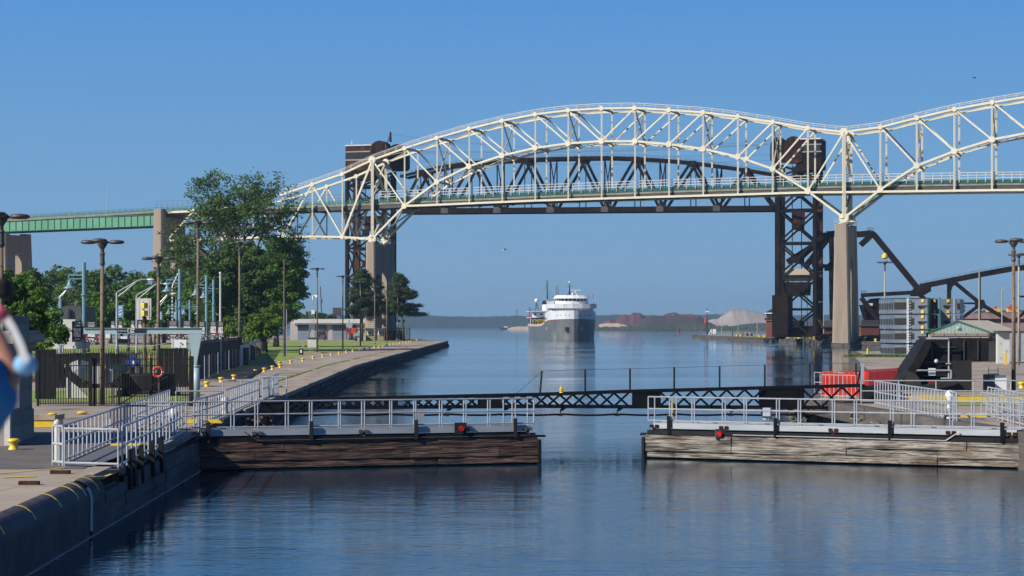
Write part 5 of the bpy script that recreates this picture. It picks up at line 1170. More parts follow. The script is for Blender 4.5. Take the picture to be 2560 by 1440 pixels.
MB().poly([V((15.5, 121, 1.2)), V((20, 121, 1.2)), V((20.6, 95, 1.2)), V((18.6, 95, .6)), V((16.2, 116, .9))]).build('wall_footing', M['wallconc'], label='sloping stone footing of the right lock wall by the boom', cat='footing')
# yellow kerb + grass on the right quay
MB().box(((X(2260, 113)+X(2620, 113))/2, 113, ZQ+.17), (X(2620, 113)-X(2260, 113), .5, .34)).build('yellow_kerb', M['yellow'], label='long yellow painted kerb behind the right hand railings', cat='kerb')
MB().box(((X(2260, 115)+X(2620, 115))/2, 115.4, ZQ+.19), (X(2620, 115)-X(2260, 115)+3, 4.3, .37)).build('raised_slab', M['quay_light'], label='pale raised concrete slab behind the long yellow kerb', cat='slab')
MB().poly([gz(2310, 112.6, 1.52), gz(2620, 112.6, 1.52), gz(2620, 107, 1.52), gz(2350, 107, 1.52)]).build('grass_verge', M['lawn'], kind='structure')
MB().box(((X(2390, 94)+X(2478, 94))/2, 94, ZQ+.08), (1.7, .5, .16)).build('yellow_plank', M['yellow'], label='yellow edged steel cover plate behind the right gate', cat='cover plate')
MB().box(((X(470, 88)+X(556, 88))/2, 88, ZQ+.08), (1.55, .5, .16)).build('yellow_plank', M['yellow'], label='yellow edged steel cover plate behind the left gate', cat='cover plate')
MB().box(((X(330, 75)+X(420, 75))/2, 71, ZQ+.05), (1.3, .25, .1)).build('yellow_plank', M['yellow'], label='low yellow threshold bar inside the near left walkway', cat='threshold')
# kiosk board & ladder on the right quay
cb = thing('control_cabinet', 'grey and navy control cabinet under the right lamp post', 'cabinet', gz(2490, 122))
MB().box(P(2478, 962, 122), (.9, .4, 1.3)).build('navy_door', mat('navy_paint', (.03, .05, .1), rough=.5), cb); MB().box(P(2500, 962, 122), (.7, .42, 1.2)).build('white_door', M['white'], cb)
ld = thing('ladder', 'thin steel ladder standing on the right quay beside the lamp post', 'ladder', gz(2482, 127))
q = MB(); 
for px in (2471, 2495): q.tube(gz(px, 127, 1.5), P(px, 918, 127), .025)
for k in range(8): q.tube(P(2471, 925+k*8.5, 127), P(2495, 925+k*8.5, 127), .018)
q.build('frame', M['lamp'], ld)
# ------------------------------------------------------------------ lamp posts
def disc_lamp(label, px, Y, yhead, z0=ZQ, group=None, scale=1.0, concrete=False, W=2.35, rungs=True):
    p = gz(px, Y, z0); zh = CZ+(HY-yhead)/F*Y; t = thing('disc_lamp_post', label, 'lamp post', p, group); r = .125*W/2.35
    H = zh-z0
    pol = MB().tube(p, p+V((0, 0, H-1.2)), r*1.15, 8, r*.8).build('pole', M['conc_pole' if concrete else 'pole'], t, smooth=True)
    MB().lathe(p+V((0, 0, H-1.25)), [(r*1.1, 0), (r*1.2, .1), (r*1.0, .2), (r*1.0, .55), (r*1.3, .6), (r*.8, .7), (r*.8, .85), (r*2.0, 1.08), (r*2.3, 1.2)], 10).build('collar', M['lamp'], t)
    s = W/2.35
    for a in (0.05, math.pi-.05, 3*math.pi/2):
        d = V((math.cos(a), math.sin(a), 0)); c = p+V((0, 0, H+(.03*s if a > 4 else -.02*s)))+d*.76*s
        L = MB(); L.lathe(c, [(.05*s, -.10*s), (.30*s, -.085*s), (.42*s, -.03*s), (.43*s, .02*s), (.34*s, .10*s), (.05*s, .14*s)], 14); L.beam(c-d*.4*s, p+V((0, 0, H-.06)), .14*s, .1*s)
        L.build('lamp_head', M['lamp'], t, smooth=True)
    MB().lathe(p+V((0, 0, H-.08)), [(.12*s, 0), (.3*s, .08*s), (.3*s, .16*s), (.05*s, .2*s)], 12).build('hub', M['lamp'], t)
    if rungs:
        q = MB(); z = 1.5; k = 0
        while z < H-1.6: q.beam(p+V((0, -r, z)), p+V((.12*(1 if k % 2 else -1)+.0, -r-.1, z-.05)), .025, .025); z += .75; k += 1
        q.build('climbing_steps', M['black'], pol)
    return t
LG = 'tall lamp posts with disc shaped heads'
for px, Y, yh, lab, kw in (
    (3, 83, 541, 'disc lamp post cut by the left edge of the picture', {}),
    (256, 108, 605, 'nearest full disc lamp post left of the pale blue jib crane', {}),
    (396, 140, 646, 'disc lamp post directly right of the yellow signal with grey backing board', {}),
    (495, 166, 557, 'tallest disc lamp post rising in front of the elm left side', {}),
    (599, 213, 608, 'disc lamp post standing before the elm trunk', {}),
    (793, 309, 672, 'disc lamp post right beside the white camera tower', {}),
    (857, 358, 691, 'disc lamp post just left of the rusty lift tower legs', {}),
    (901, 403, 705, 'disc lamp post in front of the left pine', {}),
    (937, 453, 717, 'disc lamp post with white ladder rings between the pines', {}),
    (967, 497, 727, 'disc lamp post in front of the tan hut right side', {}),
    (994, 545, 733, 'disc lamp post in front of the rightmost pine', {}),
    (2534, 125, 603, 'big disc lamp post near the right edge of the picture', {}),
    (2547, 215, 637, 'disc lamp post on a concrete pole just behind the big right one', dict(concrete=True)),
    (2212, 290, 656, 'disc lamp post topped by a yellow light above the grey modules', dict(concrete=True))):
    t = disc_lamp(lab, px, Y, yh, group=LG, **kw)
    if px == 2212: MB().lathe(P(2212, 648, 290), [(.2, 0), (.45, .2), (.4, .6), (.15, .9)], 10).build('yellow_light', M['yellow'], t)
    if px in (937, 994):
        q = MB()
        for k in range(12): q.lathe(gz(px, Y, 1.5+.3+k*.48), [(.24, 0), (.24, .1)], 8)
        q.build('rung_rings', M['white'], t)
def hook_lamp(label, px, Y, yt, ybz=1.6, arms=2, group='small hooked lamps on the right quays', m='conc_pole'):
    p = gz(px, Y, ybz); zh = CZ+(HY-yt)/F*Y; t = thing('quay_lamp', label, 'lamp post', p, group)
    MB().tube(p, V((p.x, p.y, zh)), .13, 6, .09).build('pole', M[m], t)
    for s in ((-1, 1) if arms == 2 else (-1,)):
        k = (zh-ybz)/12
        q = MB(); q.path([V((p.x, p.y, zh)), V((p.x+s*.5*k, p.y, zh+.35*k)), V((p.x+s*1.2*k, p.y, zh+.3*k))], .05); q.build('arm', M['galv'], t)
        MB().ball(V((p.x+s*1.35*k, p.y, zh+.22*k)), .2*k, 8, (1.3, .8, .6)).build('lamp_head', M['galv'], t)
for a in (('double armed quay lamp nearest the quay tip', 1804, 860, 770), ('double armed quay lamp, second from the quay tip', 1845, 760, 768), ('double armed quay lamp just left of the operator cabin', 1893, 700, 765)): hook_lamp(*a)
hook_lamp('double armed concrete lamp above the green gabled shed roof', 2505, 330, 724)
hook_lamp('single armed lamp standing in front of the big concrete pier', 2103, 545, 747, arms=1)
hook_lamp('single armed lamp in the gap between tower and concrete pier', 2059, 600, 757, arms=1)
hook_lamp('single armed lamp at the foot of the dark lift tower', 1950, 640, 784, arms=1, m='lampblue')
hook_lamp('bare topped concrete lamp before the lift tower base', 2018, 610, 730, arms=1)
hook_lamp('single armed lamp standing on the bridge approach behind the shed', 2448, 300, 680, arms=1)
# navigation mast at quay tip
nm = thing('signal_mast', 'signal mast with red float and white stand at the tip of the right quay', 'signal mast', V((X(1767, 872), 872, 1.6)))
MB().tube(V((X(1768, 872), 872, 1.6)), P(1768, 770, 872), .25, 6, .15).build('mast', M['lamp'], nm); MB().box(P(1768, 779, 872), (1.6, .6, .5)).build('lamp_head', M['white'], nm)
MB().tube(P(1763.5, 808, 871), P(1763.5, 795, 871), .45, 8).build('red_ball_shape', M['orange'], nm); MB().tube(P(1762, 808, 871), P(1762, 826, 871), .3).box(P(1765, 826, 871), (2.6, 1, .6)).build('bracket', M['lamp'], nm)
ws = thing('quay_shelter', 'small white signal kiosk near the tip of the right quay', 'kiosk', V((X(1786, 868), 868, 1.6)))
MB().box(P(1786, 829, 868), (1.3, 1.2, 2.2)).build('body', M['white'], ws); MB().box(P(1786, 824, 868), (1.1, 1, .6)).build('top', M['lamp'], ws); MB().tube(P(1772, 837, 866), P(1779, 823, 866), .15).tube(P(1779, 837, 866), P(1779, 823, 866), .15).build('frame', M['white'], ws)
br_ = thing('barrier', 'low grey timber barrier lying on the right quay', 'barrier', V((X(1868, 720), 720, 1.6)))
MB().box(P(1868, 836, 722), (4, .5, 1)).build('board', M['pole'], br_); MB().box(P(1863, 836, 721), (.4, .6, 1.6)).box(P(1874, 836, 721), (.4, .6, 1.6)).build('post', M['conc_pole'], br_)
bp = thing('bollard_post', 'thin dark post on the right quay', 'post', V((X(1831, 760), 760, 1.6))); MB().tube(V((X(1831, 760), 760, 1.6)), P(1831, 827, 760), .25).tube(P(1831, 829, 760), P(1831, 827, 760), .33).build('post', M['lamp'], bp)

# light blue pendant lamps
def pend(label, px, Y, ytop, arms, sc):
    p = gz(px, Y); zt = CZ+(HY-ytop)/F*Y; t = thing('pendant_lamp_post', label, 'lamp post', p, 'light blue pendant lamp posts in the park')
    q = MB(); q.tube(p, V((p.x, p.y, zt)), .14*sc, 10); 
    for z in (3.2, 6.5): q.lathe(p+V((0, 0, z*sc)), [(.2*sc, 0), (.24*sc, .06), (.2*sc, .14)], 10)
    q.build('pole', M['lampblue'], t)
    for s in arms:
        L = 1.15*sc; q = MB(); top = V((p.x, p.y, zt))
        q.beam(top+V((0, 0, -.95*sc)), top+V((s*L, 0, -.95*sc)), .08*sc, .1*sc); q.beam(top+V((0, 0, -1.22*sc)), top+V((s*L, 0, -1.22*sc)), .07*sc, .08*sc); q.beam(top+V((s*L, 0, -.9*sc)), top+V((s*L, 0, -1.26*sc)), .07*sc)
        q.path([top+V((s*L*(1-math.cos(a))*.93, 0, -.92*sc*math.sin(a)+.0)) if True else 0 for a in [math.pi/2*k/6 for k in range(7)]], .03*sc, 5)
        q.build('arm', M['lampblue'], t)
        c = top+V((s*L*.93, 0, -1.95*sc))
        ls_ = MB().lathe(c, [(.46*sc, 0), (.44*sc, .05*sc), (.24*sc, .2*sc), (.25*sc, .24*sc), (.2*sc, .3*sc), (.13*sc, .45*sc), (.12*sc, .55*sc), (.04*sc, .66*sc), (.04*sc, .72*sc)], 14).build('lamp_shade', M['lampblue'], t)
        MB().ball(c+V((0, 0, -.08*sc)), .2*sc, 10, (1, 1, 1.1)).build('globe', mat_globe, ls_)
mat_globe = mat('frosted_glass', (.35, .38, .36), rough=.25)
pend('tallest pendant lamp post, nearest the left with arm over the banners', 210, 150, 656, (-1,), 1)
pend('pendant lamp post beside the concrete bridge pier', 449.5, 172, 672, (-1,), 1)
pend('pendant lamp post immediately right of the tallest wooden pole', 516.5, 196, 688, (-1,), 1)
pend('pendant lamp post farther right of the tallest wooden pole', 534, 216, 699, (-1,), 1)
pend('double armed pendant lamp post left of the tallest wooden pole', 441, 290, 749, (-1, 1), 1.05)
pend('double armed pendant lamp post half hidden by the tallest wooden pole', 474.5, 295, 750, (-1, 1), 1.05)
pend('low pendant lamp post beside the dark roofed house at left', 152, 215, 741, (-1,), .9)
# cobra head street lamps
def cobra(label, px, Y, ytop, apx, apy, s=1):
    p = gz(px, Y); top = P(px, ytop, Y); e = P(apx, apy, Y); t = thing('street_lamp', label, 'street lamp', p, 'grey cobra head street lamps')
    MB().tube(p, top, .11, 8, .08).build('pole', M['galv'], t)
    d = e-top; m1 = top+V((d.x*.68, 0, d.z*.93)); q = MB(); q.path([top, m1, top+V((d.x*.85, 0, d.z*1.03)), e], .045); lo_ = top+V((0, 0, -.45)); q.path([lo_, lo_+(m1-lo_)*.55, m1], .035); q.beam(lo_+(m1-lo_)*.5, top+(m1-top)*.5, .04); q.build('arm', M['galv'], t)
    MB().ball(e+V((.25 if apx > px else -.25, 0, 0)), .22, 10, (1.6, .8, .45)).build('lamp_head', M['white'], t, smooth=True)
cobra('street lamp with long arm, holding a pale blue banner', 292, 170, 731, 370, 699)
cobra('street lamp behind the yellow signal backing board', 341.5, 185, 738, 411, 709.5)
cobra('street lamp whose arm reaches the striped pole by the pier', 399, 230, 757, 429, 734)
cobra('small distant street lamp at far left among the trees', 148, 230, 743, 172, 725)
fp = thing('flagpole', 'plain white flagpole with ball top in front of the elm', 'flagpole', gz(551, 185))
MB().tube(gz(551, 185), P(551, 686, 185), .12, 8, .08).build('pole', M['offwhite'], fp); MB().ball(P(551, 683, 185), .14).build('ball_top', M['offwhite'], fp)
sp_ = thing('striped_pole', 'thin white and dark striped pole leaning beside the bridge pier', 'pole', gz(431, 240))
q = MB(); q.path([gz(431, 240), P(431, 715, 240), P(445, 684, 240)], .09); q.build('pole', M['white'], sp_)
q = MB()
for y in range(720, 800, 9): q.tube(P(431, y, 240), P(431, y+4, 240), .1)
q.build('dark_bands', M['lamp'], sp_)
M['banblue'] = mat('blue_banner_cloth', (.11, .27, .50), (.22, .42, .64), 1.2, .7)
for x0, x1, y0, y1, Y, lab in ((295, 308, 763, 794, 169, 'largest pale blue banner hanging from the street lamp'), (399, 405, 779, 800, 220, 'pale blue banner partly hidden by a wooden pole'), (434, 441, 779, 797, 286, 'small pale blue banner on the double armed pendant lamp')):
    t = thing('blue_banner', lab, 'banner', P((x0+x1)/2, y1, Y), 'pale blue banners'); c = (P(x0, y0, Y)+P(x1, y1, Y))/2; w_ = X(x1, Y)-X(x0, Y); h_ = (y1-y0)/F*Y
    MB().box(c, (w_, .03, h_)).build('cloth', M['banblue'], t); q = MB()
    q.box(c+V((0, -.03, h_*.3)), (w_*.55, .02, h_*.12)); q.ball(c+V((0, -.03, -h_*.25)), w_*.28, 8, (1, .08, .7)); q.beam(c+V((-w_*.3, -.03, -h_*.05)), c+V((w_*.3, -.03, h_*.12)), .02, h_*.07); q.build('emblem', M['white'], t)
# black / red portrait banners
M['banred'] = mat('red_banner_cloth', (.28, .015, .03), rough=.7); M['portrait'] = mat('portrait_print', (.25, .2, .18), (.75, .74, .74), 6, .7, lo=.42, hi=.55)
wd_ = ['left of the leftmost blue lamp post', 'right of the leftmost blue lamp post', 'left of the street lamp with blue banner', 'right of the street lamp with blue banner', 'left of the street lamp behind the signal', 'right of the street lamp behind the signal', 'behind the wooden pole at mid beam', 'left of the lamp post by the concrete pier', 'right of the lamp post by the concrete pier', 'directly behind the jib crane column', 'between two lamp posts right of the jib', 'beside the white flagpole foot']
for k, (x0, x1, y0, y1, Y) in enumerate(((180, 206, 803, 855, 149.5), (214, 243, 803, 855, 149.5), (276, 289, 802, 832, 168), (294, 308, 802, 832, 168), (326, 338, 801, 830, 183), (344, 356, 801, 830, 183), (382, 405, 808, 838, 200), (418, 447, 801, 846, 171), (455, 480, 801, 846, 171), (494, 515, 803, 845, 195), (523, 543, 803, 842, 195), (543, 560, 804, 843, 184))):
    t = thing('portrait_banner', 'black and red portrait banner '+wd_[k], 'banner', P((x0+x1)/2, y1, Y), 'black and red portrait banners'); cx, cz = P((x0+x1)/2, 0, Y).x, CZ+(HY-(y0+y1)/2)/F*Y
    w_ = X(x1, Y)-X(x0, Y); h_ = (y1-y0)/F*Y; c = V((cx, Y, cz))
    MB().box(c, (w_, .03, h_)).build('cloth', M['blackmatt'], t)
    MB().box(c+V((0, -.03, -h_*.05)), (w_*.66, .02, h_*.42)).build('portrait', M['portrait'], t)
    q = MB(); 
    for s in (-1, 1): q.prism([c+V((s*w_*.5, -.025, -h_*.48)), c+V((s*w_*.5, -.025, h_*.02)), c+V((s*w_*.36, -.025, -h_*.3)), c+V((s*w_*.34, -.025, -h_*.48))], V((0, -.01, 0)))
    q.build('red_wedge', M['banred'], t); q = MB()
    for j in range(4): q.box(c+V((0, -.03, h_*(.42-.06*j))), (w_*(.6-.1*(j % 2)), .015, h_*.018))
    for j in range(4): q.box(c+V((-w_*.36+w_*.24*j, -.03, -h_*.45)), (w_*.09, .015, h_*.05))
    q.box(c+V((0, -.03, -h_*.36)), (w_*.5, .015, h_*.05)); q.build('white_print', M['white'], t)
# yellow signal on grey backing board
ys = thing('signal_light', 'yellow two part signal with grey backing board on a brown pole', 'signal light', gz(361, 140))
MB().tube(gz(361.5, 140), P(361.5, 808, 140), .13, 8).build('pole', M['pole'], ys); MB().lathe(P(361.5, 808, 140), [(.14, 0), (.16, .3), (.1, .34), (.06, .5), (.14, .75)], 10).build('neck', M['rust_red'], ys)
MB().box(P(360.5, 773, 140.4), (1.02, .05, 1.5)).build('backing_board', M['offwhite'], ys, bevel=.02)
for y0, y1 in ((757, 771), (773, 790)):
    MB().lathe(P(361.5, y1, 139.9), [(.22, 0), (.24, .06), (.24, .3), (.22, .38)], 4).build('yellow_housing', M['yellow'], ys)
MB().lathe(P(361.5, 797, 140), [(.1, 0), (.2, .14)], 10).build('dark_cone', M['black'], ys)
q = MB()
for px in (348, 374): q.box(P(px, 773, 140.2), (.05, .05, 1.4))
q.build('board_frame', M['fascia'], ys)
# jib crane with lettered beam
jc = thing('jib_crane', 'grey blue jib crane with lettered horizontal beam and round column', 'jib crane', gz(491, 115))
MB().tube(gz(492, 115), P(491, 915, 115), .20, 18).build('column', M['jib'], jc, smooth=True); MB().lathe(P(491, 915, 115), [(.24, -.04), (.26, 0), (.24, .04)], 18).build('collar', M['jib'], jc)
MB().prism([P(x, y, 114.9) for x, y in ((471, 834), (505, 834), (490, 914), (481, 914))], V((0, .25, 0))).build('column_head', M['jib'], jc)
b0_, b1_ = P(209, 827.5, 115), P(505, 826.5, 115)
q = MB(); q.beam(b0_, b1_, .04, .30); q.build('beam_web', M['jib'], jc)
q = MB(); q.beam(b0_+V((0, 0, .16)), b1_+V((0, 0, .16)), .22, .025); q.beam(b0_+V((0, 0, -.16)), b1_+V((0, 0, -.16)), .22, .025); q.build('beam_flange', M['jib'], jc)
MB().box(P(327, 826.6, 114.93), (.072*0+1.6, .06, .29)).build('name_plate', M['blackmatt'], jc)
text('conco', P(308, 826.8, 114.86), .26, (1, 0, 0), M['fascia'], jc, 'lettering')
q = MB(); c = P(328, 826.5, 114.87)
for s in ((-.19, 0, .02, .24), (.19, .07, .02, .08), (0, .115, .38, .02), (0, -.115, .38, .02)): q.box(c+V((s[0], 0, s[1])), (s[2]+.01, .02, s[3]))
q.box(c+V((.06, 0, .05)), (.2, .02, .05)); q.box(c+V((-.03, 0, 0)), (.05, .02, .13)); q.box(c+V((.06, 0, -.06)), (.2, .02, .05)); q.build('emblem', M['white'], jc)
q = MB(); pr = None
for k in range(17):
    t = k/16; p = P(215+(460-215)*t, 845+(845-845)*t+85*t*(1-t)*1.0, 114.8)
    if pr: q.tube(pr, p, .012, 4)
    pr = p
q.build('slack_cable', M['offwhite'], jc)

# ------------------------------------------------------------------ fences
def picket(label, a, b, h, step, m='black', name='picket_fence', curve=True, posts=3.0, rails=(.15, 2.15, 2.5)):
    a, b = V(a), V(b); t = thing(name, label, 'fence', a.lerp(b, .5)); L = (b-a).length; d = (b-a)/L; n = V((d.y, -d.x, 0)); n = -n if n.y > 0 else n
    q = MB(); k = int(L/step)
    for i in range(k+1):
        p = a+d*(i*step); q.beam(p+V((0, 0, .05)), p+V((0, 0, h*.86)), .036, .036)
        if curve: q.beam(p+V((0, 0, h*.86)), p+n*.12+V((0, 0, h)), .028, .028)
    q.build('pickets', M[m], t)
    for r in rails: MB().beam(a+V((0, 0, r)), b+V((0, 0, r)), .045, .05).build('rail', M[m], t)
    i = 0
    while i*posts <= L+.01:
        p = a+d*(i*posts); MB().box(p+V((0, 0, h*.42)), (.12, .12, h*.84)).build('fence_post', M[m], t); i += 1
    return t
pf = picket('tall black picket fence and gate left of the jib crane column', gz(95, 106.3), gz(478, 106.3), 3.05, .135)
MB().box(gz(478.5, 106.2)+V((0, 0, 1.33)), (.22, .22, 2.66)).build('gate_post', M['black'], pf); MB().box(gz(227, 106.2)+V((0, 0, 1.3)), (.16, .16, 2.6)).build('gate_post', M['black'], pf)
q = MB(); q.beam(gz(298, 106.1)+V((0, 0, .1)), gz(420, 106.1)+V((0, 0, 1.6)), .05, .07); q.beam(gz(298, 106.1)+V((0, 0, 1.2)), gz(298, 106.1)+V((0, 0, .1)), .12); q.beam(gz(268, 106.1)+V((0, 0, 1.22)), gz(298, 106.1)+V((0, 0, 1.22)), .06, .1); q.beam(gz(268, 106.1)+V((0, 0, 2.3)), gz(268, 106.1)+V((0, 0, 1.22)), .08); q.build('gate_brace', M['black'], pf)
picket('second black picket fence line along the lawn behind the boat', gz(-60, 151), gz(470, 152), 2.6, .15, rails=(.2, 2.1), curve=False, posts=4)
def screen(label, a, b, h):
    a, b = V(a), V(b); t = thing('screen_fence', label, 'fence', a.lerp(b, .5)); q = MB(); L = (b-a).length; n_ = int(L/.3)
    for i in range(n_):
        p, p2 = a.lerp(b, i/n_), a.lerp(b, (i+.84)/n_); q.hexa([p, p2, p2+V((.03, .04, 0)), p+V((.03, .04, 0))], [p+V((0, 0, h)), p2+V((0, 0, h)), p2+V((.03, .04, h)), p+V((.03, .04, h))])
    q.build('boards', M['black'], t); MB().beam(a+V((0, .1, h-.15)), b+V((0, .1, h-.15)), .08, .1).beam(a+V((0, .1, .3)), b+V((0, .1, .3)), .08, .1).build('rail', M['black'], t)
screen('black board screen behind the life ring and the gate', gz(398, 139), gz(470, 139), 2.7)
screen('dark board screen between gatehouse and the left fence post', gz(88, 116), gz(140, 116), 2.9)
screen('added dark board screen for slats and shade along the road behind the boat', gz(140, 137), gz(330, 137), 2.3)  # dark boards added to stand for slats and shade behind the pickets
# black slatted fence running back beside the quay
slat = thing('slatted_fence', 'long black slatted privacy fence receding beside the left quay lawn', 'fence', gz(520, 175))
pl = [gz(497, 158), gz(515, 168), gz(540, 182), gz(570, 196), gz(594, 205), gz(597, 235), gz(600, 300)]
for a, b in zip(pl[:-1], pl[1:]):
    L = (b-a).length; n_ = int(L/.45)+1; q = MB()
    for i in range(n_):
        p, p2 = a.lerp(b, i/n_), a.lerp(b, (i+.86)/n_); h = 2.85; q.hexa([p, p2, p2+V((.05, .05, 0)), p+V((.05, .05, 0))], [p+V((0, 0, h)), p2+V((0, 0, h)), p2+V((.05, .05, h)), p+V((.05, .05, h))])
    q.build('slat_panel', M['black'], slat); q = MB(); q.beam(a+V((0, 0, 2.95)), b+V((0, 0, 2.95)), .18, .16); q.beam(a+V((.1, -.1, 2.6)), b+V((.1, -.1, 2.6)), .07, .07); q.build('top_rail', M['black'], slat)
q = MB()
for a, b in zip(pl[:4], pl[1:5]):
    for k in range(3): p = a.lerp(b, k/3)+V((.5, -.3, 0)); q.tube(p, p+V((0, 0, 1.9)), .035)
q.build('steel_stakes', M['galv'], slat)
s2 = thing('slatted_fence', 'low grey plank fence stepping up the lawn beside the elm trunk', 'fence', gz(630, 260)); q = MB(); pl = [gz(600, 208), gz(607, 215), gz(625, 245), gz(640, 280), gz(655, 330)]
for a, b in zip(pl[:-1], pl[1:]):
    for k in range(7):
        p, p2 = a.lerp(b, k/7), a.lerp(b, (k+.7)/7); q.hexa([p, p2, p2+V((.06, .06, 0)), p+V((.06, .06, 0))], [p+V((0, 0, 2.2)), p2+V((0, 0, 2.2)), p2+V((.06, .06, 2.2)), p+V((.06, .06, 2.2))])
q.build('planks', M['fascia'], s2)
for p in pl[1:]: MB().box(p+V((.25, -.1, .95)), (.8, .5, 1.9)).build('fence_post', M['pole'], s2)
MB().box(P(594, 875, 210), (.15, .1, 1.0)).box(P(594, 897, 210), (.06, .06, 1.6)).build('white_marker', M['white'], label='slim white marker board on the lamp post by the slatted fence', cat='marker')

# ------------------------------------------------------------------ things behind the picket fence
def simple(name, label, cat, parts, base, group=None):
    t = thing(name, label, cat, base, group)
    for nm, q, m in parts: q.build(nm, M[m], t)
    return t
# boat on trailer
c = gz(198, 118); bt = thing('work_boat', 'upturned bowed aluminium boat on a stand behind the picket fence', 'boat', c)
q = MB(); secs = [(0, .08, 1.9), (.3, .6, 1.75), (.8, .95, 1.65), (2, 1.1, 1.6), (4.5, 1.1, 1.6)]
vs = []
for t_, hw_, zt_ in secs:
    for l, z in ((-hw_, zt_), (-hw_*.8, zt_-.5), (0, zt_-1.0), (hw_*.8, zt_-.5), (hw_, zt_)): vs.append(c+V((l+.25*t_, t_, z+.35)))
q.add(vs, [(i*5+j, (i+1)*5+j, (i+1)*5+j+1, i*5+j+1) for i in range(4) for j in range(4)]); q.build('hull', M['fascia'], bt)
q = MB(); q.prism([c+V((-.62, -.1, 0)), c+V((.6, -.1, 0)), c+V((-.1, -.1, .7)), c+V((-.62, -.1, 1.1))], V((0, .1, 0))); q.tube(c+V((-.66, -.15, 0)), c+V((-.66, -.15, 1.2)), .06); q.build('stand', M['offwhite'], bt)
simple('electrical_cabinet', 'grey electrical cabinet with white latch plate behind the picket fence', 'cabinet', [('body', MB().box(P(248, 936, 110), (.76, .35, 1.02)), 'fascia'), ('side_unit', MB().box(P(277, 940, 110), (.24, .3, .75)), 'fascia'), ('latch', MB().box(P(256, 933, 109.7), (.26, .1, .75)), 'offwhite'), ('legs', MB().tube(gz(236, 110), P(236, 950, 110), .04).tube(gz(282, 110), P(282, 950, 110), .04), 'lamp')], gz(248, 110))
simple('round_tank', 'low round black screened tank behind the black gate', 'tank', [('wall', MB().lathe(gz(372, 122), [(1.65, 0), (1.65, 1.25), (1.6, 1.35)], 28), 'black'), ('base', MB().lathe(gz(372, 122), [(1.9, 0), (1.9, .3), (1.7, .35)], 28), 'blackmatt'), ('ledge', MB().box(P(372, 988, 119.8), (2.2, .3, .1)), 'pole')], gz(372, 122))
q = MB(); c = P(395, 930, 112); 
def ring(c, R, r, n=22, m=8, arc=None):
    vs = []; 
    for i in range(n):
        a = 2*math.pi*i/n
        for j in range(m): b = 2*math.pi*j/m; vs.append(c+V(((R+r*math.cos(b))*math.cos(a), r*math.sin(b), (R+r*math.cos(b))*math.sin(a))))
    return vs, [(i*m+j, ((i+1) % n)*m+j, ((i+1) % n)*m+(j+1) % m, i*m+(j+1) % m) for i in range(n) for j in range(m)]
lr = thing('life_ring', 'orange red life ring with white bands hanging behind the black gate', 'life ring', V((c.x, c.y, ZQ)))
q = MB(); q.add(*ring(c, .27, .08)); q.build('ring', M['orange'], lr, smooth=True); q = MB()
for a in (0, 1.57, 3.14, 4.71): q.ball(c+V((.27*math.cos(a), 0, .27*math.sin(a))), .09, 8)
q.build('white_bands', M['white'], lr); MB().box(V((c.x, c.y+.15, (c.z+ZQ)/2)), (.1, .1, c.z-ZQ)).build('stand', M['lamp'], lr)
simple('barrel_stack', 'blue pump unit with red caps standing on two grey barrels', 'pump', [('barrels', MB().tube(gz(325, 125), P(325, 917, 125), .3, 12).tube(gz(347, 125), P(347, 917, 125), .3, 12), 'lamp'), ('blue_body', MB().box(P(333, 907, 125), (.9, .5, .45)).box(P(333, 893, 125), (.4, .4, .35)), 'blueeq'), ('red_cap', MB().box(P(331, 884, 125), (.1, .3, .1)).box(P(338, 885, 125), (.1, .3, .1)), 'redpaint'), ('gauge', MB().box(P(334, 906, 124.6), (.12, .1, .2)), 'white')], gz(335, 125)) if M.setdefault('blueeq', mat('blue_machine_paint', (.02, .05, .22), rough=.5)) else 0
def truck(label, px0, px1, Y, ytop, m):
    a, b = gz(px0, Y), gz(px1, Y); w_ = b.x-a.x; t = thing('pickup_truck', label, 'truck', a.lerp(b, .5)); c = a.lerp(b, .5)
    MB().box(c+V((0, 2, .85)), (w_, 4.6, .75)).build('body', M[m], t, bevel=.08); MB().box(c+V((0, 2.6, 1.5)), (w_*.85, 2, .7)).build('cab', M[m], t, bevel=.12); MB().box(c+V((0, 1.58, 1.5)), (w_*.72, .05, .5)).build('windscreen', M['glass'], t)
    for s in (-1, 1):
        MB().ball(c+V((s*w_*.38, -.33, .9)), .16, 8, (1, .4, .8)).build('headlight', M['headl'], t); MB().tube(c+V((s*w_*.42, .6, .35)), c+V((s*w_*.5, .6, .35)), .35, 14).build('wheel', M['blackmatt'], t)
    MB().box(c+V((0, -.32, .85)), (w_*.5, .06, .2)).build('grille', M['galv'], t)
M['headl'] = mat('lit_headlamp', (.9, .8, .6), emit=(1, .75, .45), estr=2.5)
truck('dark blue pickup truck with lit headlamps behind the left fence', 156, 212, 168, 905, 'navy') if M.setdefault('navy', mat('navy_vehicle_paint', (.012, .018, .04), rough=.3)) else 0
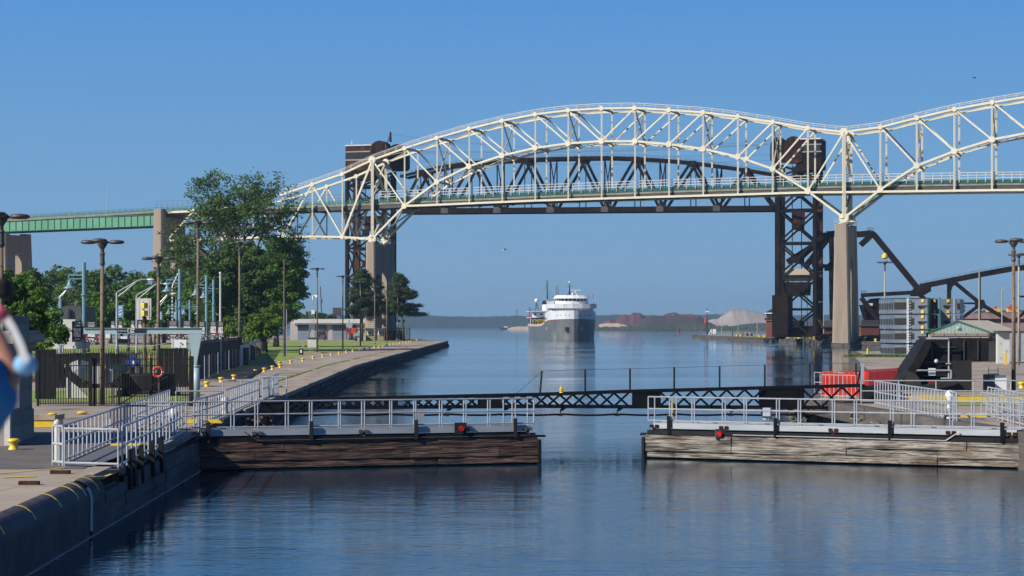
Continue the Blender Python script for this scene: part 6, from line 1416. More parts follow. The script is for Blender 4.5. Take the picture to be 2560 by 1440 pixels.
# stone building left edge
sbm = thing('stone_gatehouse', 'stone gatehouse with heavy cornice cut by the left edge', 'building', gz(0, 74))
M['stone'] = brickmat('gatehouse_stone', (.30, .27, .22), (.40, .36, .30), (.5, .5, .5), 1.1, .62, .01, rot=(math.pi/2, 0, 0)); M['stone2'] = brickmat('gatehouse_stone_shaded_side', (.22, .22, .23), (.28, .28, .29), (.5, .5, .5), 1.1, .62, .01, rot=(math.pi/2, 0, math.pi/2))  # side copy is darker and cooler, its shade put into the colour
c0 = V((-18.0, 71, 0)); sd_ = V((-.45, 5.9, 0))
def blk(nm, o, z0, z1, m, dep=1.0): 
    a = c0+V((o, -o, 0)); b = c0+sd_*dep+V((o, o, 0)); MB().hexa([V((a.x-8, a.y, z0)), V((a.x, a.y, z0)), V((b.x, b.y, z0)), V((b.x-8, b.y, z0))], [V((a.x-8, a.y, z1)), V((a.x, a.y, z1)), V((b.x, b.y, z1)), V((b.x-8, b.y, z1))]).build(nm, M[m], sbm)
blk('plinth', .06, ZQ, 2.6, 'stone'); blk('wall', 0, 2.6, 4.9, 'stone'); blk('cornice', .12, 4.9, 5.15, 'stone'); blk('cornice', .38, 5.15, 5.45, 'stone'); blk('cornice', .22, 5.45, 5.6, 'stone'); blk('parapet', -.1, 5.6, 6.15, 'stone')
MB().hexa(*[[c0+V((.012-.45*t, 5.9*t, z)) for t in (.14, .5)]+[c0+V((-.05-.45*t, 5.9*t, z)) for t in (.5, .14)] for z in (2.75, 4.6)]).build('window', M['glass'], sbm)
MB().box(c0+V((.1, 0, 1.5+.7)), (.2, .2, 1.35)).build('corner_guard', M['offwhite'], sbm)
# raised yellow edged plinth, mushroom vents
MB().box(gz(150, 85)+V((-2.2, 0, .15)), (4.4, 1.2, .30)).build('plinth', M['yellow'], label='low yellow sided concrete plinth beside the stone gatehouse', cat='plinth')
MB().box(gz(150, 85)+V((-2.2, 0, .41)), (4.5, 1.3, .22)).build('stone_slab', M['quay_light'], label='pale slab lying on the yellow plinth by the gatehouse', cat='slab')
# ------------------------------------------------------------------ bollards
def bollard(loc, h=.40, w_=.44):
    t = thing('mooring_bollard', 'x', 'bollard', loc)
    k = w_/.44
    MB().lathe(loc, [(.20*k, 0), (.17*k, .04), (.13*k, h*.35), (.13*k, h*.55), (.21*k, h*.72), (.225*k, h*.82), (.19*k, h*.96), (.1*k, h)], 16).build('body', M['yellow'], t, smooth=True); return t
B0 = bollard(G(34, 1125), .40, .46); B0['label'] = 'yellow mooring bollard nearest the camera beside the stone gatehouse'; B0['group'] = BG = 'yellow mooring bollards'
lst = [(471, 967), (517, 967), (553, 956), (585, 949), (613, 942), (638, 935), (661, 930), (681.5, 924.5), (700.6, 919.6), (699, 913), (727, 909), (757, 903.6), (783, 898), (807, 893.7), (828, 890), (848, 886.6), (866, 883), (882, 880), (898, 877.7), (911, 875.5), (924, 873), (936, 871), (947.5, 869.5), (957.6, 867.5), (967, 866), (976, 864), (984, 862.4), (993, 861.4), (1000, 859.7), (1008, 858.6), (1015, 857.6), (1022, 856), (1027, 855), (1034, 852.5), (1042, 851.5), (1050, 851)]
ordn = ['first', 'second', 'third', 'fourth', 'fifth', 'sixth', 'seventh', 'eighth', 'ninth', 'tenth', 'eleventh', 'twelfth', 'thirteenth', 'fourteenth', 'fifteenth', 'sixteenth', 'seventeenth', 'eighteenth', 'nineteenth', 'twentieth', 'twenty-first', 'twenty-second', 'twenty-third', 'twenty-fourth', 'twenty-fifth', 'twenty-sixth', 'twenty-seventh', 'twenty-eighth', 'twenty-ninth', 'thirtieth', 'thirty-first', 'thirty-second', 'thirty-third', 'thirty-fourth', 'thirty-fifth', 'thirty-sixth']
for i, (px, py) in enumerate(lst):
    copy_tree(B0, G(px, py), scale=1.0, label=f'yellow mooring bollard, {ordn[i]} in the row running from the jib crane to the pier tip')
rq = [(1842, 'ninth'), (1851, ''), (1898, ''), (1911, ''), (1970, ''), (1982, ''), (1997, ''), (2012, ''), (2035, ''), (2065, ''), (2095, ''), (2127, ''), (2160, ''), (2189, '')]
for i, (px, _) in enumerate(rq):
    k = X(px, 1)  # intersect with quay line
    for a, b in zip(qe[:-1], qe[1:]):
        u = (k*a.y-a.x-2.0)/((b.x-a.x)-k*(b.y-a.y))
        if 0 <= u <= 1:
            p = a.lerp(b, u)+V((2.0, 0, .02)); copy_tree(B0, p, scale=1.9, rotz=.5*i, label=f'yellow mooring bollard on the bridge tower quay, {ordn[i]} from its tip'); break
copy_tree(B0, gz(2554, 136), scale=1.15, label='yellow mooring bollard right of the big lamp post at the right edge')
MB().tube(gz(2169, 272), gz(2169, 272, 2.5), .14, 10).ball(gz(2169, 272, 2.5), .15).build('marker_post', M['yellow'], label='short yellow post on the rounded pier nose', cat='post')
MB().box(gz(2514, 218)+V((0, 0, .6)), (.24, .16, 1.2)).tube(gz(2514, 218), gz(2514, 218, 2.9), .09).build('marker_post', M['yellow'], label='yellow post in front of the pale shed panel', cat='post')
for px, py, lab, mm in ((205, 1036, 'flat yellow mushroom vent on the pavement behind the plinth', 'yellow'),):
    MB().lathe(G(px, py), [(.15, 0), (.24, .04), (.26, .1), (.15, .15), (.05, .17)], 14).build('mushroom_vent', M[mm], label=lab, cat='vent')
MB().lathe(gz(131, 84, ZQ+.525), [(.16, 0), (.20, .04), (.17, .08), (.05, .11)], 14).build('mushroom_vent', M['yellow'], label='flat yellow vent cap lying on the pale plinth slab', cat='vent')
MB().lathe(gz(143, 62.5), [(.09, 0), (.09, 1.2), (.11, 1.22), (.1, 1.3), (.03, 1.36)], 12).build('vent_post', M['offwhite'], label='short post with yellow round cap at the left walkway corner', cat='post')

# ------------------------------------------------------------------ camera tower, equipment on the lawn
ct = thing('camera_tower', 'white lattice camera tower with white cabinet on the left lawn', 'camera tower', G(782, 884)); c = G(782, 884)
q = MB(); zt = CZ+(HY-750)/F*c.y
for dx, dy in ((-.25, 0), (.25, 0), (0, .4)): q.tube(c+V((dx, dy, 0)), c+V((dx, dy, zt-ZQ)), .035, 5)
z = .3
while z < zt-ZQ-.5: q.beam(c+V((-.25, 0, z)), c+V((.25, 0, z+.4)), .03); q.beam(c+V((.25, 0, z+.4)), c+V((-.25, 0, z+.8)), .03); z += .8
q.tube(c+V((-.55, 0, 0)), c+V((-.55, 0, zt-ZQ)), .03); q.build('lattice', M['galv'], ct)
q = MB(); top = V((c.x, c.y, zt)); q.tube(top, top+V((0, 0, .6)), .12); q.tube(top+V((0, 0, .6)), top+V((.5, 0, .75)), .1); q.ball(top+V((.6, 0, .5)), .24); q.build('camera', M['white'], ct)
MB().box(P(783, 780, c.y), (.5, .4, .6)).build('upper_box', M['white'], ct); MB().box(P(780, 857, c.y-.6), (1.3, .4, 1.35)).build('cabinet', M['offwhite'], ct); MB().box(P(780, 845, c.y-.7), (1.4, .5, .1)).build('cabinet_top', M['black'], ct)
MB().box(c+V((0, 0, .1)), (3, 2, .2)).build('concrete_pad', M['quay_light'], ct)
ub = thing('litter_bin', 'black litter bin with white label and grey post on the lawn edge', 'bin', G(753, 887)); c = G(753, 887)
MB().box(c+V((0, 0, .45)), (.62, .4, .9)).build('body', M['black'], ub, bevel=.04); MB().box(c+V((0, -.22, .5)), (.25, .03, .45)).build('label_plate', M['white'], ub); MB().tube(c+V((.25, .2, 0)), c+V((.25, .2, 1.8)), .06).build('post', M['galv'], ub); MB().ball(c+V((.6, .2, 1.35)), .16).build('orange_buoy', M['orange'], ub)
dp = thing('utility_pole', 'leaning dark wooden pole without lamp on the left lawn', 'pole', G(711, 892)); c = G(711, 892)
MB().tube(c, P(711, 650, c.y), .19, 8, .13).build('pole', M['bark'], dp); MB().tube(c+V((.3, 0, 0)), c+V((.3, 0, 6.5)), .05).build('conduit', M['galv'], dp)
up = thing('utility_pole', 'thin leaning black utility pole above the long low building', 'pole', gz(806, 650)); MB().tube(gz(806, 650), P(801, 716, 650), .25, 6, .16).tube(P(803, 758, 650), P(804.5, 748, 650), .3).build('pole', M['lamp'], up)
# long low building
lbg = thing('service_building', 'long low cream service building with blue grey doors on the left bank', 'building', gz(830, 585))
M['offgrey'] = mat('pale_grey_block', (.36, .34, .31), (.46, .44, .40), .5, .85)
def Q(px, py, Y=585): return P(px, py, Y)
gZ = 1.55
def wallbox(nm, x0, x1, y0, y1, Y, dep, m, par):
    a, b = P(x0, y1, Y), P(x1, y0, Y); return MB().box(((a.x+b.x)/2, Y+dep/2, (a.z+b.z)/2), (b.x-a.x, dep, b.z-a.z)).build(nm, M[m], par)
wallbox('wall', 725, 960, 803, 850, 585, 10, 'offgrey', lbg); wallbox('roof_fascia', 735, 962, 797.5, 808, 583.5, 12, 'offwhite', lbg); wallbox('roof_edge', 734, 963, 809, 810.5, 583.7, 11, 'white', lbg)
for x0, x1 in ((744, 772), (785, 816), (831, 866), (870, 890)): wallbox('roller_door', x0, x1, 812, 850, 584.8, .4, 'bluegrey', lbg) if M.setdefault('bluegrey', mat('blue_grey_door', (.17, .21, .27), (.22, .26, .33), .3, .5, stretch=(.1, .1, 3))) else 0
for x0, x1 in ((744, 772), (785, 816), (831, 866), (870, 890)): wallbox('door_glazing', x0, x1, 812, 825, 584.6, .3, 'glass', lbg)
wallbox('lower_wing', 893, 962, 820, 822, 578, 9, 'sandst', lbg)
rb = thing('roof_tank', 'dark box shaped tank raised on legs behind the low building', 'tank', gz(842, 640)); wallbox('tank', 832, 852, 769, 789, 640, 3, 'lamp', rb); q = MB()
for px in (833, 840, 851): q.tube(gz(px, 641), P(px, 788, 641), .1)
q.build('legs', M['lamp'], rb)
for k, (x0, x1) in enumerate(((914, 934), (943, 959))):
    h_ = thing('tan_hut', ['tan cladded hut with white framed window, left one', 'tan cladded hut with white framed window, right one'][k], 'hut', gz((x0+x1)/2, 545), 'tan huts at the pier root')
    wallbox('wall', x0, x1, 824, 852, 545, 4, 'cabin', h_); wallbox('roof', x0-1.5, x1+1.5, 820.5, 824, 544.4, 5, 'lamp', h_)
    wx = (x0+x1)/2; wf_ = wallbox('window_frame', wx-5.5, wx+5.5, 825, 838, 544.8, .25, 'white', h_); wallbox('window_glass', wx-3.8, wx+3.8, 827, 836, 544.6, .25, 'glass', wf_)
sh2 = thing('dark_shed', 'dark open fronted storage shed at the left pier root', 'shed', gz(990, 562)); wallbox('back_wall', 962, 1008, 826, 851, 566, .5, 'blackmatt', sh2); wallbox('roof', 960, 1008, 820, 824, 561, 6, 'lamp', sh2)
q = MB()
for px in range(963, 1008, 9): q.tube(gz(px, 561.5), P(px, 822, 561.5), .14)
q.build('posts', M['lamp'], sh2); wallbox('red_crates', 968, 980, 832, 850, 563, 1, 'redpaint', sh2)
picket('grey chain link fence end at the root of the left pier', gz(1010, 552), gz(1027, 545), 4.2, .35, 'lamp', 'chain_fence', False, 3)
pa = thing('pier_canopy', 'dark wavy canopy frame carried on posts near the pines', 'canopy', gz(975, 575)); q = MB()
for x0 in range(942, 1010, 12): q.prism([P(x0, 800, 575), P(x0+12, 800, 575), P(x0+8, 806, 575), P(x0+3, 806, 575)], V((0, 1, 0)))
q.build('canopy', M['navy'], pa); q = MB()
for px in (948, 975, 1004): q.tube(gz(px, 575), P(px, 801, 575), .16)
q.build('post', M['conc_pole'], pa)
# small excavator and machines
ex = thing('excavator', 'orange excavator with raised red arm by the low building', 'excavator', gz(880, 545)); Y_ = 545
wallbox('cab', 873, 884, 831, 839, Y_, 2, 'orange', ex); wallbox('tracks', 872, 886, 846, 850, Y_, 2.6, 'blackmatt', ex); wallbox('boom_base', 876, 882, 838, 847, Y_, 1.5, 'rust_red', ex)
MB().beam(P(878, 832, Y_), P(866, 822, Y_), .5, 1).build('arm', M['redpaint'], ex); MB().beam(P(882, 834, Y_), P(885, 820, Y_), .6, 1.2).build('bucket_arm', M['orange'], ex); wallbox('window', 876, 880, 826, 831, Y_, 1.4, 'white', ex)
tr = thing('green_trailer', 'pale green trailer beside the orange excavator', 'trailer', gz(896, 543)); wallbox('tub', 884, 908, 833, 841, 543, 2, 'teal', tr); wallbox('chassis', 886, 906, 841, 844, 543.2, 1.6, 'blackmatt', tr); MB().tube(gz(890, 543, 1.9), gz(890, 544.6, 1.9), .4, 12).tube(gz(902, 543, 1.9), gz(902, 544.6, 1.9), .4, 12).build('wheel', M['blackmatt'], tr)
cr = thing('parked_van', 'dark van with red tail light parked by the low building', 'van', gz(803, 560)); c = gz(803, 560)
MB().hexa([c+V((-1.2, 0, .4)), c+V((1.1, 0, .4)), c+V((1.1, 4.6, .4)), c+V((-1.2, 4.6, .4))], [c+V((-1.0, .5, 3.0)), c+V((.75, .5, 3.0)), c+V((.75, 4.6, 3.0)), c+V((-1.0, 4.6, 3.0))]).build('body', M['lamp'], cr, bevel=.15)
MB().box(c+V((0, .2, 2.2)), (1.5, .3, .7)).build('rear_window', M['glass'], cr); q = MB(); q.box(c+V((-.95, -.02, 1.6)), (.2, .1, .6)); q.box(c+V((.9, -.02, 1.6)), (.2, .1, .6)); q.build('tail_light', M['redpaint'], cr); MB().tube(c+V((-1.1, .8, .4)), c+V((-.8, .8, .4)), .42, 12).tube(c+V((1.0, .8, .4)), c+V((.7, .8, .4)), .42, 12).build('wheel', M['blackmatt'], cr)
for px, Y, lab in ((728, 560, 'left'),): pass
dd = thing('round_sign', 'round grey disc sign on a dark post before the low building', 'sign', gz(873, 570)); MB().tube(P(873, 813, 569), P(873, 813, 569.2), .95, 20).build('disc', M['fascia'], dd); MB().tube(gz(873, 569.5), P(873, 800, 569.5), .12).build('post', M['black'], dd)
# ------------------------------------------------------------------ park bits behind the fence
simple('park_sign', 'small white rounded sign on a dark panel in the park', 'sign', [('board', MB().box(P(308, 844, 235), (.95, .1, .28)), 'white'), ('base', MB().box(P(308, 853, 236), (1.7, .3, .5)), 'lamp'), ('legs', MB().tube(gz(296, 235), P(296, 846, 235), .05).tube(gz(322, 235), P(322, 846, 235), .05), 'lamp')], gz(308, 235))
simple('notice_board', 'white notice board with red mark before the slatted fence', 'sign', [('board', MB().box(P(450, 859, 150), (.95, .05, .6)), 'white'), ('mark', MB().box(P(452, 858, 149.9), (.1, .05, .1)), 'redpaint'), ('post', MB().tube(gz(450, 150), P(450, 862, 150), .05), 'galv')], gz(450, 150))
simple('blank_sign', 'small square white sign on a thin post right of the nearest lamp pole', 'sign', [('board', MB().box(P(269.5, 840, 160), (.38, .04, .35)), 'white'), ('post', MB().tube(gz(268, 160.1), P(268, 840, 160.1), .035), 'galv')], gz(268, 160))
for px, Y, lab in ((375, 240, 'orange fire hydrant on the park lawn'), (249, 200, 'orange fire hydrant behind the nearest lamp pole')):
    c = gz(px, Y); simple('fire_hydrant', lab, 'hydrant', [('body', MB().lathe(c, [(.22, 0), (.16, .1), (.16, .75), (.22, .8), (.12, .95), (.04, 1.0)], 10), 'yellow'), ('caps', MB().tube(c+V((-.3, 0, .6)), c+V((.3, 0, .6)), .09), 'orange')], c)
simple('park_house', 'dark grey gabled house roof behind the trees at left', 'house', [('roof', MB().prism([P(x, y, 300) for x, y in ((150, 803), (152, 768), (170, 764), (202, 766), (206, 803))], V((0, 10, 0))), 'lamp'), ('wall', MB().box(P(178, 835, 302), (3.4, 9, 4.4)), 'offwhite'), ('gable', MB().prism([P(x, y, 299.5) for x, y in ((168, 800), (172, 770), (176, 800))], V((0, .4, 0))), 'blackmatt')], gz(178, 300))
simple('white_sign_wall', 'large pale cream sign wall left of the portrait banners', 'sign', [('panel', MB().prism([P(x, y, 165) for x, y in ((152, 862), (187, 865), (187, 799), (172, 799), (165, 828), (153, 842))], V((0, .4, 0))), 'offwhite'), ('post', MB().tube(gz(157, 165.2), P(157, 850, 165.2), .08).tube(gz(184, 165.2), P(184, 850, 165.2), .08), 'galv')], gz(170, 165))
# ------------------------------------------------------------------ right: stacked modules, sheds
M['module'] = mat('grey_blue_module_paint', (.10, .13, .17), (.145, .18, .23), .5, .5, c3=(.20, .23, .26), scale3=1.2, amt3=.62)
tiers = [(747, 784), (787, 822), (826, 857), (861, 893)]
tn = ['top', 'second', 'third', 'bottom']
for k, (y0, y1) in enumerate(tiers):
    t = thing('float_module', f'grey blue slotted steel module, {tn[k]} of the left stack', 'steel module', P(2258, y1, 272), 'stacked grey blue steel modules')
    kx = 2.5*(k)/1.0
    a, m_, b = P(2197+k*1.6, y0+5, 279), P(2236, y0, 272), P(2318, y0-1, 270); za, zb = a.z, None
    lo_ = CZ+(HY-y1)/F*272; hi_ = CZ+(HY-y0)/F*272
    poly = [V((a.x, a.y, lo_)), V((m_.x, m_.y, lo_)), V((b.x, b.y, lo_)), V((b.x+4, b.y+12, lo_)), V((a.x+4, a.y+12, lo_))]
    MB().prism(poly, V((0, 0, hi_-lo_))).build('body', M['module'], t)
    h = hi_-lo_; zc = lo_+h*.5; q = MB(); dl = (V((m_.x, m_.y, 0))-V((a.x, a.y, 0))); nl = V((dl.y, -dl.x, 0)).normalized(); nl = -nl if nl.y > 0 else nl
    for j in range(9): u = (j+.45)/9.4; p = V((a.x, a.y, zc))+dl*u+nl*.01; MB().box(p, (.24, .14, h*.42), math.atan2(dl.y, dl.x)).build('opening', M['blackmatt'], t)
    dr = V((b.x, b.y, 0))-V((m_.x, m_.y, 0)); ar = math.atan2(dr.y, dr.x)
    for u, w_ in ((.09, .9), (.27, .9), (.50, .95)): MB().box(V((m_.x, m_.y, zc+.06))+dr*u-V((0, .01, 0)), (w_*.95, .14, h*.46), ar).build('opening', M['blackmatt'], t)
    if k < 3:
        for dx, dz, ww, hh in ((0, 0, 1.15, .22), (0, -.18, .5, .2), (-.55, -.06, .25, .2), (.55, -.06, .25, .2)): q.box(V((m_.x, m_.y, zc+dz-.02))+dr*.86+V((dx, -.01, 0)), (ww, .12, hh), ar)
    q.build('notched_opening', M['blackmatt'], t)
    q = MB(); 
    for dz in (.36, -.38): q.box(V((m_.x, m_.y, zc+h*dz))+dr*.855-V((0, .05, 0)), (.36, .2, .4), ar)
    q.build('yellow_lug', M['yellow'], t)
    q = MB(); q.box(V((m_.x, m_.y, zc))+dr*.41-V((0, .08, 0)), (.3, .2, h*1.05), ar)
    for j in range(5): q.box(V((m_.x, m_.y, lo_+h*(j+.5)/5))+dr*.47-V((0, .1, 0)), (.3, .2, .08), ar)
    q.build('coupling_rail', M['galv'], t)
    q = MB(); q.prism([p+V((-.02, -.05, h)) for p in poly], V((0, 0, .10))); q.build('timber_spacer', M['blackmatt'], t)
    t2 = thing('float_module', f'grey blue steel module, {tn[k]} of the right stack', 'steel module', P(2370, y1, 273), 'stacked grey blue steel modules')
    a, b = P(2352, y0, 272.5), P(2400, y0+1, 272); q = MB(); q.prism([V((a.x, a.y, lo_)), V((b.x, b.y, lo_)), V((b.x+3, b.y+11, lo_)), V((a.x+3, a.y+11, lo_))], V((0, 0, h))); q.build('body', M['module'], t2)
    a2 = P(2324, y0, 274); MB().box(((a2.x+a.x)/2, 276, (lo_+hi_)/2), (a.x-a2.x, 3, h)).build('recess_panel', M['stringer'], t2)
    q = MB(); q.box(V((a.x+.9, 272.3, zc)), (1.2, .12, .24)); q.box(V((a.x+.9, 272.3, zc-.2)), (.5, .12, .2)); q.build('notched_opening', M['blackmatt'], t2); MB().box(V((a.x+2.3, 272.0, zc)), (.35, .12, h*.4)).build('opening', M['blackmatt'], t2)
    q = MB()
    for dz in (.36, -.36): q.box(V((a.x+.92, 272.2, zc+h*dz)), (.36, .2, .4)); q.box(V((a.x-.5, 274.2, zc+h*dz)), (.2, .4, .4))
    q.build('yellow_lug', M['yellow'], t2)
    MB().box(V((a.x+1.75, 272.1, zc)), (.24, .2, h)).build('coupling_rail', M['galv'], t2)
for k, px in enumerate((2319.5, 2350)):
    MB().beam(gz(px, 269.5), P(px, 745, 269.5), .14).box(P(px, 745, 269.5), (.3, .2, .1)).build('green_stanchion', M['green_rail'], label=['slim green steel stanchion beside the left module stack', 'slim green steel stanchion beside the right module stack'][k], cat='stanchion')
gs = thing('gabled_shed', 'mint green gabled shed with cream band and open dark front', 'shed', gz(2395, 235))
M['mint'] = mat('mint_corrugated', (.46, .60, .52), (.54, .68, .60), .6, .5); M['roofgrey'] = mat('pale_metal_roof', (.42, .40, .33), (.52, .49, .42), .4, .5, stretch=(.3, 2, 1))
e = V((6.6, 12.5, 0)); L0, R0, T0 = P(2316, 834, 235), P(2478, 834, 235), P(2394, 803, 235); L0.z = R0.z
MB().prism([T0, R0+V((-.25, 0, -.05)), L0+V((.25, 0, -.05))], V((0, .3, 0))+e*.01).build('gable', M['mint'], gs)
q = MB()
for k in range(46):
    u = (k+.5)/46; x = L0.x+(R0.x-L0.x)*u; zt_ = L0.z+(T0.z-L0.z)*(1-abs(u-.52)/.52)-.15
    if zt_ > L0.z+.05: q.box((x, 234.97, (zt_+L0.z)/2), (.05, .06, zt_-L0.z))
q.build('corrugation', M['mint'], gs)
q = MB(); q.hexa([L0+V((-.2, -.1, 0)), T0+V((0, -.1, 0)), T0+V((0, -.1, 0))+e, L0+V((-.2, -.1, 0))+e], [L0+V((-.2, -.1, .1)), T0+V((0, -.1, .1)), T0+V((0, -.1, .1))+e, L0+V((-.2, -.1, .1))+e])
q.hexa([T0+V((0, -.1, 0)), R0+V((.2, -.1, 0)), R0+V((.2, -.1, 0))+e, T0+V((0, -.1, 0))+e], [T0+V((0, -.1, .1)), R0+V((.2, -.1, .1)), R0+V((.2, -.1, .1))+e, T0+V((0, -.1, .1))+e]); q.build('roof', M['roofgrey'], gs)
q = MB()
for k in range(1, 22): u = k/22; p = T0.lerp(R0, .5)
for k in range(24): o_ = e*(k/24); q.beam(T0+o_+V((0, -.08, .12)), R0+o_+V((.18, -.08, .12)), .04, .04)
q.build('roof_seams', M['roofgrey'], gs)
for p_, n_ in ((L0, 'left'), (R0, 'right')): MB().beam(T0+V((0, -.13, .02)), p_+V((.2 if n_ == 'right' else -.2, -.13, .02)), .05, .15).build('verge_board', M['green_rail'], gs)
wallbox('cream_band', 2322, 2473, 836, 845, 234.7, .3, 'sandst', gs); wallbox('back_wall', 2316, 2478, 843, 905, 243, .4, 'blackmatt', gs); wallbox('side_pier', 2473, 2493, 834, 906, 235, 4, 'stringer', gs)  # shed's inner walls painted black to hold the shade inside
q = MB(); q.beam(P(2322, 835.5, 234.5), P(2473, 835.5, 234.5), .1, .06)
for k in range(6): q.tube(P(2335+k*27, 832, 234.4), P(2335+k*27, 839, 234.4), .04)
q.build('hanging_rail', M['lamp'], gs); MB().box(P(2395, 818.5, 234.8), (.3, .1, .3)).build('vent', M['mint'], gs)
MB().hexa([L0+V((0, .3, -3.4)), L0+V((.2, .3, -3.4)), L0+V((.2, .3, -3.4))+e*.8, L0+V((0, .3, -3.4))+e*.8], [L0+V((0, .3, 0)), L0+V((.2, .3, 0)), L0+V((.2, .3, 0))+e*.8, L0+V((0, .3, 0))+e*.8]).build('side_wall', M['blackmatt'], gs)
ps = thing('pale_shed', 'pale grey panelled shed with dark flat roof behind the right lamp posts', 'shed', gz(2530, 225)); wallbox('front_panel', 2494, 2524, 832, 910, 225, .8, 'offwhite', ps); wallbox('side_wall', 2524, 2640, 834, 905, 229, 5, 'fascia', ps); wallbox('flat_roof', 2493, 2640, 827, 832, 224.4, 1.8, 'lamp', ps); wallbox('white_door', 2546, 2553, 832, 908, 226, .4, 'white', ps)
q = MB()
for a_, b_ in ((2501, 840), (2515, 840), (2501, 858), (2515, 876), (2501, 895)): q.tube(P(a_, b_, 224.98), P(a_, b_, 224.9), .04, 6)
q.build('bolts', M['lamp'], ps)
# red brick hut, rubble piles, and machinery on the far right quay
bh = thing('brick_hut', 'low red brick hut with dark roof at the foot of the concrete pier', 'hut', V((X(2070, 600), 600, 1.6))); wallbox('wall', 2060, 2090, 818, 838, 600, 6, 'brick', bh); MB().prism([P(x, y, 599) for x, y in ((2055, 818), (2096, 818), (2088, 806), (2078, 800), (2062, 812))], V((0, 8, 0))).build('roof', M['lamp'], bh)
bh = thing('brick_hut', 'red brick hut right of the concrete pier base', 'hut', V((X(2170, 600), 600, 1.6))); wallbox('wall', 2152, 2198, 815, 838, 600, 6, 'brick', bh); wallbox('roof', 2150, 2200, 811, 815, 599.5, 7, 'lamp', bh)
rubble('scrap_pile', 'pile of dark scrap and driftwood left of the concrete pier base', (X(2072, 570), 560, 1.7), (4.5, 3, 1.3), 120, .9, 'rust', 'scrap pile')
rubble('scrap_pile', 'pile of dark scrap and rubble right of the concrete pier base', (X(2150, 530), 528, 1.7), (5.5, 3, 1.1), 160, .8, 'wallconc', 'scrap pile')
ch_ = thing('winch_house', 'dark peaked machine house beyond the grey modules', 'building', V((X(2190, 640), 640, 1.6))); MB().prism([P(x, y, 640) for x, y in ((2158, 762), (2166, 762), (2186, 746), (2200, 745), (2222, 762), (2222, 800), (2170, 800))], V((0, 8, 0))).build('walls', M['rust'], ch_); wallbox('window', 2172, 2182, 758, 764, 639, 1.2, 'offwhite', ch_); wallbox('base', 2170, 2230, 800, 842, 640, 8, 'blackmatt', ch_)
# bank machines
for i, (px, w_, lab) in enumerate(((2473, 9, 'small yellow loader, leftmost on the distant ore bank'), (2495, 14, 'yellow dump truck on the distant ore bank left of the lamp'), (2525, 10, 'yellow loader with raised bucket between the lamp posts'), (2546, 7, 'orange digger on the ore bank behind the right lamp post'))):
    t = thing('dump_truck', lab, 'truck', P(px, 783, 915), 'yellow machines on the ore bank'); wallbox('tub', px-w_/2, px+w_/2, 771, 780, 915, 3, 'yellow', t); wallbox('cab', px-w_/2, px-w_/6, 766, 772, 915, 2.5, 'orange', t)
    q = MB(); 
    for s in (-.3, .3): q.tube(P(px+s*w_, 782, 914.5), P(px+s*w_, 782, 917), .5, 10)
    q.build('wheel', M['blackmatt'], t)
    if i == 2: MB().beam(P(px, 774, 915), P(px+4, 762, 915), .5, 1.2).build('raised_bucket', M['orange'], t)
# gull
gu = thing('gull', 'white gull flying in the open sky under the arch', 'bird', P(1259, 626, 260)); c = P(1259, 626, 260)
MB().ball(c, .09, 8, (2, .8, .7)).build('body', M['white'], gu); q = MB(); q.add([c, c+V((.1, .55, .18)), c+V((-.15, .5, .15))], [(0, 1, 2)]); q.add([c, c+V((.5, -.3, .2)), c+V((.1, -.4, .22))], [(0, 1, 2)]); q.build('wing', M['fascia'], gu)
gu = thing('gull', 'small dark bird high in the sky at upper right', 'bird', P(2436, 194, 200)); c = P(2436, 194, 200)
MB().ball(c, .1, 8, (2, .8, .7)).build('body', M['lamp'], gu); q = MB(); q.add([c, c+V((.25, .1, .1)), c+V((.05, .12, .02))], [(0, 1, 2)]); q.add([c, c+V((-.25, .1, .1)), c+V((-.05, .12, .02))], [(0, 1, 2)]); q.build('wing', M['lamp'], gu)
# ------------------------------------------------------------------ trees
def leaves(name, pts, nrm, size, m, parent, asp=.7):
    n = len(pts); rnd_ = RNG.normal(size=(n, 3)); nr = nrm*.9+rnd_*.8; nr /= np.linalg.norm(nr, axis=1)[:, None]
    t = np.cross(nr, RNG.normal(size=(n, 3))); t /= np.linalg.norm(t, axis=1)[:, None]; b = np.cross(nr, t)
    s = size*RNG.uniform(.6, 1.35, n)[:, None]; base = np.array(org(parent))
    v = np.empty((n, 4, 3)); v[:, 0] = pts-t*s; v[:, 1] = pts-b*s*asp; v[:, 2] = pts+t*s; v[:, 3] = pts+b*s*asp
    v[:, 0] += nr*s*.15; v -= base
    me = bpy.data.meshes.new(name); me.vertices.add(4*n); me.loops.add(4*n); me.polygons.add(n)
    me.vertices.foreach_set('co', v.reshape(-1)); me.loops.foreach_set('vertex_index', np.arange(4*n, dtype=np.int32))
    me.polygons.foreach_set('loop_start', np.arange(0, 4*n, 4, dtype=np.int32)); me.polygons.foreach_set('loop_total', np.full(n, 4, dtype=np.int32)); me.update(calc_edges=True)
    me.materials.append(m); o = bpy.data.objects.new(name, me); COL.objects.link(o); o.parent = parent; ORG[o.name] = org(parent); return o
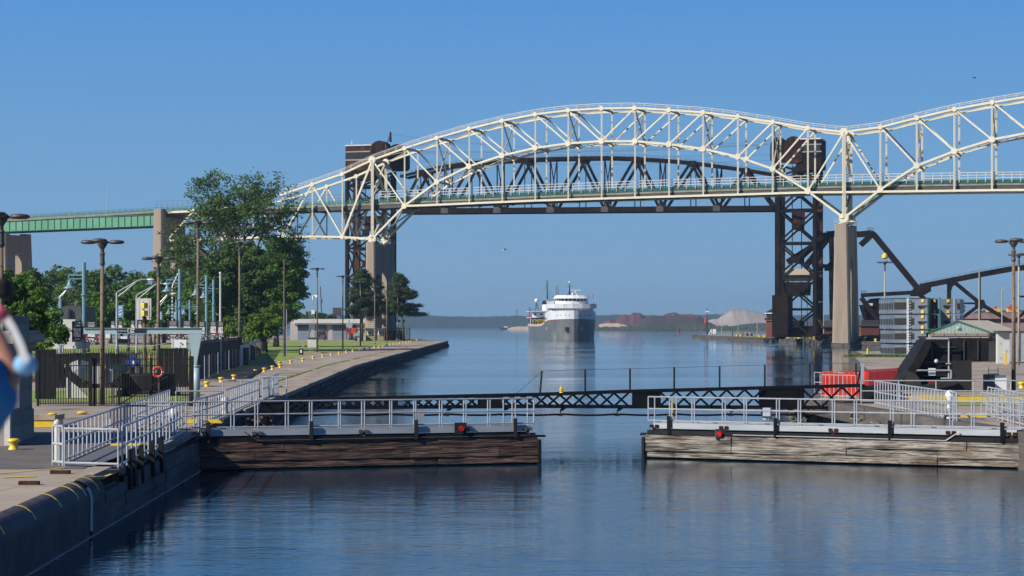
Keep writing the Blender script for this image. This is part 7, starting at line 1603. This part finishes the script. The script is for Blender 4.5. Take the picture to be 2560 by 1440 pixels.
def tree(name, label, px, Y, blobs, m, leaf=.28, clump=1.0, nleaf=70, dens=1.0, trunk_r=.35, limbs=14, group=None, z0=ZQ, flat=.65, thick=1.5, trunkto=None, bark='bark', cat='tree', shell=.55):
    """blobs: (px, py, rx_px, ry_px, dY) ellipsoids of the crown"""
    base = gz(px, Y, z0); t = thing(name, label, cat, base, group); P_ = []; N_ = []; cen = []
    for bx_, by_, rx, ry, dY in blobs:
        c = P(bx_, by_, Y+dY); sx, sz = rx/F*Y, ry/F*Y; sy = (sx+sz)/2*.9
        vol = sx*sy*sz; k = max(6, int(dens*2.6*(vol**(2/3))/(clump**2)*thick))
        d = RNG.normal(size=(k, 3)); d /= np.linalg.norm(d, axis=1)[:, None]; r = RNG.uniform(shell, 1, k)**.8
        cc = d*r[:, None]*np.array([sx, sy, sz])+np.array(c); cen.append(cc)
        for q_ in cc:
            rr = clump*RNG.uniform(.55, 1.25); nl = int(nleaf*rr*rr/(clump*clump)); g = RNG.normal(size=(nl, 3)); g /= np.linalg.norm(g, axis=1)[:, None]; g *= (RNG.uniform(.3, 1, nl)**.5)[:, None]
            off = g*np.array([rr, rr, rr*flat]); P_.append(q_+off); N_.append(g*np.array([1, 1, 1.0])+np.array([0, 0, .5])+d[0]*0)
    pts = np.concatenate(P_); nr = np.concatenate(N_)
    ok = pts[:, 2] > z0+.1; leaves('crown', pts[ok], nr[ok], leaf, M[m], t)
    cen = np.concatenate(cen); tp = trunkto or (np.mean([b[0] for b in blobs]), np.mean([b[1] for b in blobs])); top = P(tp[0], tp[1], Y)
    q = MB(); seg = 6; pr = base; 
    for k in range(seg):
        f0, f1 = k/seg, (k+1)/seg; p = base.lerp(top, f1)+V((RNG.normal()*.15*trunk_r, RNG.normal()*.15*trunk_r, 0)); q.tube(pr, p, trunk_r*(1-.6*f0)*(1.35 if k == 0 else 1), 9, trunk_r*(1-.6*f1)); pr = p
    tk_ = q.build('trunk', M[bark], t, smooth=True)
    q = MB(); idx = RNG.choice(len(cen), min(limbs, len(cen)), replace=False)
    for i in idx:
        e_ = V(cen[i]); u = RNG.uniform(.3, .95); s_ = base.lerp(top, u); mid = s_.lerp(e_, .5)+V((0, 0, -(e_-s_).length*.12+abs(e_.z-s_.z)*.1)); r0 = trunk_r*(1-.6*u)*.55
        q.tube(s_, mid, r0, 6, r0*.6, cap=False); q.tube(mid, e_, r0*.6, 6, r0*.2, cap=False)
        for j in range(3):
            f_ = mid.lerp(e_, .3+.25*j); q.tube(f_, f_+V(RNG.normal(size=3))*clump*1.1, r0*.3, 4, r0*.08, cap=False)
    q.build('branches', M[bark], tk_); return t
# the big elm: explicit vase branching with open upper crown
def elm():
    Y = 338; base = gz(622, Y); t = thing('elm_tree', 'tall vase shaped elm with airy open crown rising across the bridge', 'tree', base)
    q = MB(); ends = []
    def br(p, d, L, r, dep):
        segs = 3; pr = p; dd = d.copy()
        for k in range(segs):
            dd = (dd+V(RNG.normal(size=3))*.10+V((0, 0, -.03 if dep > 2 else .02))).normalized(); n_ = pr+dd*(L/segs); q.tube(pr, n_, r*(1-.3*k/segs), 7 if r > .1 else 4, r*(1-.3*(k+1)/segs), cap=False); pr = n_
            if dep >= 3: ends.append(pr.copy())
        if dep >= 5 or r < .035: ends.append(pr.copy()); return
        nb = 2 if dep < 2 else 3
        for i in range(nb):
            a = RNG.uniform(0, 6.28); s = dd.orthogonal().normalized(); s2 = dd.cross(s); sp = .42 if dep < 2 else .62
            nd = (dd+(s*math.cos(a+i*2.1)+s2*math.sin(a+i*2.1))*sp+V((0, 0, .04))).normalized()
            br(pr, nd, L*RNG.uniform(.68, .86), r*.62, dep+1)
    q.tube(base, base+V((0, 0, .8)), 1.25, 12, .95); q.tube(base+V((0, 0, .8)), base+V((-.2, 0, 8.2)), .95, 12, .75); fork = base+V((-.2, 0, 8.0))
    for d_, L, r in (((-.42, .05, 1), 6.4, .38), ((.12, -.1, 1), 6.7, .38), ((-.08, .3, 1), 6.9, .36), ((-.2, -.25, 1), 6.9, .32), ((.34, .1, .9), 4.4, .24), ((-.72, 0, .72), 6.0, .26), ((-.5, .2, .9), 6.2, .26)):
        br(fork, V(d_).normalized(), L, r, 1)
    q.build('trunk', M['bark'], t, smooth=True)
    E = np.array([tuple(e) for e in ends]); E = E[(E[:, 2] > 10)]
    P_ = []; N_ = []
    for e in E:
        n_ = int(RNG.uniform(5, 20)); g = RNG.normal(size=(n_, 3)); P_.append(e+g*np.array([.62, .62, .22])); N_.append(np.tile([0, 0, .8], (n_, 1)))
    leaves('crown', np.concatenate(P_), np.concatenate(N_), .19, M['leaf_elm'], t); return t
elm()
tree('maple_tree', 'dense green maple on the right side of the elm, overhanging the low building', 690, 395, [(705, 690, 60, 95, 0), (672, 640, 58, 58, 2), (718, 750, 46, 62, -2), (655, 730, 62, 90, 0), (738, 680, 32, 60, 0), (722, 640, 36, 40, 1)], 'leaf_maple', .27, 1.25, 95, 1.25, .5, 16, 'broad maples around the elm', shell=.45)
tree('maple_tree', 'dark leafy maple around the lower elm trunk', 600, 332, [(600, 700, 78, 92, 0), (560, 780, 62, 70, 2), (640, 790, 60, 66, -4), (600, 640, 55, 52, -3), (545, 700, 50, 60, -3), (650, 720, 50, 60, -6)], 'leaf_dark', .27, 1.25, 90, 1.2, .45, 14, 'broad maples around the elm', shell=.45)
tree('maple_tree', 'open leafy tree between the concrete pier and the elm', 515, 392, [(520, 700, 62, 90, 0), (475, 660, 36, 60, 3), (510, 790, 60, 55, -2), (545, 640, 40, 40, 0)], 'leaf_elm', .25, 1.2, 60, 1.0, .35, 18, 'broad maples around the elm', shell=.5)
tree('young_maple', 'bright yellow green young maple beside the slatted fence', 668, 312, [(660, 815, 48, 38, 0), (690, 790, 34, 34, 2), (640, 838, 30, 22, 0)], 'leaf_bright', .2, .9, 90, 1.2, .15, 10, 'small bright trees by the elm', shell=.4)
tree('young_maple', 'bright low tree left of the elm trunk behind the slatted fence', 574, 330, [(572, 815, 36, 36, 0), (560, 780, 26, 30, 1)], 'leaf_bright', .2, .9, 80, 1.1, .15, 10, 'small bright trees by the elm', shell=.4)
tree('maple_tree', 'large dark maple above the stone gatehouse at the left edge', 60, 150, [(50, 760, 75, 70, 0), (5, 735, 60, 62, 2), (105, 800, 50, 55, -1), (60, 830, 75, 50, 0), (130, 840, 32, 32, -2), (-40, 800, 60, 80, 0)], 'leaf_maple', .15, .62, 95, 1.15, .25, 14, shell=.45)
tree('cedar_tree', 'brownish narrow conifer behind the big left maple', 95, 230, [(92, 715, 13, 45, 0), (92, 745, 20, 45, 0)], 'leaf_pine', .16, .5, 70, 1.2, .2, 6, shell=.3)
# tree belt behind the park
xs_ = [(-30, 700, 60), (22, 690, 45), (58, 668, 42), (100, 672, 40), (140, 664, 42), (182, 660, 40), (214, 668, 36), (243, 664, 36), (276, 668, 34), (306, 660, 38), (340, 668, 34), (376, 662, 40), (410, 668, 36), (446, 672, 36), (480, 690, 30)]
nm_ = ['beyond the left picture edge', 'at the far left behind the maple', 'above the gatehouse maple', 'left of the leftmost pendant lamp', 'behind the small distant street lamp', 'behind the arm of the leftmost pendant lamp', 'right behind the leftmost blue lamp post', 'behind the nearest wooden lamp pole', 'between the nearest wooden pole and the first street lamp', 'tallest one above the long street lamp arm', 'behind the signal board', 'beside the concrete pier on its left', 'behind the concrete pier', 'right of the concrete pier', 'partly hidden by the tallest wooden pole']
for i, (px, yt, rx) in enumerate(xs_):
    Y = 430+(i*37 % 50); ry = (822-yt)/2
    tree('broadleaf_tree', 'belt tree '+nm_[i], px, Y, [(px, yt+ry*.55, rx*.8, ry*.55, 0), (px+rx*.25*(-1)**i, yt+ry*1.15, rx*.95, ry*.7, 0), (px-rx*.5, yt+ry*.95, rx*.45, ry*.4, 4)], ['leaf_dark', 'leaf_elm', 'leaf_maple'][i % 3], .34, 1.5, 60, 1.1, .4, 8, 'trees of the belt behind the park', shell=.4)
for i, (px, Y, yt, rx, lab) in enumerate(((255, 330, 735, 36, 'round green tree behind the nearest wooden lamp pole'), (320, 330, 720, 36, 'round green tree behind the largest blue banner'), (385, 340, 745, 34, 'round green tree behind the yellow signal board'), (220, 320, 775, 24, 'low round tree behind the dark roofed house'), (450, 345, 760, 34, 'round green tree behind the double armed lamps'))):
    ry = (845-yt)/2; tree('park_tree', lab, px, Y, [(px, yt+ry*.8, rx, ry*.8, 0), (px+8, yt+ry*1.2, rx*.9, ry*.6, 2)], 'leaf_maple', .27, 1.15, 80, 1.15, .25, 8, 'round park trees', shell=.4)
# pines
def pine(label, px, Y, ytop, ybot, w, lean=0, trunk_px=None):
    base = gz(trunk_px or px, Y); top = P(px, ytop, Y); t = thing('pine_tree', label, 'tree', base, 'pines at the foot of the left lift tower'); q = MB(); q.tube(base, base.lerp(top, .5), .38, 8, .28); q.tube(base.lerp(top, .5), top, .28, 8, .06); tk_ = q.build('trunk', M['bark'], t, smooth=True)
    zb, zt = CZ+(HY-ybot)/F*Y, top.z; P_ = []; N_ = []; q = MB(); W_ = w/F*Y
    for i in range(95):
        u = RNG.uniform(0, 1)**.85; z = zb+(zt-zb)*u; a = RNG.uniform(0, 6.28); L = W_*(1-u**1.6*.85)*RNG.uniform(.45, 1.1); s = base.lerp(top, (z-ZQ)/(zt-ZQ)); e = s+V((math.cos(a)*L+lean*L*.2, math.sin(a)*L, L*RNG.uniform(-.1, .35)))
        q.tube(s, e, .09, 4, .03, cap=False)
        for k in range(int(3+L*2.2)):
            c = s.lerp(e, RNG.uniform(.35, 1.05)); n_ = 46; g = RNG.normal(size=(n_, 3)); P_.append(np.array(c)+g*np.array([.5, .5, .26])); N_.append(g+np.array([0, 0, .6]))
    q.build('branches', M['bark'], tk_); leaves('crown', np.concatenate(P_), np.concatenate(N_), .26, M['leaf_pine'], t, .4)
pine('left pine of the group in front of the rusty lift tower', 905, 535, 676, 788, 48)
pine('middle pine partly hiding the concrete bridge pier', 932, 560, 690, 784, 44, trunk_px=925)
pine('small right-middle pine between bridge pier and lift tower', 962, 570, 700, 784, 40)
pine('rightmost pine leaning out over the water beside the fence end', 996, 548, 686, 787, 46, 1, trunk_px=1010)
tree('shrub', 'dark bushes above the roof of the long low building', 790, 640, [(750, 795, 26, 12, 0), (785, 790, 26, 14, 2), (820, 793, 20, 10, 0)], 'leaf_dark', .3, 1.0, 60, 1.2, .2, 4, cat='shrub', shell=.3)
tree('shrub', 'small tree on the bank beyond the grey modules', 2405, 880, [(2405, 772, 9, 12, 0)], 'leaf_elm', .3, .8, 40, 1.0, .15, 4, cat='tree', shell=.3)
grass_strip([gz(2120, 271, 1.52), gz(2200, 271, 1.52), gz(2260, 270.5, 1.52)], .6, 1500, .35, 'tuft of long grass at the foot of the stacked modules', 'grass_tuft')
grass_strip([G(690, 921), G(735, 915)], .5, 240, .3, 'small weeds around the paired bollards', 'grass_tuft')
# ------------------------------------------------------------------ person at the left edge (out of focus, nearest thing)
M['shirt'] = mat('blue_shirt', (.02, .14, .34), (.03, .19, .42), 8, .9); M['skin'] = mat('skin', (.32, .15, .10), rough=.55); M['pinkcap'] = mat('pink_cap', (.55, .08, .14), rough=.8)
M['paleblue'] = mat('pale_blue_cuff', (.22, .45, .70), rough=.9); M['strap'] = mat('white_strap', (.62, .62, .62), rough=.8)
pY = 4.0; fx = -1.42
pe = thing('person', 'blurred person in blue shirt and pink cap raising a camera at the left edge', 'person', (fx, pY, 4.12))
def skin_body(name, verts, edges, radii, m, parent, sub=2):
    me = bpy.data.meshes.new(name); o0 = org(parent); me.from_pydata([tuple(V(v)-o0) for v in verts], edges, []); o = bpy.data.objects.new(name, me); COL.objects.link(o); o.parent = parent
    md = o.modifiers.new('skin', 'SKIN'); md.use_smooth_shade = True
    for i, r in enumerate(radii): me.skin_vertices[0].data[i].radius = (r, r)
    me.skin_vertices[0].data[0].use_root = True; sb_ = o.modifiers.new('sub', 'SUBSURF'); sb_.levels = sb_.render_levels = sub; me.materials.append(m); return o
def W(dx, dy, z): return V((fx+dx, pY+dy, z))
el = P(34, 945, 4.0)          # elbow of the raised right arm, pointing into the picture
hd = P(-95, 720, 4.25); 
vv = [W(0, 0, 5.0), W(0, 0, 5.2), W(.01, 0, 5.42), W(.02, .0, 5.56), W(.03, .02, 5.64), W(.05, .04, 5.76), W(.06, .05, 5.86), W(.19, .0, 5.50), W(.22, .02, 5.46), el, el.lerp(hd, .5), hd+V((-.02, 0, -.04)), W(-.19, 0, 5.5), W(-.28, .05, 5.3), W(-.2, .22, 5.4), W(-.02, .3, 5.75), W(.09, 0, 4.95), W(.10, 0, 4.6), W(.10, 0, 4.2), W(.11, .12, 4.15), W(-.09, 0, 4.95), W(-.10, 0, 4.6), W(-.10, 0, 4.2), W(-.09, .12, 4.15)]
ee = [(0, 1), (1, 2), (2, 3), (3, 4), (4, 5), (5, 6), (2, 7), (7, 8), (8, 9), (9, 10), (10, 11), (2, 12), (12, 13), (13, 14), (14, 15), (0, 16), (16, 17), (17, 18), (18, 19), (0, 20), (20, 21), (21, 22), (22, 23)]
rr_ = [.14, .13, .15, .07, .055, .09, .085, .045, .03, .02, .034, .028, .075, .045, .035, .025, .085, .06, .045, .04, .085, .06, .045, .04]
skin_body('body', vv, ee, rr_, M['skin'], pe)
skin_body('shirt', [W(0, 0, 4.9), W(0, 0, 5.2), W(.01, 0, 5.42), W(.01, 0, 5.52), W(.19, 0, 5.5), W(.22, .02, 5.46), el+V((-.05, 0, -.012)), el, W(-.19, 0, 5.5), W(-.28, .05, 5.3)], [(0, 1), (1, 2), (2, 3), (2, 4), (4, 5), (5, 6), (6, 7), (2, 8), (8, 9)], [.165, .155, .165, .09, .09, .085, .08, .062, .09, .06], M['shirt'], pe)
skin_body('trousers', [W(0, 0, 5.0), W(.09, 0, 4.93), W(.10, 0, 4.6), W(.10, 0, 4.2), W(-.09, 0, 4.93), W(-.10, 0, 4.6), W(-.10, 0, 4.2)], [(0, 1), (1, 2), (2, 3), (0, 4), (4, 5), (5, 6)], [.155, .10, .075, .06, .10, .075, .06], M['navy'], pe)
MB().ball(P(64, 912, 3.92), .024, 12, (1, 1, .9)).build('cuff', M['paleblue'], pe, smooth=True)
hc = W(.06, .05, 5.80)
MB().ball(W(.06, .04, 5.90), .105, 14, (1, 1.1, .7)).build('pink_cap', M['pinkcap'], pe, smooth=True)
q = MB(); q.ball(hc+V((.0, .115, .01)), .02, 8); q.ball(hc+V((-.03, .095, .03)), .014, 8); q.ball(hc+V((.03, .095, .03)), .014, 8); q.ball(hc+V((.095, 0, 0)), .02, 8, (.5, 1, 1.4)); q.ball(hc+V((-.095, 0, 0)), .02, 8, (.5, 1, 1.4)); q.build('face_features', M['skin'], pe, smooth=True)
hnd = hd+V((-.01, 0, -.06))
for k, (L, dx) in enumerate(((.065, -.028), (.075, -.01), (.072, .008), (.058, .024))):
    a = hd+V((dx, 0, -.03)); skin_body('finger', [a, a+V((0, .02, L*.5)), a+V((-.005, .03+.02, L*.8)), a+V((-.008, .06, L*.75))], [(0, 1), (1, 2), (2, 3)], [.011, .0095, .009, .008], M['skin'], pe, 1)
skin_body('thumb', [hd+V((-.02, 0, -.05)), hd+V((-.055, .01, -.03)), hd+V((-.06, .03, .0))], [(0, 1), (1, 2)], [.013, .011, .009], M['skin'], pe, 1)
pc = thing('camera_device', 'blurred black hand held camera at the very left edge', 'camera', hd+V((-.03, .06, 0)))
MB().box(hd+V((.03, .07, .0)), (.115, .06, .045)).build('body', M['black'], pc, bevel=.01); MB().tube(hd+V((0, .1, 0)), hd+V((0, .17, 0)), .022, 16).build('lens_barrel', M['black'], pc)
q = MB(); sp0 = P(30, 800, 3.9); pth = [P(12, 790, 3.84), P(34, 825, 3.84), P(52, 865, 3.84), P(64, 905, 3.84)]
for a, b in zip(pth[:-1], pth[1:]): q.beam(a, b, .004, .015)
q.build('neck_strap', M['strap'], pc)
MB().ball(P(-2, 784, 3.8), .020, 10, (1, 1, .75)).build('pink_grip', M['pinkcap'], pc, smooth=True)
# tour boat deck that carries the person
tb = thing('tour_boat', 'white tour boat whose open upper deck carries the person and the viewpoint', 'boat', (0, 0, 0))
MB().prism([(-2.6, -14, 0), (2.6, -14, 0), (2.6, 4.5, 0), (1.4, 7.5, 0), (0, 8.6, 0), (-1.4, 7.5, 0), (-2.6, 4.5, 0)], V((0, 0, 1.6))).build('hull', M['white'], tb)
MB().prism([(-2.3, -12, 1.6), (2.3, -12, 1.6), (2.3, 4.0, 1.6), (-2.3, 4.0, 1.6)], V((0, 0, 2.2))).build('cabin', M['offwhite'], tb)
MB().prism([(-2.5, -13, 3.9), (2.5, -13, 3.9), (2.5, 5, 3.9), (-2.5, 5, 3.9)], V((0, 0, .2))).build('upper_deck', M['fascia'], tb)
# ------------------------------------------------------------------ haze
HAZE = 0.00010
hz = MB().box((0, 4200, 54), (15000, 8900, 112)).build('haze', bpy.data.materials.new('haze_air'), kind='stuff')
hm = hz.data.materials[0]; hm.use_nodes = True; t = hm.node_tree; t.nodes.remove(t.nodes['Principled BSDF'])
pv = nn(t, 'ShaderNodeVolumePrincipled'); pv.inputs['Color'].default_value = (.50, .76, 1, 1); pv.inputs['Density'].default_value = HAZE; pv.inputs['Anisotropy'].default_value = 0.3
t.links.new(pv.outputs[0], t.nodes['Material Output'].inputs['Volume'])
